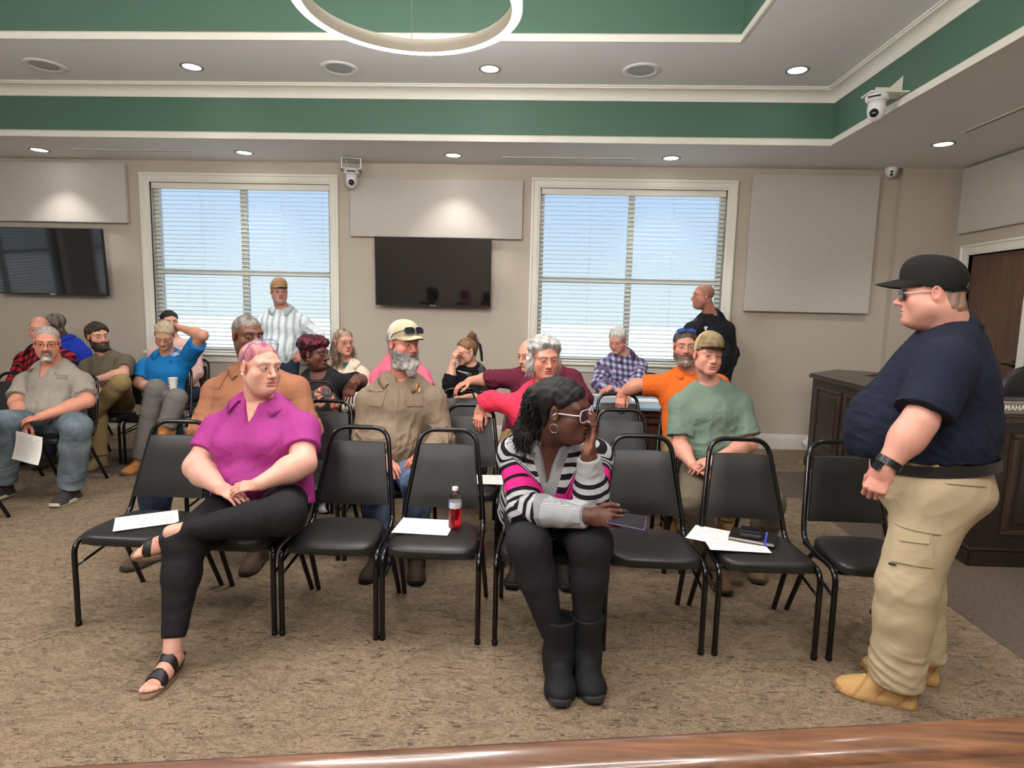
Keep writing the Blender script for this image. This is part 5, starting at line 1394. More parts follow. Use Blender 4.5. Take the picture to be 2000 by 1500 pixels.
    if B:
        e = B.get('e', 0.012); g = q.get('g', 1.0); hw = q.get('W', (0.165,))[0]*g; hd = q.get('D', (0.115,))[0]*g
        lo, hi = bounds([J[x] for x in ('pel', 'hl', 'hr', 'kl', 'kr', 'al', 'ar')], 0.16*g+0.04); V = Vol(lo, hi, B.get('h', 0.008))
        V.econe(J['pel']-up*0.03, J['pel']+up*B.get('rise', 0.06), s0, (hw+e-0.004, hd+e), (hw*0.97+e-0.004, hd*0.97+e), 0.03)
        if B.get('seat', 0): V.ell(J['pel']-f0*0.05-up*0.06, (hw*0.95, hd*0.9, 0.1), 0.05, np.stack([s0, f0, up]))
        V.cut(J['pel']+up*(B.get('rise', 0.06)), up)
        legs(V, J, q, e, B.get('hem', 0.94), 0.045, B.get('r', (0.088, 0.064, 0.058, 0.042)), B.get('flare', 0.012), B.get('kn', 0))
        fl = B.get('floor')
        P, F = V.mesh(); P = smooth(P, F, 2, 0.5); N = normals(P, F); fa = B.get('fold', 0.005)*1.3
        if fa:
            dd = fa*(0.35*folds(P, 20, 5)+0.45*wav(P, 12, 6))
            for sd in 'lr':
                K = J['k'+sd]; k = np.exp(-((P-K)**2).sum(1)/0.10**2); u = unit(J['a'+sd]-J['k'+sd]); dd += k*fa*1.0*folds(P, 44, 9, unit(np.cross(u, A(0.1, 0.9, 0.3))))
                t = (P-K)@u/np.linalg.norm(J['a'+sd]-K); k = np.clip((t-0.45)/0.4, 0, 1)*np.clip((1.02-t)/0.05, 0, 1); dd += k*fa*0.55*folds(P*A(0.5, 0.5, 2.2), 24, 4)
                for X in ('h',): k = np.exp(-((P-J[X+sd]-f0*0.08)**2).sum(1)/0.10**2); dd += k*fa*1.3*folds(P, 30, 12, s0)
            P = P+N*dd[:, None]
        o.bot = mk(B.get('name', 'trousers'), P, F, B['m'], R, None, {'su': (P-J['nk'])@(-up), 'sv': (P-J['nk'])@s1}); o.botPF = (P, F)
    sh = q.get('shoe')
    if sh:
        for sd in q.get('shoes', 'lr'): shoe(o, sd, sh)
    return o
def collar(o, T, nr, nd):
    J = o.J; q = o.q; up, s0, s1, f0, f1 = torso_axes(J)
    u = unit(nd*0.6+up*0.4); s = unit(s1-np.dot(s1, u)*u); f = np.cross(s, u); c = J['nk']+u*T.get('cz', 0.024)+f*0.006
    gap = math.radians(T.get('gap', 24)+8); n = 33; hgt = T.get('ch', 0.034); drop = T.get('cd', 0.045); wide = T.get('cw', 0.036)
    rows = []
    for (rr, zz) in ((nr+0.004, -0.012), (nr+0.006, hgt*0.6), (nr+0.009, hgt), (nr+0.016, hgt-0.002), (nr+0.016+wide*0.55, hgt-drop*0.5), (nr+0.018+wide, hgt-drop), (nr+0.013+wide, hgt-drop-0.001), (nr+0.010+wide*0.5, hgt-drop*0.55)):
        row = []
        for i in range(n):
            a = gap+(2*PI-2*gap)*i/(n-1)     # 0 = front
            k = 0.5+0.5*math.cos(a); fr = k**3*T.get('tip', 1.0)
            out = max(0, (rr-nr-0.012)/wide)
            r_ = rr*(1.0+0.06*(1-k)); z_ = zz-0.030*k*1.0-fr*0.028*out-0.012*(k)
            x = math.sin(a)*(r_+fr*out*0.012); y = math.cos(a)*(r_*1.04+fr*out*0.006)
            row.append(c+s*x+f*y+u*z_)
        rows.append(row)
    bt = bvh(o.topPF)
    for j in range(1, len(rows)):
        off = (0.0, 0.004, 0.008, 0.013, 0.015, 0.014, 0.002, 0.002)[j]
        for i in range(n):
            p = rows[j][i]; h, hn, ii, tt = bt.find_nearest(Vector(p))
            if h is not None:
                hn = np.array(hn); dd = np.dot(p-np.array(h), hn); w_ = off if j < 6 else off
                if dd < w_ or j >= 5: rows[j][i] = np.array(h)+hn*(w_ if j >= 5 else max(w_, dd))
    for j in range(1, len(rows)):
        for _ in range(5): rows[j] = [rows[j][0]]+[(rows[j][i-1]+2*rows[j][i]+rows[j][i+1])/4 for i in range(1, n-1)]+[rows[j][-1]]
    b = MB(); vs = [p for r_ in rows for p in r_]; fs = []
    for j in range(len(rows)-1):
        for i in range(n-1): a = j*n+i; fs.append((a, a+1, a+1+n, a+n))
    b.add(vs, fs); x = b.build('collar', T.get('cm', T['m']), o.top, smooth=True)
    return x
# ------------------------------------------------------------------ feet and shoes
def foot_frame(J, sd):
    d = np.asarray(J['t'+sd], float); u = np.asarray(J.get('u'+sd, A(0, 0, 1)), float); d = unit(d); u = unit(u-np.dot(u, d)*d); x = np.cross(d, u)
    return J['a'+sd], x, d, u
def foot(J, q, sd, e, h=0.0032):
    a, x, d, u = foot_frame(J, sd); z = q.get('foot', 1.0); inn = 1 if sd == 'l' else -1   # big toe side towards the other foot
    w = lambda X, Y, Z: a+(x*X*inn*-1+d*Y+u*Z)*z
    V = Vol(*bounds([w(-0.05, -0.07, -0.09), w(0.05, 0.20, 0.04), w(0.05, -0.07, 0.04), w(-0.05, 0.2, -0.09)], 0.05), h)
    V.cone(a+unit(J['k'+sd]-a)*0.045, w(0, -0.005, -0.03), 0.038*z+e, 0.036*z+e, 0.02); V.ell(w(0, -0.035, -0.055), (0.032*z+e,)*3, 0.02)
    V.cone(w(0, -0.02, -0.055), w(0, 0.10, -0.068), 0.032*z+e, 0.027*z+e, 0.02); V.cone(w(0, 0.01, -0.03), w(0.0, 0.10, -0.062), 0.035*z+e, 0.026*z+e, 0.03)
    for k in (-0.018, 0, 0.018): V.cone(w(k*0.8, 0.05, -0.065), w(k*1.25, 0.12, -0.072), 0.022*z+e, 0.019*z+e, 0.02)
    for i, (xx, yy, r_) in enumerate(((-0.029, 0.176, 0.0135), (-0.009, 0.174, 0.0100), (0.007, 0.166, 0.0092), (0.021, 0.155, 0.0086), (0.034, 0.140, 0.0080))):
        V.cone(w(xx*0.95, 0.125, -0.074), w(xx*1.05, yy-r_, -0.082+r_*0.3), r_*1.02*z+e, r_*z+e, 0.006)
    P, F = V.mesh(); return smooth(P, F, 1, 0.4), F
def foot_col(P, J, sd, sk, q):
    cc = np.tile(sk*np.array([1.02, 0.93, 0.9]), (len(P), 1)); a, x, d, u = foot_frame(J, sd); inn = 1 if sd == 'l' else -1
    for (xx, yy, r_) in ((-0.029, 0.176, 0.0135), (-0.009, 0.174, 0.0100), (0.007, 0.166, 0.0092), (0.021, 0.155, 0.0086), (0.034, 0.140, 0.0080)):
        n_ = a+x*xx*1.05*inn*-1+d*(yy-r_*0.4)+u*(-0.082+r_*1.2); cc[((P-n_)**2).sum(1) < (r_*0.62)**2] = rgb(206, 196, 196)
    # ankle ink, a soft dark curl on the instep
    if q.get('tattoo'):
        L = np.stack([(P-a)@x*-inn, (P-a)@d, (P-a)@u], 1); t = np.abs(np.hypot(L[:, 0]*1.2-0.008, L[:, 1]-0.045)-0.013) < 0.0022; t2 = np.abs(np.hypot(L[:, 0]+0.012, L[:, 1]-0.06)-0.009) < 0.002
        m = (t | t2) & (L[:, 2] > -0.06); cc[m] = cc[m]*0.6+np.array(rgb(90, 84, 92))*0.25
    return cc
def m_shoe():
    t = NT('shoe'); a = t.attr('col'); v = t.obj(); t.bump(t.noise(v, 600, 2), 0.25, 0.0008)
    return t.set(a.outputs['Color'], 0.7, spec=0.25)
M_SHOE = m_shoe()
def shoe(o, sd, S):
    J = o.J; q = o.q; a, x, d, u = foot_frame(J, sd); z = S.get('z', 1.0); inn = 1 if sd == 'l' else -1
    h = S.get('h', 0.0045); V = Vol(A(-0.085, -0.11, -0.105), A(0.085, 0.24, S.get('top', 0.04)+0.04), h)
    ty = S['type']; f = S.get('fl', 1.0)
    # local: origin ankle, y forward, z up, sole at -0.092
    if ty in ('sneaker', 'boot'):
        V.econe(A(0, -0.045, -0.078), A(-0.003, 0.13, -0.080), A(1, 0, 0), (0.040*f, 0.020), (0.050*f, 0.020), 0.015, expo=3.0); V.ell((-0.004, 0.135, -0.078), (0.049*f, 0.068, 0.020), 0.015)
        V.ell((-0.004, 0.132, -0.062), (0.047*f, 0.066, 0.038), 0.02); V.cone((0, 0.11, -0.054), (0, 0.02, -0.008), 0.036*f, 0.045*f, 0.03); V.cone((0, -0.03, -0.055), (0, -0.012, -0.0), 0.040*f, 0.045*f, 0.03)
        if ty == 'boot': capcone(V, A(0, -0.01, -0.03), A(0, -0.008, S.get('top', 0.09)), 0.046*f, 0.050*f, 0.03)
        else: capcone(V, A(0, -0.01, -0.03), A(0, -0.012, 0.03), 0.044*f, 0.043*f, 0.03)
    elif ty == 'ugg':
        V.econe(A(0, -0.045, -0.075), A(0, 0.12, -0.076), A(1, 0, 0), (0.044, 0.026), (0.052, 0.024), 0.02, expo=3.0); V.ell((0, 0.115, -0.060), (0.060, 0.078, 0.048), 0.03)
        V.cone((0, 0.09, -0.045), (0, 0.0, 0.0), 0.046, 0.058, 0.04); V.cone((0, -0.02, -0.045), (0, -0.01, 0.02), 0.050, 0.058, 0.04)
        capcone(V, A(0, -0.008, 0.0), A(0, -0.004, S.get('top', 0.2)), 0.062, 0.072, 0.03); V.cone(A(0, -0.004, S['top']-0.02), A(0, -0.004, S['top']+0.05), 0.055, 0.055, 0.0, op='s')
    V.cut((0, 0, -0.092), (0, 0, -1))
    V.cut((0, 0.16, -0.092), (0, 0.28, -1.0), 0.01)
    P, F = V.mesh(); P = smooth(P, F, 1, 0.4)
    cc = np.tile(np.array(S['col']), (len(P), 1)); sole = P[:, 2] < -0.080
    N = normals(P, F)
    if ty == 'ugg':
        P = P+N*(0.002*wav(P, 40, 3))[:, None]; gr = np.abs(P[:, 2]+0.068) < 0.003; P = P-N*(0.002*gr)[:, None]; sm = np.abs(P[:, 2]-0.035-0.25*P[:, 1]) < 0.002; cc[sm] = np.array(S['col'])*2.2
    else:
        if S.get('panel'): w_ = np.sin(P[:, 1]*85+P[:, 2]*60) > 0.86; cc[w_ & ~sole] = np.array(S['panel'])
    cc[sole] = S.get('sole', S['col'])
    if S.get('toe') is not None: cc[(P[:, 1] > 0.145) & ~sole] = S['toe']
    Wd = a+(P[:, :1]*-inn*x+P[:, 1:2]*d+P[:, 2:3]*u)*z
    if inn == 1: F = F[:, ::-1]
    nm = {'sneaker': 'shoe', 'boot': 'boot', 'ugg': 'boot'}[ty]
    ob = mk(nm, Wd, F, M_SHOE, o.root, cc)
    b = MB(); n = 48; vs = []; fs = []
    w2 = lambda X, Y, Z: a+(x*X*-inn+d*Y+u*Z)*z
    for Z, s_ in ((-0.0925, 0.97), (-0.090, 1.0), (-0.080, 1.02), (-0.068, 0.99), (-0.066, 0.96)):
        for k in range(n):
            t = 2*PI*k/n; cy, sx_ = math.cos(t), math.sin(t); Y = 0.062+0.141*math.copysign(abs(cy)**0.82, cy); X = -0.003+(0.043+0.011*min(1, max(0, (Y+0.03)/0.14)))*f*math.copysign(abs(sx_)**0.62, sx_)
            sc_ = s_*(1+(0.03*math.copysign(1, math.sin(k*PI/2+0.1)) if S.get('tread') and Z < -0.075 else 0))
            toe = 0.014*max(0, (Y-0.13)/0.08)**2
            vs.append(w2(X*sc_, 0.060+(Y-0.060)*sc_, Z+toe))
    for j in range(4):
        for k in range(n): fs.append((j*n+k, j*n+(k+1) % n, (j+1)*n+(k+1) % n, (j+1)*n+k))
    fs += [tuple(range(n))[::-1], tuple(range(4*n, 5*n))]; b.add(vs, fs)
    sc3 = S.get('sole', S['col']); b.build('sole', mat('sole_%02x%02x%02x' % tuple(int(255*min(1, c_)) for c_ in sc3), sc3, 0.7), ob, smooth=True, angle=40)
    if S.get('lace') is not None and ty != 'ugg':
        b = MB(); w = lambda p: tuple(a+(x*p[0]+d*p[1]+u*p[2])*z)
        for i in range(5):
            y_ = 0.10-0.022*i; z_ = -0.008+0.0128*i
            b.tube([w((-0.022, y_-0.004, z_-0.008)), w((0, y_+0.004, z_+0.003)), w((0.022, y_-0.004, z_-0.008))], 0.0034, 6)
        b.build('laces', mat('lace_%02x%02x%02x' % tuple(int(255*c) for c in S['lace']), S['lace'], 0.8), ob, smooth=True)
    return ob
# ------------------------------------------------------------------ flat emblems laid onto cloth
from mathutils.bvhtree import BVHTree
def bvh(PF): return BVHTree.FromPolygons([tuple(p) for p in PF[0]], [tuple(int(i) for i in f) for f in PF[1]])
def pix_hit(bt, px, py):
    d = _fw*F_PX+_rt*(px-1000)-_up*(py-750); d = unit(d)
    p, n, i, t = bt.ray_cast(Vector((0, 0, EYE)), Vector(d))
    return (np.array(p), np.array(n)) if p else (None, None)
def decal(name, me, bt, px, py, m, parent, rot=0.0, off=0.0018, yoff=0.0):
    """lay a flat mesh onto the cloth at the place a pixel looks at"""
    p, n = pix_hit(bt, px, py)
    if p is None: return None
    n = unit(n)
    ux = unit(np.cross(A(0, 0, 1), n)); uy = np.cross(n, ux); c, s = math.cos(rot), math.sin(rot); ax = ux*c+uy*s; ay = uy*c-ux*s
    for v in me.vertices:
        q = p+ax*v.co.x+ay*v.co.y; h, hn, i, t = bt.ray_cast(Vector(q+n*0.08), Vector(-n), 0.2)
        v.co = Vector(np.array(h)+n*(off+v.co.z)) if h else Vector(q+n*off)
    me.materials.clear(); me.materials.append(m)
    if len(me.polygons) > 8 and name not in ('lettering',): me.shade_smooth()
    o = bpy.data.objects.new(name, me); C.objects.link(o); o.parent = parent; return o
def poly_mesh(polys, name='emblem'):
    b = MB()
    for p in polys: b.add([(x, y, 0) for x, y in p], [tuple(range(len(p)))])
    me = bpy.data.meshes.new(name); me.from_pydata(b.v, [], b.f); return me
def grid_mesh(w_, h_, nx, ny, fn=None):
    """a subdivided patch, optional outline function on (x,y) returning new (x,y)"""
    vs = []; fs = []
    for j in range(ny+1):
        for i in range(nx+1):
            x, y = -w_/2+w_*i/nx, -h_/2+h_*j/ny
            z = 0.0
            if fn: x, y, z = fn(x, y)
            vs.append((x, y, z))
    for j in range(ny):
        for i in range(nx): a = j*(nx+1)+i; fs.append((a, a+1, a+2+nx, a+1+nx))
    me = bpy.data.meshes.new('patch'); me.from_pydata(vs, [], fs); return me
def button(o, px, py, m, r=0.006, bt=None):
    bt = bt or bvh(o.topPF); pts = [[(r*math.cos(2*PI*k/10), r*math.sin(2*PI*k/10)) for k in range(10)]]
    return decal('button', poly_mesh(pts), bt, px, py, m, o.top, 0, 0.003)
def ringband(name, c, axis, rad, w_, th, m, parent, flat=1.0, side=None):
    """a band around a limb: watch strap, bracelet, ring"""
    axis = unit(axis); t = unit(np.cross(axis, A(0.1, 0.3, 0.9))) if side is None else unit(side-np.dot(side, axis)*axis); s = np.cross(axis, t); n = 24; b = MB(); vs = []; fs = []
    for (dr, da) in ((0, -w_/2), (th, -w_/2), (th, w_/2), (0, w_/2)):
        for k in range(n):
            a = 2*PI*k/n; vs.append(c+axis*da+(t*math.cos(a)+s*math.sin(a)*flat)*(rad+dr))
    for j in range(4):
        for k in range(n): fs.append((j*n+k, j*n+(k+1) % n, ((j+1) % 4)*n+(k+1) % n, ((j+1) % 4)*n+k))
    b.add(vs, fs); return b.build(name, m, parent, smooth=True, angle=40)
def seated(cx, fy, ht=0.0, lean=0.0, yaw=0.0, spread=0.13, hipw=0.09):
    """default seated skeleton on a chair whose front legs stand at fy"""
    J = {'pel': A(cx, fy+0.27, 0.575), 'hl': A(cx-hipw, fy+0.25, 0.555), 'hr': A(cx+hipw, fy+0.25, 0.555),
         'kl': A(cx-spread, fy-0.14, 0.545), 'kr': A(cx+spread, fy-0.14, 0.545), 'al': A(cx-spread, fy-0.12, 0.092), 'ar': A(cx+spread, fy-0.12, 0.092),
         'tl': A(-0.15, -1, 0), 'tr': A(0.15, -1, 0)}
    J['nk'] = A(cx, fy+0.27-lean+0.03, 1.07+ht); J['sl'] = A(cx-0.18, J['nk'][1], 1.01+ht); J['sr'] = A(cx+0.18, J['nk'][1], 1.01+ht)
    J['head'] = A(cx, J['nk'][1]-0.03, 1.25+ht); J['hy'] = (0, 0, 0)
    J['el'] = J['sl']+A(-0.05, -0.08, -0.28); J['er'] = J['sr']+A(0.05, -0.08, -0.28)
    J['wl'] = A(cx-0.08, fy+0.02, 0.66); J['wr'] = A(cx+0.08, fy+0.02, 0.66)
    J['handl'] = dict(d=A(0.5, -0.8, -0.1), n=A(0, 0, -1)); J['handr'] = dict(d=A(-0.5, -0.8, -0.1), n=A(0, 0, -1))
    return J
# ------------------------------------------------------------------ cloth patterns
def pat_stripes(t, base, su, sv, v):
    arm = t.attr('arm').outputs['Fac']
    blk = rgb(22, 21, 24); gry = rgb(172, 172, 174); pnk = rgb(214, 40, 128)
    s = t.math('ADD', su, t.math('MULTIPLY', t.noise(v, 6, 1), 0.008))
    f = t.math('FRACT', t.math('MULTIPLY', s, 24.0)); on = t.math('LESS_THAN', f, 0.45)
    c = t.mix(on, gry, blk)
    def band(a, b): return t.math('MULTIPLY', t.math('GREATER_THAN', s, a), t.math('LESS_THAN', s, b))
    c = t.mix(band(0.140, 0.262), c, blk); c = t.mix(t.math('ADD', band(0.150, 0.192), band(0.208, 0.250)), c, pnk)
    vn = t.attr('vn').outputs['Fac']; rib = t.math('LESS_THAN', vn, 0.026); c = t.mix(rib, c, t.mix(t.math('LESS_THAN', t.math('FRACT', t.math('MULTIPLY', su, 160.0)), 0.4), rgb(150, 150, 152), rgb(112, 112, 115)))
    cuff = t.math('MULTIPLY', arm, t.math('GREATER_THAN', su, 0.455))
    c = t.mix(cuff, c, t.mix(t.math('LESS_THAN', t.math('FRACT', t.math('MULTIPLY', sv, 170.0)), 0.4), rgb(166, 166, 168), rgb(142, 142, 145)))
    return c
def pat_plaid(a, b, c, fr=26.0, w_=0.5):
    def k(t, base, su, sv, v):
        x = t.math('LESS_THAN', t.math('FRACT', t.math('MULTIPLY', su, fr)), w_); y = t.math('LESS_THAN', t.math('FRACT', t.math('MULTIPLY', sv, fr)), w_)
        s = t.math('MULTIPLY', t.math('ADD', x, y), 0.5)
        return t.ramp(s, [(0.0, a), (0.5, b), (1.0, c)])
    return k
def pat_vstripe(a, b, fr, w_=0.4):
    def k(t, base, su, sv, v):
        y = t.math('LESS_THAN', t.math('FRACT', t.math('MULTIPLY', sv, fr)), w_); return t.mix(y, a, b)
    return k
def pat_jeans(a, b):
    def k(t, base, su, sv, v):
        return t.ramp(t.noise(v, 6, 3, 0.6), [(0.35, a), (0.7, b)])
    return k
def pat_print(t, base, su, sv, v):
    n = t.noise(v, 16, 2, 0.5, 1.5)
    return t.ramp(n, [(0.38, rgb(24, 22, 26)), (0.46, rgb(40, 74, 60)), (0.54, rgb(176, 44, 56)), (0.62, rgb(210, 170, 130)), (0.7, rgb(20, 20, 24))])
K_BLACKLEG = cloth('black_leggings', rgb(27, 26, 28), 0.75, fold=0.25)
K_BLACKPANT = cloth('charcoal_trousers', rgb(34, 33, 36), 0.75, fold=0.25)
K_JEANS = cloth('blue_jeans', rgb(74, 96, 130), 0.85, kind=pat_jeans(rgb(46, 62, 92), rgb(116, 138, 166)))
K_JEANSD = cloth('dark_jeans', rgb(40, 48, 66), 0.85, kind=pat_jeans(rgb(28, 34, 50), rgb(52, 62, 84)))
K_JEANSG = cloth('faded_grey_jeans', rgb(96, 108, 116), 0.85, kind=pat_jeans(rgb(76, 88, 96), rgb(122, 134, 142)))
K_KHAKI = cloth('khaki_trousers', rgb(178, 160, 130), 0.85, fold=0.25, fsc=6)
K_OLIVEPANT = cloth('olive_trousers', rgb(106, 96, 80), 0.85)
K_TANPANT = cloth('tan_trousers', rgb(140, 118, 80), 0.85)
K_GREYPANT = cloth('grey_trousers', rgb(112, 107, 103), 0.85)
M_GOLD = mat('gold', rgb(220, 180, 100), 0.25, 1.0)
M_SILVER = mat('silver', rgb(210, 210, 214), 0.2, 1.0)
M_PEARL = mat('pearl', rgb(236, 230, 222), 0.25)
M_GFRAME = mat('dark_spectacle_frame', rgb(34, 28, 28), 0.3)
M_CLEARF = mat('clear_lilac_frame', rgb(198, 188, 214), 0.15)
M_WIRE = mat('thin_wire_frame', rgb(150, 140, 132), 0.3, 0.8)
M_BLUEF = mat('blue_black_frame', rgb(28, 34, 60), 0.2)
def m_lens(name, col, tr):
    t = NT(name); return t.set(col, 0.03, **{'Transmission Weight': tr, 'IOR': 1.1, 'Alpha': 0.35})
L_CLEAR = m_lens('clear_lens', (0.9, 0.9, 0.98), 1.0)
L_DARK = mat('dark_lens', (0.01, 0.012, 0.02), 0.06)
L_TINT = m_lens('lilac_lens', (0.72, 0.68, 0.95), 1.0)
hexs = rgb
# ------------------------------------------------------------------ 1 the standing officer
J = {}
J['pel'] = A(1.62, 2.49, 0.96); J['nk'] = at(1856, 655, 2.50); J['head'] = at(1820, 572, 2.48); J['hy'] = (-86, 3, 0); J['hs'] = 1.05
J['sr'] = at(1852, 690, 2.27); J['sl'] = at(1838, 680, 2.70)
J['er'] = at(1795, 825, 2.20); J['wr'] = at(1728, 915, 2.20); J['el'] = at(1760, 830, 2.80); J['wl'] = at(1715, 900, 2.72)
J['handr'] = dict(d=A(-0.35, -0.05, -0.9), n=A(0.55, 0.75, -0.2), curl=((0.9, 1.3, 0.8),)*4, thumb=0.9, tin=0.8, size=0.98)
J['handl'] = dict(d=A(-0.35, 0.05, -0.9), n=A(0.6, -0.7, -0.2), curl=((0.9, 1.3, 0.8),)*4, thumb=0.8)
J['hr'] = A(1.60, 2.40, 0.93); J['hl'] = A(1.66, 2.58, 0.93)
J['kr'] = A(1.50, 2.38, 0.52); J['kl'] = A(1.67, 2.60, 0.52); J['ar'] = A(1.515, 2.412, 0.092); J['al'] = A(1.715, 2.585, 0.092)
J['tr'] = A(-0.29, 0.12, 0); J['tl'] = A(-0.30, 0.10, 0)
Q_OFF = dict(skin=rgb(204, 148, 130), red=0.9, fat=0.9, g=1.30, ga=1.18, gl=1.22, W=(0.165, 0.165, 0.165), D=(0.145, 0.152, 0.136), belly=0.095, bz=0.28, bh=0.40, sh=0.075, bow=-0.015, neck=0.064, h=0.0027,
    hair=0.0022, hairc=rgb(128, 104, 88), hline=0.06, jaw=1.1, stubble=0.12,
    cap=dict(col=rgb(27, 25, 24), tilt=0.10, brim=0.088, curve=0.030, droop=0.20, lift=-0.002, tall=0.004),
    glasses=dict(m=mat('dark_shades_frame', rgb(30, 28, 30), 0.2), lens=L_DARK, th=0.0014, w=0.026, hgt=0.017, tm=mat('pale_temple', rgb(196, 180, 178), 0.3), tth=0.0022),
    top=dict(m=cloth('navy_polo_cloth', rgb(25, 30, 46), 0.85, fold=0.3), e=0.016, sleeve=0.86, flare=0.026, se=0.02, fold=0.006, h=0.007, collar=1, hem=-0.065, hemtilt=-0.12, ch=0.040, cd=0.055, cw=0.022, gap=10, cz=0.03, neckw=-0.004, name='polo_shirt'),
    bottom=dict(m=K_KHAKI, e=0.016, r=(0.098, 0.074, 0.068, 0.060), flare=0.012, hem=0.985, rise=0.06, fold=0.007, seat=1),
    shoe=dict(type='sneaker', col=rgb(186, 146, 96), sole=rgb(146, 112, 72), lace=rgb(226, 196, 148), tread=1, z=1.08, panel=rgb(160, 122, 78), top=0.06))
P1 = person('standing heavyset man in a black cap, navy polo and khaki trousers seen in profile', Q_OFF, J)
# belt
up, s0, s1, f0, f1 = torso_axes(J)
def beltring(o, c, axis, side, hw, hd, w_, th, name, m):
    axis = unit(axis); sd = unit(side-np.dot(side, axis)*axis); f = np.cross(sd, axis); n = 48; b = MB(); vs = []; fs = []
    for dr, da in ((0, -w_/2), (th, -w_/2), (th, w_/2), (0, w_/2)):
        for k in range(n): a = 2*PI*k/n; vs.append(c+axis*da+sd*math.cos(a)*(hw+dr)+f*math.sin(a)*(hd+dr))
    for j in range(4):
        for k in range(n): fs.append((j*n+k, j*n+(k+1) % n, ((j+1) % 4)*n+(k+1) % n, ((j+1) % 4)*n+k))
    b.add(vs, fs); return b.build(name, m, o.root, smooth=True, angle=40)
g = Q_OFF['g']
bax = unit(up+f0*0.16)
bl_ = beltring(P1, J['pel']+up*0.045, bax, s0, 0.165*g+0.016, 0.150*g+0.020, 0.042, 0.006, 'belt', M_BLACKL)
wa = unit(J['wr']-J['er']); ringband('watch_band', J['wr']-wa*0.025, wa, 0.040, 0.026, 0.004, M_BLACKPL, P1.root)
b = MB(); c = J['wr']-wa*0.025+A(-0.041, -0.012, 0.0)
fr = np.stack([unit(np.cross(wa, A(1, 0.2, 0))), wa, unit(A(-1, -0.2, -0.5))], 1); b.rbox(-0.019, 0.019, -0.021, 0.021, -0.004, 0.009, 0.004); b.v = [tuple(c+fr@np.array(p)) for p in b.v]; b.build('watch_case', M_LENS, P1.root)
btp = bvh(P1.botPF)
decal('cargo_pocket', grid_mesh(0.14, 0.16, 16, 16, lambda x, y: (x, y, 0.005)), btp, 1778, 1062, K_KHAKI, P1.bot, 0.12)
decal('pocket_flap', grid_mesh(0.17, 0.055, 16, 5, lambda x, y: (x, y-(0.016 if y < 0 else 0)*(0.5+x/0.19), 0.010)), btp, 1786, 1016, K_KHAKI, P1.bot, 0.10)
decal('pocket_flap', grid_mesh(0.10, 0.035, 10, 3, lambda x, y: (x, y, 0.011)), btp, 1786, 1050, K_KHAKI, P1.bot, 0.16)
decal('pocket_tab', grid_mesh(0.032, 0.008, 2, 1, lambda x, y: (x, y, 0.008)), btp, 1745, 1102, M_BLACKL, P1.bot, 0.15)
decal('hip_pocket', grid_mesh(0.15, 0.012, 6, 1, lambda x, y: (x, y, 0.005)), btp, 1892, 945, K_KHAKI, P1.bot, -0.05)
bts = bvh(P1.topPF); decal('chest_badge', poly_mesh([[(0.018*math.cos(PI/4*k), 0.026*math.sin(PI/4*k)) for k in range(8)]]), bts, 1741, 690, M_GOLD, P1.top)
for px, py in ((1826, 893), (1908, 884)):
    decal('belt_loop', grid_mesh(0.018, 0.06, 1, 4, lambda x, y: (x, y, 0.012)), btp, px, py+14, K_KHAKI, P1.bot)
# ------------------------------------------------------------------ 2 woman in magenta, legs crossed
J = seated(-1.41, 2.70); J['pel'] = A(-1.40, 2.99, 0.585); J['nk'] = at(507, 788, 2.99); J['head'] = at(508, 716, 2.93); J['hy'] = (33, 2, 3); J['hs'] = 1.06
J['sl'] = at(428, 826, 2.99); J['sr'] = at(588, 824, 2.99); J['el'] = at(385, 912, 2.86); J['er'] = at(592, 905, 2.84); J['wl'] = at(428, 952, 2.66); J['wr'] = at(508, 945, 2.64)
J['handl'] = dict(d=A(0.90, -0.25, -0.30), n=A(-0.15, 0.35, -0.9), curl=((0.25, 0.35, 0.2),)*4, thumb=0.3, size=0.93, spread=0.04)
J['handr'] = dict(d=A(-0.97, -0.12, -0.16), n=A(0.1, 0.45, -0.88), curl=((0.25, 0.40, 0.25),)*4, thumb=0.3, size=0.93, spread=0.04)
J['hl'] = A(-1.50, 2.95, 0.56); J['hr'] = A(-1.29, 2.95, 0.57)
J['kl'] = at(362, 1060, 2.56); J['al'] = A(-1.52, 2.36, 0.098); J['tl'] = A(0.0, -1, 0)
J['kr'] = at(556, 1005, 2.60); J['ar'] = at(335, 1040, 2.52); J['tr'] = A(-0.93, -0.28, -0.05); J['ur'] = A(0.0, -0.35, 0.9)
J['tr'] = A(-0.96, -0.30, -0.12); J['ur'] = A(-0.1, -0.45, 0.9)
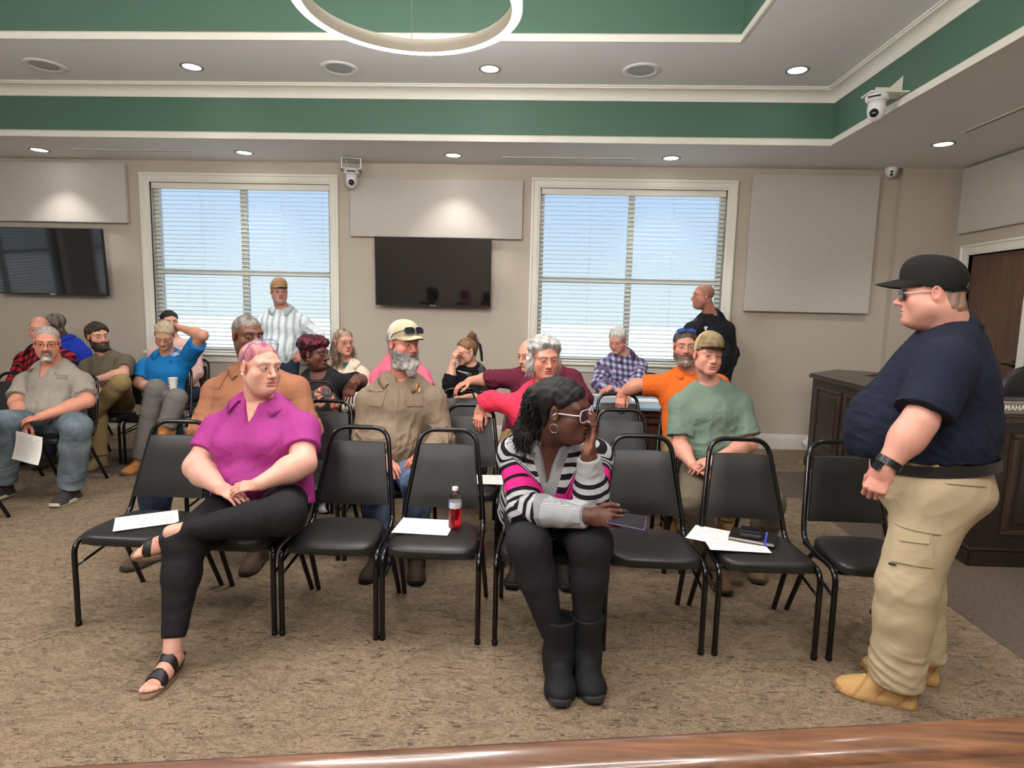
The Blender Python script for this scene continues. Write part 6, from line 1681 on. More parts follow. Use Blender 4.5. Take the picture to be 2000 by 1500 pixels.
Q_PNK = dict(skin=rgb(212, 160, 142), red=0.6, fem=1, fat=0.8, g=1.22, ga=1.32, gl=1.22, W=(0.190, 0.165, 0.160), D=(0.135, 0.130, 0.120), belly=0.07, bz=0.26, bust=0.072, sh=0.068, h=0.0026, barefeet='lr', foot=0.95, tattoo=1, hand=0.93,
    hair=0.005, hairc=rgb(164, 80, 112), hairc2=rgb(198, 136, 130), mix2=0.1, hline=0.085, hrough=0.3, browt=0.003, nail=rgb(140, 20, 40), gaze=(-0.42, 0.05), iris=rgb(52, 62, 68), browk=0.5, browc=rgb(120, 84, 70), lips=0.9, lid=0.15,
    earring=dict(m=M_PEARL, both=1),
    glasses=dict(m=mat('blue_white_readers', rgb(120, 128, 160), 0.2), th=0.0018, w=0.026, hgt=0.017, lens=L_CLEAR, up=dict(dz=0.040, dy=-0.012, rot=1.0, wide=1.06)),
    top=dict(m=cloth('magenta_polo_cloth', rgb(156, 52, 126), 0.7, fold=0.22, weave=900), e=0.012, sleeve=0.62, flare=0.012, fold=0.004, ff=14, h=0.006, vneck=0.11, vw=0.036, collar=1, ch=0.030, cd=0.046, cw=0.036, gap=42, hem=0.03, hemtilt=0.25, skirt=0.03, name='polo_shirt'),
    bottom=dict(m=K_BLACKLEG, e=0.010, r=(0.098, 0.068, 0.054, 0.031), flare=0.0, hem=0.88, rise=0.06, fold=0.003, h=0.007))
P2 = person('seated woman in a magenta polo with crossed legs in black leggings and strappy sandals', Q_PNK, J)
def sandal(o, sd, m, msole):
    J = o.J; q = o.q; a, x, d, u = foot_frame(J, sd); z = q.get('foot', 1); inn = 1 if sd == 'l' else -1
    r = bpy.data.objects.new('sandal', None); C.objects.link(r); r.parent = o.root
    w = lambda X, Y, Z: a+(x*X*inn*-1+d*Y+u*Z)*z
    b = MB(); n = 40; vs = []; fs = []
    def outl(k):
        t = 2*PI*k/n; cy, sx_ = math.cos(t), math.sin(t); Y = 0.062+0.135*cy; wd = 0.040+0.010*min(1, max(0, (Y+0.02)/0.12)); X = -0.004+wd*math.copysign(abs(sx_)**0.75, sx_); return X, Y
    lay = ((-0.110, 0.98), (-0.108, 1.0), (-0.094, 1.0), (-0.088, 0.95))
    for Z, s in lay:
        for k in range(n):
            X, Y = outl(k); heel = 0.012*min(1, max(0, (0.05-Y)/0.1)) if Z > -0.1 else 0.0; vs.append(w(X*s, 0.062+(Y-0.062)*s, Z))
    for j in range(3):
        for k in range(n): fs.append((j*n+k, j*n+(k+1) % n, (j+1)*n+(k+1) % n, (j+1)*n+k))
    fs.append(tuple(range(n))[::-1]); fs.append(tuple(range(3*n, 4*n)))
    b.add(vs, fs); b.build('sole', msole, r, smooth=True, angle=50)
    base, F0 = None, None
    for (yy, wd, tl) in ((0.115, 0.018, 0.25), (0.035, 0.016, -0.1)):
        V = Vol(*bounds([w(-0.06, -0.07, -0.1), w(0.06, 0.2, 0.05)], 0.06), 0.0035)
        sub = foot_vol(J, q, sd, 0.0035, V); ax = unit(d*1.0+u*tl); c = w(0, yy, -0.06)
        X = [V.o[i]+V.h*np.arange(V.n[i]) for i in range(3)]
        dd = (X[0][:, None, None]-c[0])*ax[0]+(X[1][None, :, None]-c[1])*ax[1]+(X[2][None, None, :]-c[2])*ax[2]
        hz = (X[0][:, None, None]-w(0, 0, 0.012)[0])*u[0]+(X[1][None, :, None]-w(0, 0, 0.012)[1])*u[1]+(X[2][None, None, :]-w(0, 0, 0.012)[2])*u[2]
        V.v = np.maximum(np.maximum(V.v, (np.abs(dd)-wd).astype(np.float32)), hz.astype(np.float32))
        P, F = V.mesh(); P = smooth(P, F, 1, 0.4); mk('strap', P, F, m, r)
    MB().tube([tuple(w(-0.034, 0.03, -0.075)), tuple(w(-0.037, -0.02, -0.055)), tuple(w(-0.02, -0.066, -0.045)), tuple(w(0.02, -0.066, -0.045)), tuple(w(0.037, -0.02, -0.055)), tuple(w(0.034, 0.03, -0.075))], 0.006, 6).build('heel_strap', m, r, smooth=True)
def foot_vol(J, q, sd, e, V):
    a, x, d, u = foot_frame(J, sd); z = q.get('foot', 1.0); inn = 1 if sd == 'l' else -1
    w = lambda X, Y, Z: a+(x*X*inn*-1+d*Y+u*Z)*z
    V.cone(a+unit(J['k'+sd]-a)*0.045, w(0, -0.005, -0.03), 0.038*z+e, 0.036*z+e, 0.02); V.cone(w(0, -0.02, -0.055), w(0, 0.10, -0.068), 0.032*z+e, 0.027*z+e, 0.02); V.cone(w(0, 0.01, -0.03), w(0.0, 0.10, -0.062), 0.035*z+e, 0.026*z+e, 0.03)
    for k in (-0.018, 0, 0.018): V.cone(w(k*0.8, 0.05, -0.065), w(k*1.25, 0.12, -0.072), 0.022*z+e, 0.019*z+e, 0.02)
    return V
M_SANDSOLE = mat('sandal_sole', rgb(118, 92, 70), 0.7)
for sd in 'lr': sandal(P2, sd, M_BLACKL, M_SANDSOLE)
# pendant necklace
bt2 = bvh((np.array([v.co[:] for v in P2.body.data.vertices]), np.array([list(p.vertices) for p in P2.body.data.polygons])))
pts = []
for (px, py) in ((470, 778), (478, 790), (487, 799), (494, 803), (503, 799), (512, 792), (520, 782)):
    p, n_ = pix_hit(bt2, px, py)
    if p is not None: pts.append(tuple(p+n_*0.002))
if len(pts) > 3: MB().tube(pts, 0.0008, 5).build('necklace', M_GOLD, P2.root, smooth=True)
decal('cross_pendant', poly_mesh([[(-0.0015, -0.012), (0.0015, -0.012), (0.0015, 0.009), (-0.0015, 0.009)], [(-0.006, 0.001), (0.006, 0.001), (0.006, 0.004), (-0.006, 0.004)]]), bt2, 494, 803, M_GOLD, P2.root, 0.3, 0.003)
# ------------------------------------------------------------------ 3 woman in the striped sweater
J = seated(0.08, 2.70); J['pel'] = A(0.07, 2.96, 0.585); J['nk'] = at(1075, 858, 2.66); J['head'] = at(1102, 800, 2.53); J['hy'] = (70, 2, -4); J['hs'] = 1.08
J['sl'] = at(1008, 876, 2.70); J['sr'] = at(1160, 880, 2.66); J['el'] = at(1022, 995, 2.56); J['wl'] = at(1152, 1008, 2.38); J['er'] = at(1156, 985, 2.50); J['wr'] = at(1150, 888, 2.45)
J['handl'] = dict(d=A(0.92, -0.3, 0.05), n=A(0.15, 0.9, -0.35), curl=((0.45, 0.6, 0.4),)*4, thumb=0.3, size=0.98, tin=0.3)
J['handr'] = dict(d=A(0.20, 0.02, 0.95), n=A(-0.93, 0.0, 0.2), curl=((0.15, 0.25, 0.25), (0.1, 0.3, 0.3), (0.15, 0.4, 0.3), (0.2, 0.5, 0.4)), thumb=0.0, size=1.0, tin=0.0)
J['hl'] = A(-0.03, 2.93, 0.565); J['hr'] = A(0.17, 2.93, 0.565); J['kl'] = at(1033, 1062, 2.47); J['kr'] = at(1152, 1060, 2.47)
J['al'] = A(0.125, 2.44, 0.098); J['ar'] = A(0.245, 2.47, 0.098); J['tl'] = A(0.05, -1, 0); J['tr'] = A(0.12, -1, 0)
Q_STR = dict(skin=rgb(92, 58, 46), red=0.3, fem=1, fat=0.35, g=1.16, ga=1.12, gl=1.14, W=(0.185, 0.160, 0.160), D=(0.135, 0.12, 0.118), belly=0.03, bust=0.05, sh=0.066, h=0.0026, palm=rgb(150, 100, 82), nail=rgb(190, 150, 150), hand=0.96,
    hair=0.012, hairc=rgb(26, 22, 24), hline=0.062, hrough=0.6, iris=(0.02, 0.012, 0.01), lid=0.55, lips=1.25, nose=1.25, lipc=rgb(104, 58, 54), browc=(0.01, 0.008, 0.008), browk=0.5, browt=0.003,
    glasses=dict(m=M_CLEARF, lens=L_TINT, th=0.0022, w=0.029, hgt=0.024, sq=0.5, tm=mat('pale_temple_arm', rgb(206, 196, 204), 0.25), tth=0.0030, z=-0.006),
    earring=dict(m=M_SILVER, both=1, hoop=0.017, th=0.0014),
    top=dict(m=cloth('striped_knit', rgb(170, 170, 172), 0.95, weave=420, wst=0.5, fold=0.2, kind=pat_stripes), e=0.014, sleeve=1.95, flare=0.004, fold=0.004, h=0.006, vneck=0.15, vw=0.045, rib=1, hem=0.03, skirt=0.02, name='sweater'),
    bottom=dict(m=K_BLACKPANT, e=0.010, r=(0.096, 0.074, 0.058, 0.034), flare=0.0, hem=0.80, rise=0.06, fold=0.003),
    shoe=dict(type='ugg', col=(0.010, 0.010, 0.011), sole=(0.018, 0.018, 0.02), top=0.19, h=0.005))
P3 = person('seated woman in a striped sweater resting her chin on her hand, black boots', Q_STR, J)
# ponytail of dark curls
def curls(o, name, centres, n, r0, col, m=None, seed=1, ln=0.05, th=0.004, amp=0.012):
    """a mass of hair locks: a soft core plus many separate wavy locks"""
    rn = np.random.RandomState(seed); V = Vol(*bounds([c for c, r in centres], max(r for c, r in centres)+0.04), 0.006)
    for i, (c, r) in enumerate(centres):
        V.ell(c, (r*0.86,)*3, 0.03)
        if i: V.cone(centres[i-1][0], c, centres[i-1][1]*0.8, r*0.8, 0.03)
    P, F = V.mesh(); P = smooth(P, F, 1); N = normals(P, F); P = P+N*(0.007*wav(P, 75, seed, 5)+0.004*wav(P, 190, seed+1, 4))[:, None]
    cc = np.array(col)*(1+0.4*wav(P, 120, 3, 3))[:, None]; core = mk(name, P, F, m or M_HAIR, o.root, np.clip(cc, 0, 1))
    b = MB(); idx = rn.randint(0, len(P), n)
    for i in idx:
        p = P[i]-N[i]*0.004; d = unit(N[i]*0.22+A(0, 0, -1)*1.0+rn.randn(3)*0.2); q = unit(np.cross(d, rn.randn(3))); q2 = np.cross(d, q); ph = rn.rand()*6; pts = []
        L = ln*(0.6+0.8*rn.rand())
        for k in range(8):
            t = k/7; pts.append(tuple(p+d*L*t+(q*math.cos(ph+t*9)+q2*math.sin(ph+t*9))*amp*t*0.8))
        b.tube(pts, [th*0.5*(1-0.75*k/7) for k in range(8)], 4)
    lo = b.build('locks', hairmat(col), core, smooth=True); lo['kind'] = 'stuff'
    return core
def hairmat(col):
    nm = 'hair_lock_%02x%02x%02x' % tuple(int(255*min(1, c)) for c in col); return mat(nm, col, 0.5, var=0.3, nscale=60, spec=0.3)
tw = P3.to_w
curls(P3, 'ponytail', [(tw(A(0.0, -0.075, 0.075)), 0.040), (tw(A(0.01, -0.115, 0.040)), 0.052), (at(1045, 800, 2.62), 0.058), (at(1032, 840, 2.64), 0.062), (at(1030, 872, 2.66), 0.045)], 900, 0, rgb(26, 22, 24), seed=5, ln=0.06, th=0.0062, amp=0.010)
ringband('hair_tie', tw(A(0, -0.088, 0.072)), tw(A(0, -0.13, 0.06))-tw(A(0, -0.07, 0.085)), 0.030, 0.014, 0.004, M_BLACKL, P3.root)
# phone in her hand
hp = J['wl']+unit(J['handl']['d'])*0.13
pf = thing('held_phone', 'purple phone held in the lap of the woman in the striped sweater', 'phone', tuple(hp+A(0.02, 0.005, -0.006)), -0.28); pf.rotation_euler = (0.5, 0.08, -0.25)
MB().rbox(-0.075, 0.075, -0.036, 0.036, -0.004, 0.004, 0.003).build('case', mat('purple_case', rgb(92, 66, 118), 0.4), pf)
MB().rbox(-0.071, 0.071, -0.033, 0.033, 0.004, 0.005, 0.0005).build('screen', M_LENS, pf)
# ------------------------------------------------------------------ 4 grey bearded man in the work shirt
GREYB = rgb(150, 146, 142); WHITEB = rgb(196, 192, 186)
J = seated(-0.945, 3.585, 0, 0, 0, 0.16)
J['nk'] = at(787, 742, 3.90); J['head'] = at(787, 672, 3.84); J['hy'] = (38, 1, 0); J['hs'] = 1.06
J['sl'] = at(726, 768, 3.90); J['sr'] = at(848, 768, 3.90); J['el'] = at(710, 855, 3.80); J['er'] = at(866, 858, 3.82); J['wl'] = at(752, 898, 3.60); J['wr'] = at(838, 884, 3.56)
J['handr'] = dict(d=A(-0.75, -0.3, -0.35), n=A(-0.1, 0.3, -0.95), curl=((0.25, 0.35, 0.2),)*4, thumb=0.3); J['handl'] = dict(d=A(0.5, -0.6, -0.2), n=A(0, 0.1, -1))
J['kr'] = at(812, 952, 3.42); J['kl'] = at(735, 955, 3.42); J['ar'] = A(J['kr'][0]+0.0, 3.46, 0.092); J['al'] = A(J['kl'][0], 3.46, 0.092)
K_WORK = cloth('tan_work_cloth', rgb(128, 111, 93), 0.9, fold=0.3)
Q = dict(skin=rgb(202, 138, 118), red=0.9, fat=0.4, g=1.20, ga=1.12, gl=1.05, W=(0.165, 0.165, 0.165), D=(0.13, 0.13, 0.12), belly=0.06, sh=0.07, h=0.003, sdrop=0.055,
    hair=0.010, hairc=GREYB, hline=0.06, beard=0.055, beardc=rgb(120, 116, 112), beardc2=WHITEB, gaze=(-0.25, 0.05), iris=(0.06, 0.09, 0.12), browc=rgb(120, 110, 104),
    cap=dict(col=rgb(186, 168, 136), back=rgb(184, 178, 164), brim=0.080, curve=0.024, droop=0.18, tall=0.012),
    glasses=dict(m=M_BLUEF, lens=L_DARK, th=0.0020, w=0.029, hgt=0.019, up=dict(dz=0.058, dy=0.018, rot=0.35, wide=1.10)),
    top=dict(m=K_WORK, e=0.020, sleeve=1.97, flare=0.008, fold=0.009, h=0.007, collar=1, ch=0.030, cd=0.055, cw=0.040, gap=28, hem=0.02, vneck=0.05, vw=0.03, name='work_shirt'),
    bottom=dict(m=K_JEANS, e=0.014, fold=0.006), shoe=dict(type='boot', col=rgb(70, 56, 46), sole=rgb(40, 34, 30), lace=rgb(60, 50, 44)))
P4 = person('grey bearded man in a tan work shirt with sunglasses on his cap', Q, J)
bt = bvh(P4.topPF)
for px, rot in ((737, 0.0), (808, 0.0)):
    py = 775
    def pk(x, y): return x, y, 0.003
    sgn = 0 if px < 760 else 1
    decal('pocket', grid_mesh(0.115, 0.125, 6, 6, lambda x, y: (x*(1 if y > -0.04 else 1-0.15*(-0.04-y)/0.03), y, 0.0035)), bt, px, py, K_WORK, P4.top, rot)
    if not sgn: decal('pocket_flap', grid_mesh(0.125, 0.04, 6, 3, lambda x, y: (x, y-(0.012 if y < 0 else 0)*(1-abs(x)/0.06), 0.007)), bt, px, py-17, K_WORK, P4.top, rot)
decal('placket', grid_mesh(0.032, 0.36, 2, 18, lambda x, y: (x, y, 0.0035)), bt, 772, 815, K_WORK, P4.top, 0.04)
M_BTN = mat('horn_button', rgb(112, 98, 84), 0.4)
for py in (762, 783, 805, 828, 850): button(P4, 773, py, M_BTN, 0.007, bt)
p, n_ = pix_hit(bt, 812, 762)
for dx, c, l in ((0.0, rgb(226, 120, 60), 0.055), (-0.022, rgb(60, 64, 70), 0.04), (0.018, rgb(206, 200, 190), 0.03)):
    MB().tube([tuple(p+n_*0.010+A(dx, 0, -0.02)), tuple(p+n_*0.012+A(dx+0.006, 0, l-0.02))], 0.005, 8).build('pocket_pen', mat('pen_%d' % int(c[0]*999), c, 0.4), P4.top, smooth=True)
# ------------------------------------------------------------------ 5 young man in the green shirt
J = seated(1.138, 3.585, 0, 0, 0, 0.18)
J['nk'] = at(1386, 752, 3.90); J['head'] = at(1382, 694, 3.84); J['hy'] = (24, 0, 5); J['hs'] = 1.0
J['sl'] = at(1332, 780, 3.90); J['sr'] = at(1440, 778, 3.90); J['el'] = at(1328, 870, 3.80); J['er'] = at(1462, 868, 3.80); J['wl'] = at(1352, 908, 3.58); J['wr'] = at(1400, 897, 3.56)
J['handr'] = dict(d=A(-0.9, -0.1, -0.3), n=A(-0.1, 0.35, -0.9), curl=((0.25, 0.4, 0.2),)*4, thumb=0.3); J['handl'] = dict(d=A(0.8, -0.4, -0.35), n=A(0, 0.3, -0.95), curl=((0.4, 0.5, 0.3),)*4)
J['kl'] = at(1352, 985, 3.40); J['kr'] = at(1505, 982, 3.46); J['al'] = at(1398, 1092, 3.50); J['al'][2] = 0.092; J['ar'] = at(1478, 1092, 3.66); J['ar'][2] = 0.092; J['tl'] = A(0.1, -1, 0); J['tr'] = A(-0.3, -1, 0)
K_SAGE = cloth('sage_tshirt_cloth', rgb(110, 128, 114), 0.9, fold=0.35)
Q = dict(skin=rgb(206, 148, 128), red=0.8, fat=0.1, g=1.06, ga=1.0, W=(0.16, 0.15, 0.165), D=(0.115, 0.11, 0.112), sh=0.066, h=0.003, hair=0.010, hairc=rgb(140, 104, 74), hline=0.06, gaze=(0.25, 0.1), iris=(0.05, 0.06, 0.07), browc=rgb(120, 84, 60), browk=0.6,
    cap=dict(col=rgb(150, 130, 98), back=rgb(190, 170, 140), camo=1, brim=0.072, curve=0.010, droop=-0.02, tall=0.020, brimc=rgb(44, 38, 32)),
    top=dict(m=K_SAGE, e=0.018, sleeve=0.80, flare=0.024, se=0.018, fold=0.009, h=0.007, hem=0.03, neckw=0.006, name='tshirt'),
    bottom=dict(m=K_OLIVEPANT, e=0.014, fold=0.007), shoe=dict(type='boot', col=rgb(120, 92, 68), sole=rgb(60, 50, 42), lace=rgb(90, 72, 56)))
P5 = person('young man in a sage green tee shirt and a camouflage cap', Q, J)
up, s0, s1, f0, f1 = torso_axes(J)
ringband('neckband', J['nk']+f1*0.006+up*0.012, unit(J['head']-A(0, 0, 0.06)-J['nk']), 0.060, 0.020, 0.006, K_SAGE, P5.top)
def cap_emblem(P, u, v, me_fn, m, name='emblem'):
    """flat badge on the front of a cap, at head-local direction"""
    pass
cr = [c for c in bpy.data.objects if c.parent and c.parent.parent == P5.root and c.name.startswith('crown')][0]
btc = BVHTree.FromPolygons([v.co[:] for v in cr.data.vertices], [list(p.vertices) for p in cr.data.polygons])
decal('cap_badge', poly_mesh([[(0.012*math.cos(PI/3*k+0.5), 0.012*math.sin(PI/3*k+0.5)) for k in range(6)]]), btc, 1362, 661, mat('badge_orange', rgb(214, 130, 60), 0.6), cr, 0.2, 0.002)
decal('cap_badge_centre', poly_mesh([[(0.006*math.cos(PI/3*k+0.5), 0.006*math.sin(PI/3*k+0.5)) for k in range(6)]]), btc, 1362, 661, mat('badge_cream', rgb(236, 214, 170), 0.6), cr, 0.2, 0.003)
decal('cap_stitching', poly_mesh([[(-0.02+0.006*k, -0.004), (-0.017+0.006*k, -0.004), (-0.017+0.006*k, 0.004), (-0.02+0.006*k, 0.004)] for k in range(7)]), btc, 1372, 656, mat('stitch_red', rgb(168, 84, 56), 0.7), cr, 0.35, 0.002)
ringband('finger_ring', J['wr']+A(-0.10, -0.03, -0.03), A(-0.9, -0.1, -0.3), 0.010, 0.006, 0.002, M_SILVER, P5.root)
# ------------------------------------------------------------------ 6 man in the orange work shirt
J = seated(-1.94, 3.585, 0, 0, 0, 0.20)
J['nk'] = at(498, 722, 3.90); J['head'] = at(484, 655, 3.78); J['hy'] = (26, 4, 0); J['hs'] = 1.08
J['sl'] = at(428, 752, 3.92); J['sr'] = at(578, 748, 3.92); J['el'] = at(392, 838, 3.80); J['er'] = at(606, 838, 3.85); J['wl'] = at(420, 900, 3.60); J['wr'] = at(560, 900, 3.6)
J['al'] = at(303, 1072, 3.48); J['al'][2] = 0.092; J['ar'] = at(504, 1086, 3.50); J['ar'][2] = 0.092; J['kl'] = A(J['al'][0]+0.05, 3.44, 0.545); J['kr'] = A(J['ar'][0]-0.03, 3.44, 0.545); J['tl'] = A(-0.35, -1, 0); J['tr'] = A(0.05, -1, 0)
K_ORW = cloth('orange_work_cloth', rgb(158, 106, 80), 0.9, fold=0.25)
Q = dict(skin=rgb(106, 68, 50), red=0.3, fat=0.5, g=1.22, ga=1.15, W=(0.175, 0.17, 0.168), D=(0.13, 0.135, 0.12), belly=0.07, sh=0.072, h=0.003, hair=0.003, hairc=rgb(92, 82, 74), hairc2=rgb(130, 124, 116), hline=0.074, gaze=(0.3, 0.0), iris=(0.02, 0.012, 0.01), nose=1.35, lips=1.25, browc=(0.02, 0.014, 0.01), stubble=0.4, stubc=(0.08, 0.07, 0.06),
    top=dict(m=K_ORW, e=0.018, sleeve=1.15, flare=0.012, fold=0.008, h=0.007, collar=1, ch=0.032, cd=0.055, cw=0.036, gap=26, vneck=0.05, vw=0.03, hem=0.02, name='work_shirt'),
    bottom=dict(m=K_JEANSD, e=0.014), shoe=dict(type='boot', col=rgb(84, 66, 54), sole=rgb(44, 38, 34), lace=rgb(60, 50, 44), z=1.05))
P6 = person('heavyset man in an orange work shirt behind the woman in magenta', Q, J)
bt = bvh(P6.topPF)
decal('pocket', grid_mesh(0.12, 0.12, 6, 6, lambda x, y: (x, y, 0.0035)), bt, 428, 742, K_ORW, P6.top, 0.05); decal('pocket_flap', grid_mesh(0.13, 0.04, 6, 3, lambda x, y: (x, y-(0.014 if y < 0 else 0)*(1-abs(x)/0.065), 0.007)), bt, 428, 728, K_ORW, P6.top, 0.05)
# ------------------------------------------------------------------ 7 man in the grey polo, paper in hand
J = seated(-4.045, 4.64, 0, 0, 0, 0.24)
J['nk'] = at(104, 715, 4.92); J['head'] = at(92, 668, 4.80); J['hy'] = (-6, 10, 2); J['hs'] = 1.06
J['sl'] = at(52, 738, 4.92); J['sr'] = at(157, 738, 4.92); J['el'] = at(32, 786, 4.76); J['er'] = at(170, 784, 4.74); J['wl'] = at(48, 824, 4.52); J['wr'] = at(80, 814, 4.50)
J['handl'] = dict(d=A(0.1, -0.35, -0.9), n=A(0.2, 0.9, -0.3), curl=((0.8, 1.0, 0.6),)*4, thumb=0.6); J['handr'] = dict(d=A(-0.9, -0.3, -0.2), n=A(0.0, 0.4, -0.9), curl=((0.3, 0.4, 0.3),)*4)
J['kl'] = at(8, 828, 4.42); J['kr'] = at(150, 834, 4.40); J['al'] = at(8, 952, 4.50); J['al'][2] = 0.105; J['ar'] = at(139, 955, 4.50); J['ar'][2] = 0.095; J['tl'] = A(-0.1, -1, 0); J['tr'] = A(0.0, -1, 0)
K_GPOLO = cloth('grey_polo_cloth', rgb(146, 138, 128), 0.85, fold=0.3)
Q = dict(skin=rgb(206, 140, 116), red=0.9, fat=0.6, g=1.20, ga=1.15, W=(0.165, 0.17, 0.165), D=(0.13, 0.135, 0.12), belly=0.08, sh=0.07, h=0.0036, hair=0.006, hairc=rgb(160, 150, 140), hline=0.100, goatee=1, beard=0.018, beardc=rgb(110, 98, 90), beardc2=rgb(206, 202, 196), stubble=0.15, lid=0.45, browc=rgb(80, 62, 52),
    glasses=dict(m=M_GFRAME, lens=L_CLEAR, th=0.0014, w=0.025, hgt=0.014, sq=0.45),
    top=dict(m=K_GPOLO, e=0.016, sleeve=0.80, flare=0.022, se=0.018, fold=0.009, h=0.008, collar=1, ch=0.03, cd=0.05, cw=0.042, gap=40, vneck=0.13, vw=0.04, hem=0.03, name='polo_shirt'),
    bottom=dict(m=K_JEANSG, e=0.016, fold=0.007, r=(0.088, 0.072, 0.066, 0.056)), shoe=dict(type='sneaker', col=rgb(58, 54, 54), sole=rgb(196, 184, 164), lace=rgb(40, 38, 38)))
P7 = person('man in a grey polo and glasses with a white goatee holding a paper', Q, J)
bt = bvh(P7.topPF); ml = mat('logo_dark', rgb(72, 66, 70), 0.8)
decal('lettering', text_mesh('EDUARD', 0.021), bt, 121, 734, ml, P7.top, -0.08); decal('lettering', text_mesh('JACOBS', 0.023), bt, 122, 739, ml, P7.top, -0.08)
def held_paper(label, c, ux, uy, curl=0.02):
    b = MB(); vs = []; fs = []; nu, nv = 9, 9; ux, uy = unit(ux), unit(uy); n = np.cross(ux, uy)
    o = b; M_ = np.stack([ux, uy, n], 1)
    for s in (0, 1):
        for j in range(nv):
            for i in range(nu):
                u = -0.108+0.216*i/(nu-1); v = -0.1395+0.279*j/(nv-1); vs.append((u, v, curl*(math.sin(v*16)*0.6+(u/0.108)**2*0.5)-(0.0006 if s else 0)))
    N = nu*nv
    for j in range(nv-1):
        for i in range(nu-1): a = j*nu+i; fs.append((a, a+1, a+1+nu, a+nu)); fs.append((N+a+nu, N+a+1+nu, N+a+1, N+a))
    ob = b.add(vs, fs).build('paper_sheet', M_PAPER, None, smooth=True); m = Matrix.Identity(4)
    for i in range(3):
        for k in range(3): m[i][k] = M_[i][k]
        m[i][3] = c[i]
    ob.matrix_world = m; return tag(ob, label, 'paper', 'printed handout sheets')
held_paper('printed paper hanging from the hand of the man in the grey polo', at(55, 875, 4.36), at(35, 905, 4.36)-at(45, 842, 4.38), at(100, 878, 4.34)-at(10, 866, 4.40), 0.02)
# ------------------------------------------------------------------ 8 bearded man in olive
J = seated(-4.255, 5.60, 0, 0, 0, 0.1)
J['nk'] = at(208, 695, 5.88); J['head'] = at(191, 656, 5.80); J['hy'] = (24, 4, -4); J['hs'] = 1.02
J['sl'] = at(172, 708, 5.90); J['sr'] = at(243, 700, 5.86); J['el'] = at(178, 752, 5.80); J['er'] = at(240, 730, 5.58); J['wl'] = at(192, 760, 5.55); J['wr'] = at(194, 740, 5.45)
J['handr'] = dict(d=A(-0.9, -0.2, -0.1), n=A(0, 0.3, -0.9))
J['kr'] = at(236, 748, 5.36); J['ar'] = at(178, 812, 5.40); J['tr'] = A(-0.8, -0.6, -0.2); J['kl'] = at(190, 790, 5.46); J['al'] = A(J['kl'][0], 5.45, 0.092)
Q = dict(skin=rgb(208, 152, 128), red=0.6, g=1.04, h=0.0042, hair=0.020, hairc=rgb(58, 44, 36), hline=0.066, hrough=1.4, beard=0.022, beardc=rgb(52, 40, 34), gaze=(0.4, 0), iris=(0.03, 0.03, 0.03), browt=0.0055,
    top=dict(m=cloth('olive_tshirt_cloth', rgb(98, 88, 72), 0.9, fold=0.3), e=0.016, sleeve=0.72, flare=0.02, fold=0.008, h=0.009, name='tshirt'),
    bottom=dict(m=K_TANPANT, e=0.014, h=0.010), shoe=dict(type='boot', col=rgb(126, 104, 74), sole=rgb(60, 50, 40), h=0.006))
P8 = person('dark haired bearded man in an olive tee shirt with a knee raised', Q, J)
MB().tube([tuple(J['nk']+A(0.06*math.sin(a), -0.085-0.035*math.cos(a)*0.6, 0.02-0.09*(0.5+0.5*math.cos(a))**1.2)) for a in [(-1.9+3.8*k/16) for k in range(17)]], 0.0025, 5).build('necklace', M_GOLD, P8.root, smooth=True)
# ------------------------------------------------------------------ 9 man in the blue polo, hand behind his head
J = seated(-3.765, 5.62, 0, 0, 0, 0.1)
J['nk'] = at(328, 692, 5.90); J['head'] = at(321, 654, 5.76); J['hy'] = (-12, 34, 6); J['hs'] = 1.04
J['sl'] = at(286, 708, 5.90); J['sr'] = at(366, 692, 5.90); J['er'] = at(396, 655, 5.74); J['wr'] = at(352, 640, 5.86); J['el'] = at(272, 748, 5.82); J['wl'] = at(308, 766, 5.50)
J['handl'] = dict(d=A(0.85, -0.35, 0.1), n=A(0.35, 0.85, 0.1), curl=((0.7, 0.7, 0.4),)*4, thumb=0.6, tin=0.6); J['handr'] = dict(d=A(-0.9, 0.1, 0.15), n=A(-0.2, -0.7, -0.3), curl=((0.3, 0.3, 0.2),)*4)
J['kl'] = at(305, 760, 5.38); J['al'] = at(300, 868, 5.42); J['kr'] = at(345, 778, 5.36); J['ar'] = at(322, 838, 5.28); J['tr'] = A(-0.1, -0.8, -0.5); J['tl'] = A(-0.25, -1, 0); J['al'] = at(275, 905, 5.40); J['al'][2] = 0.092
Q = dict(skin=rgb(200, 146, 120), red=0.7, fat=0.2, g=1.06, h=0.0042, hair=0.010, hairc=rgb(176, 160, 136), hline=0.075, lid=0.9, browc=rgb(150, 130, 110),
    top=dict(m=cloth('blue_polo_cloth', rgb(22, 112, 176), 0.75, fold=0.25), e=0.016, sleeve=0.70, flare=0.02, fold=0.007, h=0.009, collar=1, gap=30, vneck=0.06, name='polo_shirt'),
    bottom=dict(m=K_GREYPANT, e=0.016, h=0.010, r=(0.088, 0.068, 0.062, 0.056)), shoe=dict(type='boot', col=rgb(176, 118, 62), sole=rgb(120, 84, 50), lace=rgb(90, 60, 40), h=0.006))
P9 = person('man in a bright blue polo holding a cup, one hand behind his head', Q, J)
bt = bvh(P9.topPF); mw = mat('logo_white', rgb(226, 232, 240), 0.7)
decal('emblem', poly_mesh([[(-0.045, 0.016), (-0.02, 0.012), (0.03, 0.022), (0.045, 0.03), (0.03, 0.016), (0.0, 0.006), (-0.03, 0.010)], [(-0.045, -0.02), (-0.015, -0.014), (0.04, -0.008), (0.04, -0.018), (-0.01, -0.022)]]+[[(-0.04+0.009*k, -0.008), (-0.036+0.009*k, -0.008), (-0.036+0.009*k, 0.006), (-0.04+0.009*k, 0.006)] for k in range(6)]), bt, 343, 691, mw, P9.top, 0.1)
q = at(338, 750, 5.42)
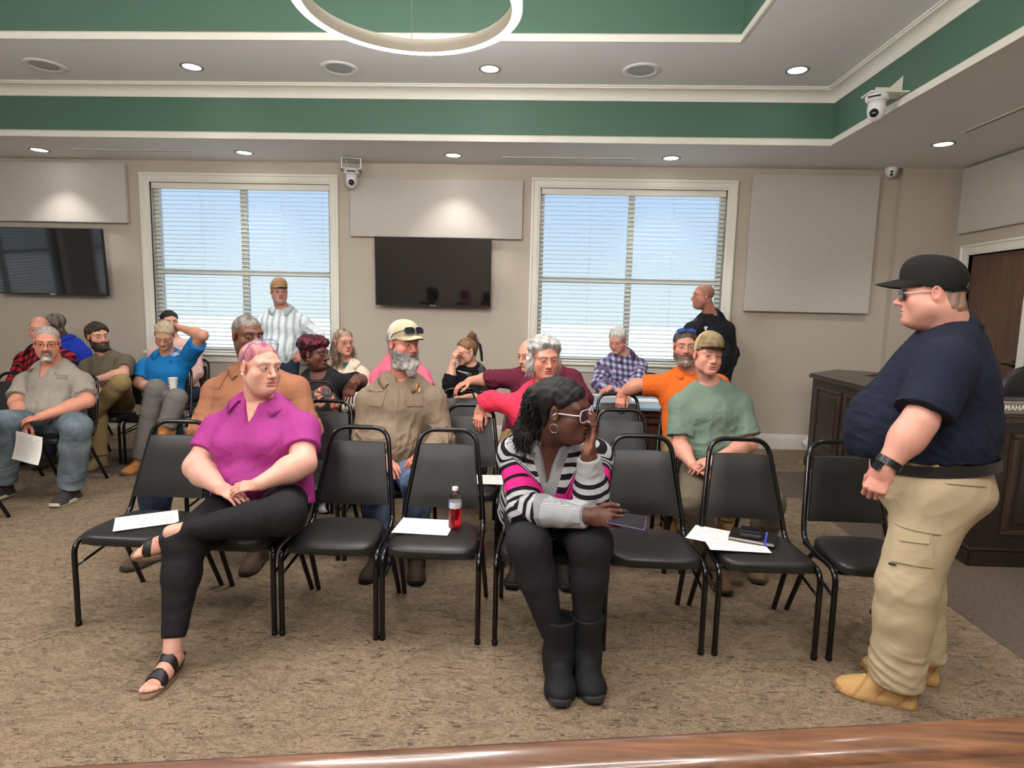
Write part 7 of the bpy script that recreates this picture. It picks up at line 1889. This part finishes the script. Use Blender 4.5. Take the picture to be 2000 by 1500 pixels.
cu = thing('paper_cup', 'white foam cup in the hand of the man in the blue polo', 'cup', (q[0], q[1], q[2]-0.05))
b = MB(); b.lathe([(0.0, 0.0), (0.028, 0.0), (0.040, 0.105), (0.042, 0.108), (0.039, 0.108), (0.037, 0.104), (0.026, 0.006), (0.0, 0.006)], 24, (0, 0, 0), 2, False); b.build('cup_body', mat('foam_white', rgb(232, 226, 214), 0.6), cu, smooth=True, angle=40)
# ------------------------------------------------------------------ 10 red plaid, 11 royal blue, 12 pale pink
J = seated(-4.78, 5.60); J['nk'] = at(80, 680, 5.92); J['head'] = at(77, 642, 5.86); J['hy'] = (-12, 6, 0); J['hs'] = 1.02
J['sl'] = at(46, 696, 5.92); J['sr'] = at(124, 694, 5.92); J['el'] = at(30, 745, 5.8); J['er'] = at(140, 750, 5.8)
Q = dict(skin=rgb(206, 146, 124), red=0.8, fat=0.3, g=1.12, h=0.0045, hair=0.008, hairc=rgb(140, 118, 98), hline=0.082, bald=0.6,
    top=dict(m=cloth('red_plaid_flannel', rgb(170, 34, 40), 0.9, kind=pat_plaid(rgb(176, 32, 40), rgb(92, 18, 24), rgb(22, 14, 16), 15.0)), e=0.018, sleeve=1.95, h=0.010, collar=1, gap=30, name='flannel_shirt'), bottom=dict(m=K_JEANSD, h=0.012), shoe=dict(type='boot', col=rgb(60, 50, 44), h=0.007))
person('balding man in red and black plaid behind the man in the grey polo', Q, J)
J = seated(-5.25, 6.38); J['nk'] = at(128, 664, 6.62); J['head'] = at(106, 634, 6.55); J['hy'] = (-128, 4, 0); J['hs'] = 1.05
J['sr'] = at(100, 690, 6.5); J['sl'] = at(158, 684, 6.72); J['er'] = at(92, 730, 6.35); J['el'] = at(176, 728, 6.65); J['wr'] = at(80, 750, 6.2); J['wl'] = at(120, 750, 6.3)
J['hr'] = A(-5.33, 6.55, 0.56); J['hl'] = A(-5.17, 6.68, 0.56); J['kl'] = A(-5.45, 6.2, 0.54); J['kr'] = A(-5.62, 6.32, 0.54); J['al'] = A(-5.48, 6.15, 0.092); J['ar'] = A(-5.66, 6.28, 0.092); J['tl'] = A(-0.7, -0.7, 0); J['tr'] = A(-0.7, -0.7, 0)
Q = dict(skin=rgb(84, 56, 46), red=0.2, g=1.08, h=0.0048, hair=0.006, hairc=rgb(120, 110, 100), hairc2=rgb(70, 60, 54), hline=0.08, bald=0.3, top=dict(m=cloth('royal_blue_knit', rgb(36, 62, 178), 0.9), e=0.018, sleeve=1.95, h=0.010, name='sweater', collar=1), bottom=dict(m=K_JEANSD, h=0.012), shoe=dict(type='boot', col=rgb(40, 36, 34), h=0.007))
person('man in a royal blue sweater turned away toward the left wall', Q, J)
J = seated(-4.02, 6.42); J['nk'] = at(342, 668, 6.68); J['head'] = at(331, 628, 6.62); J['hy'] = (14, 4, 0)
J['sl'] = at(302, 682, 6.68); J['sr'] = at(378, 682, 6.68); J['el'] = at(292, 728, 6.6); J['er'] = at(385, 728, 6.6)
Q = dict(skin=rgb(212, 158, 138), g=1.0, h=0.0048, hair=0.012, hairc=rgb(40, 32, 30), hline=0.07, top=dict(m=cloth('pale_pink_cloth', rgb(222, 180, 170), 0.9), e=0.016, sleeve=1.95, h=0.010, name='shirt'), bottom=dict(m=K_JEANSD, h=0.012), shoe=dict(type='sneaker', col=rgb(60, 56, 56), h=0.007))
person('dark haired person in pale pink by the left window, half hidden', Q, J)
# ------------------------------------------------------------------ 13 standing man in the striped shirt
def standing(x, y, ht=0.0):
    J = {'pel': A(x, y, 0.96), 'hl': A(x-0.09, y, 0.93), 'hr': A(x+0.09, y, 0.93), 'kl': A(x-0.11, y-0.02, 0.52), 'kr': A(x+0.11, y-0.02, 0.52), 'al': A(x-0.12, y, 0.092), 'ar': A(x+0.12, y, 0.092), 'tl': A(-0.2, -1, 0), 'tr': A(0.2, -1, 0)}
    return J
J = standing(at(548, 700, 6.7)[0]+0.02, 6.66)
J['nk'] = at(552, 604, 6.68); J['head'] = at(545, 569, 6.60); J['hy'] = (12, 2, 0); J['hs'] = 1.05
J['sl'] = at(516, 622, 6.68); J['sr'] = at(590, 622, 6.68); J['el'] = at(503, 672, 6.66); J['er'] = at(622, 655, 6.70); J['wl'] = at(520, 715, 6.52); J['wr'] = at(594, 692, 6.60)
J['handr'] = dict(d=A(-0.8, -0.2, -0.5), n=A(-0.4, 0.6, -0.2)); J['handl'] = dict(d=A(0.2, -0.3, -0.9), n=A(0.7, 0.6, 0))
Q = dict(skin=rgb(196, 142, 124), red=0.8, fat=0.5, g=1.10, ga=1.0, belly=0.07, W=(0.16, 0.16, 0.16), h=0.0045, hair=0.006, hairc=rgb(150, 142, 134), hline=0.06, stubble=0.4, stubc=(0.35, 0.32, 0.30), open=0.002,
    cap=dict(col=rgb(166, 130, 96), back=rgb(176, 150, 120), brim=0.066, curve=0.022, droop=0.12, tall=0.008), glasses=dict(m=M_WIRE, lens=L_CLEAR, th=0.0012, w=0.026, hgt=0.018),
    top=dict(m=cloth('striped_oxford', rgb(206, 216, 222), 0.85, kind=pat_vstripe(rgb(224, 232, 236), rgb(176, 190, 198), 14.0), fold=0.2), e=0.018, sleeve=1.96, flare=0.004, fold=0.007, h=0.009, collar=1, gap=22, ch=0.034, name='button_shirt'),
    bottom=dict(m=K_JEANSD, e=0.014, h=0.010, rise=0.05), shoe=dict(type='boot', col=rgb(80, 60, 46), h=0.007))
P13 = person('man standing at the left window in a pale striped shirt and tan cap', Q, J)
g = Q['g']; up, s0, s1, f0, f1 = torso_axes(J); beltring(P13, J['pel']+up*0.035, up, s0, 0.16*g+0.012, 0.115*g+0.016, 0.036, 0.005, 'belt', M_BLACKL)
# ------------------------------------------------------------------ 14 burgundy hair, 15 cream jacket, 16 pink shirt
J = seated(-1.80, 4.42); J['nk'] = at(628, 726, 4.78); J['head'] = at(616, 690, 4.72); J['hy'] = (55, 2, 0); J['hs'] = 1.02
J['sl'] = at(592, 748, 4.80); J['sr'] = at(668, 740, 4.74); J['er'] = at(704, 744, 4.55); J['wr'] = at(690, 748, 4.30); J['el'] = at(590, 805, 4.7); J['wl'] = at(640, 815, 4.5)
J['handr'] = dict(d=A(-0.25, -0.25, -0.9), n=A(0.0, 0.9, -0.3), curl=((0.2, 0.3, 0.2),)*4); J['handl'] = dict(d=A(0.7, -0.6, 0), n=A(0, 0.2, -1))
J['al'] = at(612, 985, 4.60); J['al'][2] = 0.092; J['ar'] = at(640, 985, 4.60); J['ar'][2] = 0.092; J['al'][0] -= 0.08; J['kl'] = A(J['al'][0], 4.28, 0.545); J['kr'] = A(J['ar'][0], 4.28, 0.545); J['tr'] = A(0.2, -1, 0)
Q = dict(skin=rgb(96, 60, 48), red=0.3, fem=1, fat=0.4, g=1.08, bust=0.05, h=0.0038, hair=0.020, hairc=rgb(38, 20, 26), hairc2=rgb(104, 24, 48), mix2=0.1, hline=0.058, hrough=1.3, overear=1, gaze=(0.4, 0), iris=(0.02, 0.012, 0.01), lips=1.3, nose=1.25, lipc=rgb(120, 60, 62), browt=0.003, hvol=lambda L: 0.020*np.clip((L[:, 2]-0.02)/0.05, 0, 1),
    earring=dict(m=M_GOLD, both=1, hoop=0.016, th=0.002), nail=rgb(130, 90, 80),
    top=dict(m=cloth('black_blouse', rgb(30, 28, 30), 0.85), e=0.014, sleeve=0.8, flare=0.015, h=0.008, scoop=0.09, name='blouse'), bottom=dict(m=cloth('light_jeans', rgb(150, 168, 184), 0.85), e=0.012), shoe=dict(type='sneaker', col=rgb(122, 34, 46), sole=rgb(226, 222, 214), toe=rgb(230, 226, 220), lace=rgb(230, 230, 230)))
P14 = person('woman with short burgundy hair in a black blouse, arm on a chair back', Q, J)
wa = unit(J['wr']-J['er']); ringband('wrist_watch', J['wr']-wa*0.02, wa, 0.033, 0.02, 0.004, M_GOLD, P14.root)
lp = thing('patterned_bag', 'multicoloured patterned bag in the lap of the woman with burgundy hair', 'bag', tuple(at(625, 790, 4.40)))
tp = NT('printed_bag_cloth'); vv = tp.obj(); MATS['printed_bag'] = tp.set(pat_print(tp, None, None, None, vv), 0.8)
b = MB(); b.sphere((0, 0, 0), 1.0, 20, 12, (0.15, 0.07, 0.13)); b.v = [(x*(1+0.1*math.sin(z*40)), y, z+0.02*math.sin(x*30)) for x, y, z in b.v]; b.build('bag_body', MATS['printed_bag'], lp, smooth=True)
MB().tube(arc_pts([(-0.09, 0, 0.10), (-0.08, 0, 0.17), (0.08, 0, 0.17), (0.09, 0, 0.10)], 0.05, 5), 0.008, 6).build('handle', M_BLACKL, lp, smooth=True)
J = seated(-1.87, 5.28); J['nk'] = at(676, 708, 5.58); J['head'] = at(671, 668, 5.52); J['hy'] = (26, 2, 0)
J['sl'] = at(643, 726, 5.58); J['sr'] = at(706, 726, 5.58); J['el'] = at(634, 775, 5.5); J['er'] = at(716, 778, 5.5)
Q = dict(skin=rgb(196, 142, 120), fem=1, g=1.0, bust=0.04, h=0.0042, hair=0.011, hairc=rgb(112, 92, 74), hairc2=rgb(170, 150, 128), hline=0.07, gaze=(0.4, 0), browt=0.003, iris=(0.04, 0.03, 0.02), glasses=dict(m=M_WIRE, lens=L_CLEAR, th=0.0011, w=0.026, hgt=0.02), earring=dict(m=M_GOLD, both=1, hoop=0.012, th=0.002),
    top=dict(m=cloth('cream_jacket_cloth', rgb(212, 200, 180), 0.9), e=0.022, sleeve=1.95, flare=0.01, h=0.009, vneck=0.16, vw=0.05, collar=1, gap=46, ch=0.02, cw=0.05, name='jacket'), bottom=dict(m=K_BLACKPANT, h=0.012), shoe=dict(type='boot', col=rgb(40, 36, 34), h=0.007))
P15 = person('long haired woman in glasses and a cream jacket by the left window frame', Q, J)
def longhair(o, col, pts, seed, n=260, ln=0.10):
    return curls(o, 'long_hair', pts, n, 0, col, seed=seed, ln=ln, th=0.006, amp=0.003)
tw = P15.to_w; longhair(P15, rgb(112, 92, 74), [(tw(A(0.068, -0.03, -0.01)), 0.026), (tw(A(0.074, -0.02, -0.07)), 0.024), (tw(A(0.076, 0.0, -0.15)), 0.022)], 3); longhair(P15, rgb(112, 92, 74), [(tw(A(-0.068, -0.03, -0.01)), 0.026), (tw(A(-0.074, -0.02, -0.07)), 0.024), (tw(A(-0.074, 0.0, -0.15)), 0.022)], 4)
bt = bvh((np.array([v.co[:] for v in P15.body.data.vertices]), np.array([list(p.vertices) for p in P15.body.data.polygons])))
o_ = decal('green_blouse', grid_mesh(0.09, 0.13, 6, 8, lambda x, y: (x*(0.35+0.65*(y+0.065)/0.13), y, 0.004)), bt, 678, 722, cloth('green_blouse', rgb(40, 96, 76), 0.85), P15.root)
J = seated(-1.35, 5.28); J['nk'] = at(787, 690, 5.58); J['head'] = at(787, 660, 5.54); J['hy'] = (20, 0, 0)
J['sl'] = at(745, 712, 5.58); J['sr'] = at(828, 711, 5.58); J['el'] = at(735, 765, 5.5); J['er'] = at(838, 765, 5.5)
Q = dict(skin=rgb(206, 150, 130), sdrop=0.12, g=1.0, h=0.005, hair=0.010, hairc=rgb(90, 70, 56), hs=0.95, top=dict(m=cloth('pink_shirt_cloth', rgb(224, 112, 140), 0.9), e=0.018, sleeve=0.8, h=0.010, name='shirt'), bottom=dict(m=K_JEANSD, h=0.012), shoe=dict(type='sneaker', col=rgb(60, 56, 56), h=0.007)); J['hs'] = 0.95
person('person in a pink shirt almost hidden behind the grey bearded man', Q, J)
# ------------------------------------------------------------------ 17 bun, 18 maroon, 19 grey haired woman
J = seated(-0.70, 5.28); J['nk'] = at(922, 718, 5.56); J['head'] = at(911, 686, 5.50); J['hy'] = (-62, 12, 0); J['hs'] = 0.98
J['sl'] = at(895, 735, 5.48); J['sr'] = at(952, 734, 5.58); J['el'] = at(878, 752, 5.32); J['wl'] = at(884, 712, 5.33); J['er'] = at(955, 775, 5.45); J['wr'] = at(912, 776, 5.28)
J['handl'] = dict(d=A(0.15, 0.0, 0.95), n=A(0.75, 0.5, 0), curl=((0.7, 0.8, 0.5),)*4, thumb=0.5); J['handr'] = dict(d=A(-0.9, -0.3, 0), n=A(0, 0, -1))
Q = dict(skin=rgb(212, 160, 138), red=0.6, fem=1, g=0.98, bust=0.04, h=0.004, hair=0.010, hairc=rgb(136, 100, 68), hairc2=rgb(92, 64, 44), hline=0.075, browt=0.003, lid=0.4, glasses=dict(m=mat('rose_frame', rgb(150, 90, 90), 0.3), lens=L_CLEAR, th=0.0013, w=0.026, hgt=0.02), earring=dict(m=M_PEARL, both=1),
    top=dict(m=cloth('black_cardigan', rgb(20, 19, 21), 0.9), e=0.014, sleeve=1.55, flare=0.008, h=0.008, name='cardigan', collar=1, cm=cloth('white_edged_collar', rgb(70, 66, 66), 0.8), ch=0.016, cd=0.03, cw=0.045, gap=16), bottom=dict(m=K_BLACKPANT, h=0.012), shoe=dict(type='boot', col=rgb(40, 36, 34), h=0.007))
P17 = person('woman with her hair in a bun and a black cardigan touching her glasses', Q, J); tw = P17.to_w
curls(P17, 'hair_bun', [(tw(A(0, -0.085, 0.125)), 0.046)], 220, 0, rgb(112, 82, 58), seed=8, ln=0.045, th=0.005, amp=0.012)
MB().tube([tuple(tw(A(-0.035, -0.10, 0.09))), tuple(tw(A(-0.05, -0.125, 0.03))), tuple(tw(A(-0.05, -0.125, -0.05))), tuple(tw(A(-0.045, -0.12, -0.12)))], [0.012, 0.014, 0.013, 0.010], 6).build('hair_ribbon', M_BLACKL, P17.root, smooth=True)
up, s0, s1, f0, f1 = torso_axes(J); cen = J['nk']+f1*0.006; rim = []
for k in range(20):
    a = -1.6+3.2*k/19; p = cen+s1*math.sin(a)*0.10+f1*math.cos(a)*0.115-up*(0.03+0.035*abs(math.cos(a*1.9))); rim.append(p)
btt = bvh(P17.topPF); rim = [np.array(btt.find_nearest(Vector(p))[0])+f1*0.007 for p in rim]
MB().tube([tuple(p) for p in rim], 0.005, 6).build('collar_edging', mat('white_edging', rgb(232, 226, 216), 0.8), P17.top, smooth=True)
ringband('bracelet', J['wl']-unit(J['wl']-J['el'])*0.04, J['wl']-J['el'], 0.031, 0.012, 0.003, M_SILVER, P17.root)
bg_ = thing('handbag', 'black handbag in the lap of the woman with the bun', 'bag', tuple(at(905, 795, 5.18)))
b = MB(); b.rbox(-0.16, 0.16, -0.06, 0.06, -0.08, 0.07, 0.025); b.build('bag_body', M_BLACKL, bg_); MB().tube(arc_pts([(-0.1, 0, 0.06), (-0.08, 0, 0.14), (0.08, 0, 0.14), (0.1, 0, 0.06)], 0.05, 5), 0.008, 6).build('handle', M_BLACKL, bg_, smooth=True)
J = seated(-0.07, 4.42); J['nk'] = at(1066, 716, 4.82); J['head'] = at(1036, 692, 4.72); J['hy'] = (-46, 12, 0); J['hs'] = 1.04
J['sl'] = at(1022, 728, 4.78); J['sr'] = at(1118, 732, 4.86); J['el'] = at(966, 740, 4.80); J['wl'] = at(918, 744, 4.88); J['er'] = at(1140, 780, 4.75); J['wr'] = at(1100, 815, 4.5)
J['handl'] = dict(d=A(-0.85, -0.35, -0.35), n=A(0.1, 0.2, -0.95), curl=((0.35, 0.5, 0.3),)*4, thumb=0.4, spread=0.1)
Q = dict(skin=rgb(208, 148, 124), red=0.9, fat=0.4, g=1.15, belly=0.05, h=0.0042, hair=0.009, hairc=rgb(150, 136, 122), hline=0.082, bald=0.8, lid=0.4,
    top=dict(m=cloth('maroon_knit', rgb(96, 34, 52), 0.9), e=0.018, sleeve=1.28, flare=0.012, h=0.008, name='shirt', neckw=0.006), bottom=dict(m=K_TANPANT, h=0.012), shoe=dict(type='boot', col=rgb(70, 56, 46), h=0.007))
P18 = person('balding man in a maroon long sleeved shirt with his arm stretched along the chairs', Q, J)
J = seated(0.05, 3.585); J['nk'] = at(1066, 752, 3.92); J['head'] = at(1064, 698, 3.84); J['hy'] = (18, 10, -2); J['hs'] = 1.02
J['sl'] = at(1012, 780, 3.93); J['sr'] = at(1116, 778, 3.92); J['el'] = at(958, 782, 4.02); J['wl'] = at(938, 798, 4.03); J['er'] = at(1128, 860, 3.82); J['wr'] = at(1090, 900, 3.6)
J['handl'] = dict(d=A(-0.16, -0.35, -0.9), n=A(0.3, 0.9, -0.3), curl=((0.35, 0.5, 0.3),)*4, thumb=0.3, size=0.92)
Q = dict(skin=rgb(214, 152, 130), red=0.9, fem=1, fat=0.35, g=1.10, ga=1.05, bust=0.05, h=0.003, hair=0.014, hairc=rgb(186, 182, 178), hairc2=rgb(160, 156, 154), hline=0.080, hrough=0.7, overear=1, lid=0.6, browc=rgb(140, 110, 96), browt=0.003, lipc=rgb(186, 110, 104), hvol=lambda L: 0.016*np.clip((L[:, 2]-0.0)/0.06, 0, 1),
    top=dict(m=cloth('coral_cloth', rgb(214, 52, 78), 0.85), e=0.014, sleeve=1.6, flare=0.012, h=0.007, name='blouse', neckw=0.012), bottom=dict(m=K_BLACKPANT, h=0.010), shoe=dict(type='boot', col=rgb(40, 36, 34), h=0.006))
P19 = person('grey haired woman in a coral red top with her arm over a chair back', Q, J); tw = P19.to_w
curls(P19, 'grey_locks', [(tw(A(0.066, -0.02, 0.03)), 0.028), (tw(A(0.078, -0.02, -0.03)), 0.026), (tw(A(0.078, -0.02, -0.075)), 0.020)], 160, 0, rgb(186, 182, 178), seed=12, ln=0.05, th=0.006, amp=0.005)
curls(P19, 'grey_locks', [(tw(A(-0.066, -0.02, 0.03)), 0.028), (tw(A(-0.078, -0.02, -0.03)), 0.026), (tw(A(-0.078, -0.02, -0.06)), 0.020)], 160, 0, rgb(186, 182, 178), seed=13, ln=0.05, th=0.006, amp=0.005)
# ------------------------------------------------------------------ 20 plaid shirt, 21 orange polo, 22 standing in black
J = seated(0.80, 6.25); J['nk'] = at(1218, 692, 6.42); J['head'] = at(1206, 664, 6.34); J['hy'] = (-20, 24, 0); J['hs'] = 1.04
J['sl'] = at(1180, 712, 6.38); J['sr'] = at(1250, 708, 6.44); J['el'] = at(1168, 748, 6.25); J['er'] = at(1244, 752, 6.3); J['wl'] = at(1205, 762, 6.1); J['wr'] = at(1190, 758, 6.1)
Q = dict(skin=rgb(206, 146, 128), red=0.9, fat=0.3, g=1.08, belly=0.04, h=0.0045, hair=0.013, hairc=rgb(200, 192, 186), hline=0.072, lid=0.7, browc=rgb(170, 150, 140),
    top=dict(m=cloth('blue_plaid_cloth', rgb(130, 136, 160), 0.9, kind=pat_plaid(rgb(176, 188, 208), rgb(116, 112, 144), rgb(84, 56, 82), 17.0)), e=0.018, sleeve=1.95, h=0.009, collar=1, gap=24, name='plaid_shirt'), bottom=dict(m=K_BLACKPANT, h=0.012), shoe=dict(type='boot', col=rgb(40, 36, 34), h=0.007))
person('white haired man in a blue and purple plaid shirt looking down by the right window', Q, J)
J = seated(1.19, 4.42, spread=0.2); J['nk'] = at(1346, 726, 4.80); J['head'] = at(1338, 676, 4.72); J['hy'] = (6, 2, 0); J['hs'] = 1.05
J['sl'] = at(1296, 742, 4.80); J['sr'] = at(1402, 742, 4.80); J['el'] = at(1244, 752, 4.82); J['wl'] = at(1214, 768, 4.86); J['er'] = at(1420, 800, 4.7); J['wr'] = at(1390, 840, 4.5)
J['handl'] = dict(d=A(-0.15, -0.4, -0.9), n=A(0.3, 0.9, -0.3), curl=((0.5, 0.7, 0.4),)*4, thumb=0.4)
Q = dict(skin=rgb(202, 142, 118), red=0.9, fat=0.4, g=1.14, ga=1.1, belly=0.05, h=0.0038, hair=0.010, hairc=rgb(84, 74, 68), hline=0.072, beard=0.012, beardc=rgb(112, 88, 74), beardc2=rgb(172, 162, 152), browc=rgb(70, 56, 48),
    glasses=dict(m=M_BLUEF, lens=mat('blue_mirror_lens', rgb(40, 70, 150), 0.05), th=0.0018, w=0.029, hgt=0.018, up=dict(dz=0.045, dy=-0.01, rot=0.9, wide=1.06)),
    top=dict(m=cloth('orange_polo_cloth', rgb(222, 104, 34), 0.8), e=0.016, sleeve=0.78, flare=0.022, h=0.008, collar=1, gap=34, vneck=0.09, name='polo_shirt'), bottom=dict(m=K_TANPANT, e=0.014, h=0.010), shoe=dict(type='boot', col=rgb(140, 100, 66), h=0.006))
P21 = person('bearded man in an orange polo with sunglasses on his head', Q, J)
J = standing(at(1392, 700, 6.58)[0], 6.58); J['nk'] = at(1388, 614, 6.60); J['head'] = at(1373, 578, 6.52); J['hy'] = (-74, 0, 0); J['hs'] = 1.05
J['sl'] = at(1352, 636, 6.45); J['sr'] = at(1418, 636, 6.66); J['el'] = at(1342, 690, 6.40); J['er'] = at(1430, 690, 6.66); J['wl'] = at(1355, 735, 6.3); J['wr'] = at(1415, 738, 6.5)
J['handr'] = dict(d=A(-0.5, -0.4, -0.7), n=A(-0.6, 0.6, 0)); J['handl'] = dict(d=A(0.3, -0.3, -0.8), n=A(0.6, 0.6, 0))
Q = dict(skin=rgb(190, 130, 108), red=0.8, fat=0.4, g=1.12, belly=0.05, h=0.0042, hair='none', scalp=0.5, hairc=rgb(104, 80, 68), hline=0.080, stubble=0.25,
    top=dict(m=cloth('black_pullover', rgb(30, 31, 38), 0.85), e=0.018, sleeve=1.96, h=0.009, collar=1, gap=26, vneck=0.08, name='pullover'), bottom=dict(m=K_BLACKPANT, h=0.012), shoe=dict(type='boot', col=rgb(30, 28, 28), h=0.007))
P22 = person('bald man standing at the right window in a black pullover', Q, J)
bt = bvh(P22.topPF)
decal('emblem', poly_mesh([[(0, 0.026), (0.012, 0.014), (0.026, 0.012), (0.018, 0.0), (0.008, -0.004), (0.012, -0.02), (-0.014, -0.022), (-0.01, -0.004), (-0.022, 0.002), (-0.024, 0.012), (-0.01, 0.014)]]), bt, 1378, 641, mw, P22.top)
me = MB()
p, n_ = pix_hit(bt, 1360, 626)
if p is not None:
    go = bpy.data.objects.new('hung_glasses', None); C.objects.link(go); go.parent = P22.root
    for dx in (-0.03, 0.03):
        MB().tube([tuple(p+n_*0.012+A(dx+0.026*math.cos(2*PI*k/14), 0, 0.016*math.sin(2*PI*k/14))) for k in range(14)], 0.0018, 5, True).build('rim', M_WIRE, go, smooth=True)
print('script', round(time.time()-T0, 1), 's, tris ~', sum(len(o.data.polygons) for o in bpy.data.objects if o.type == 'MESH')*2)
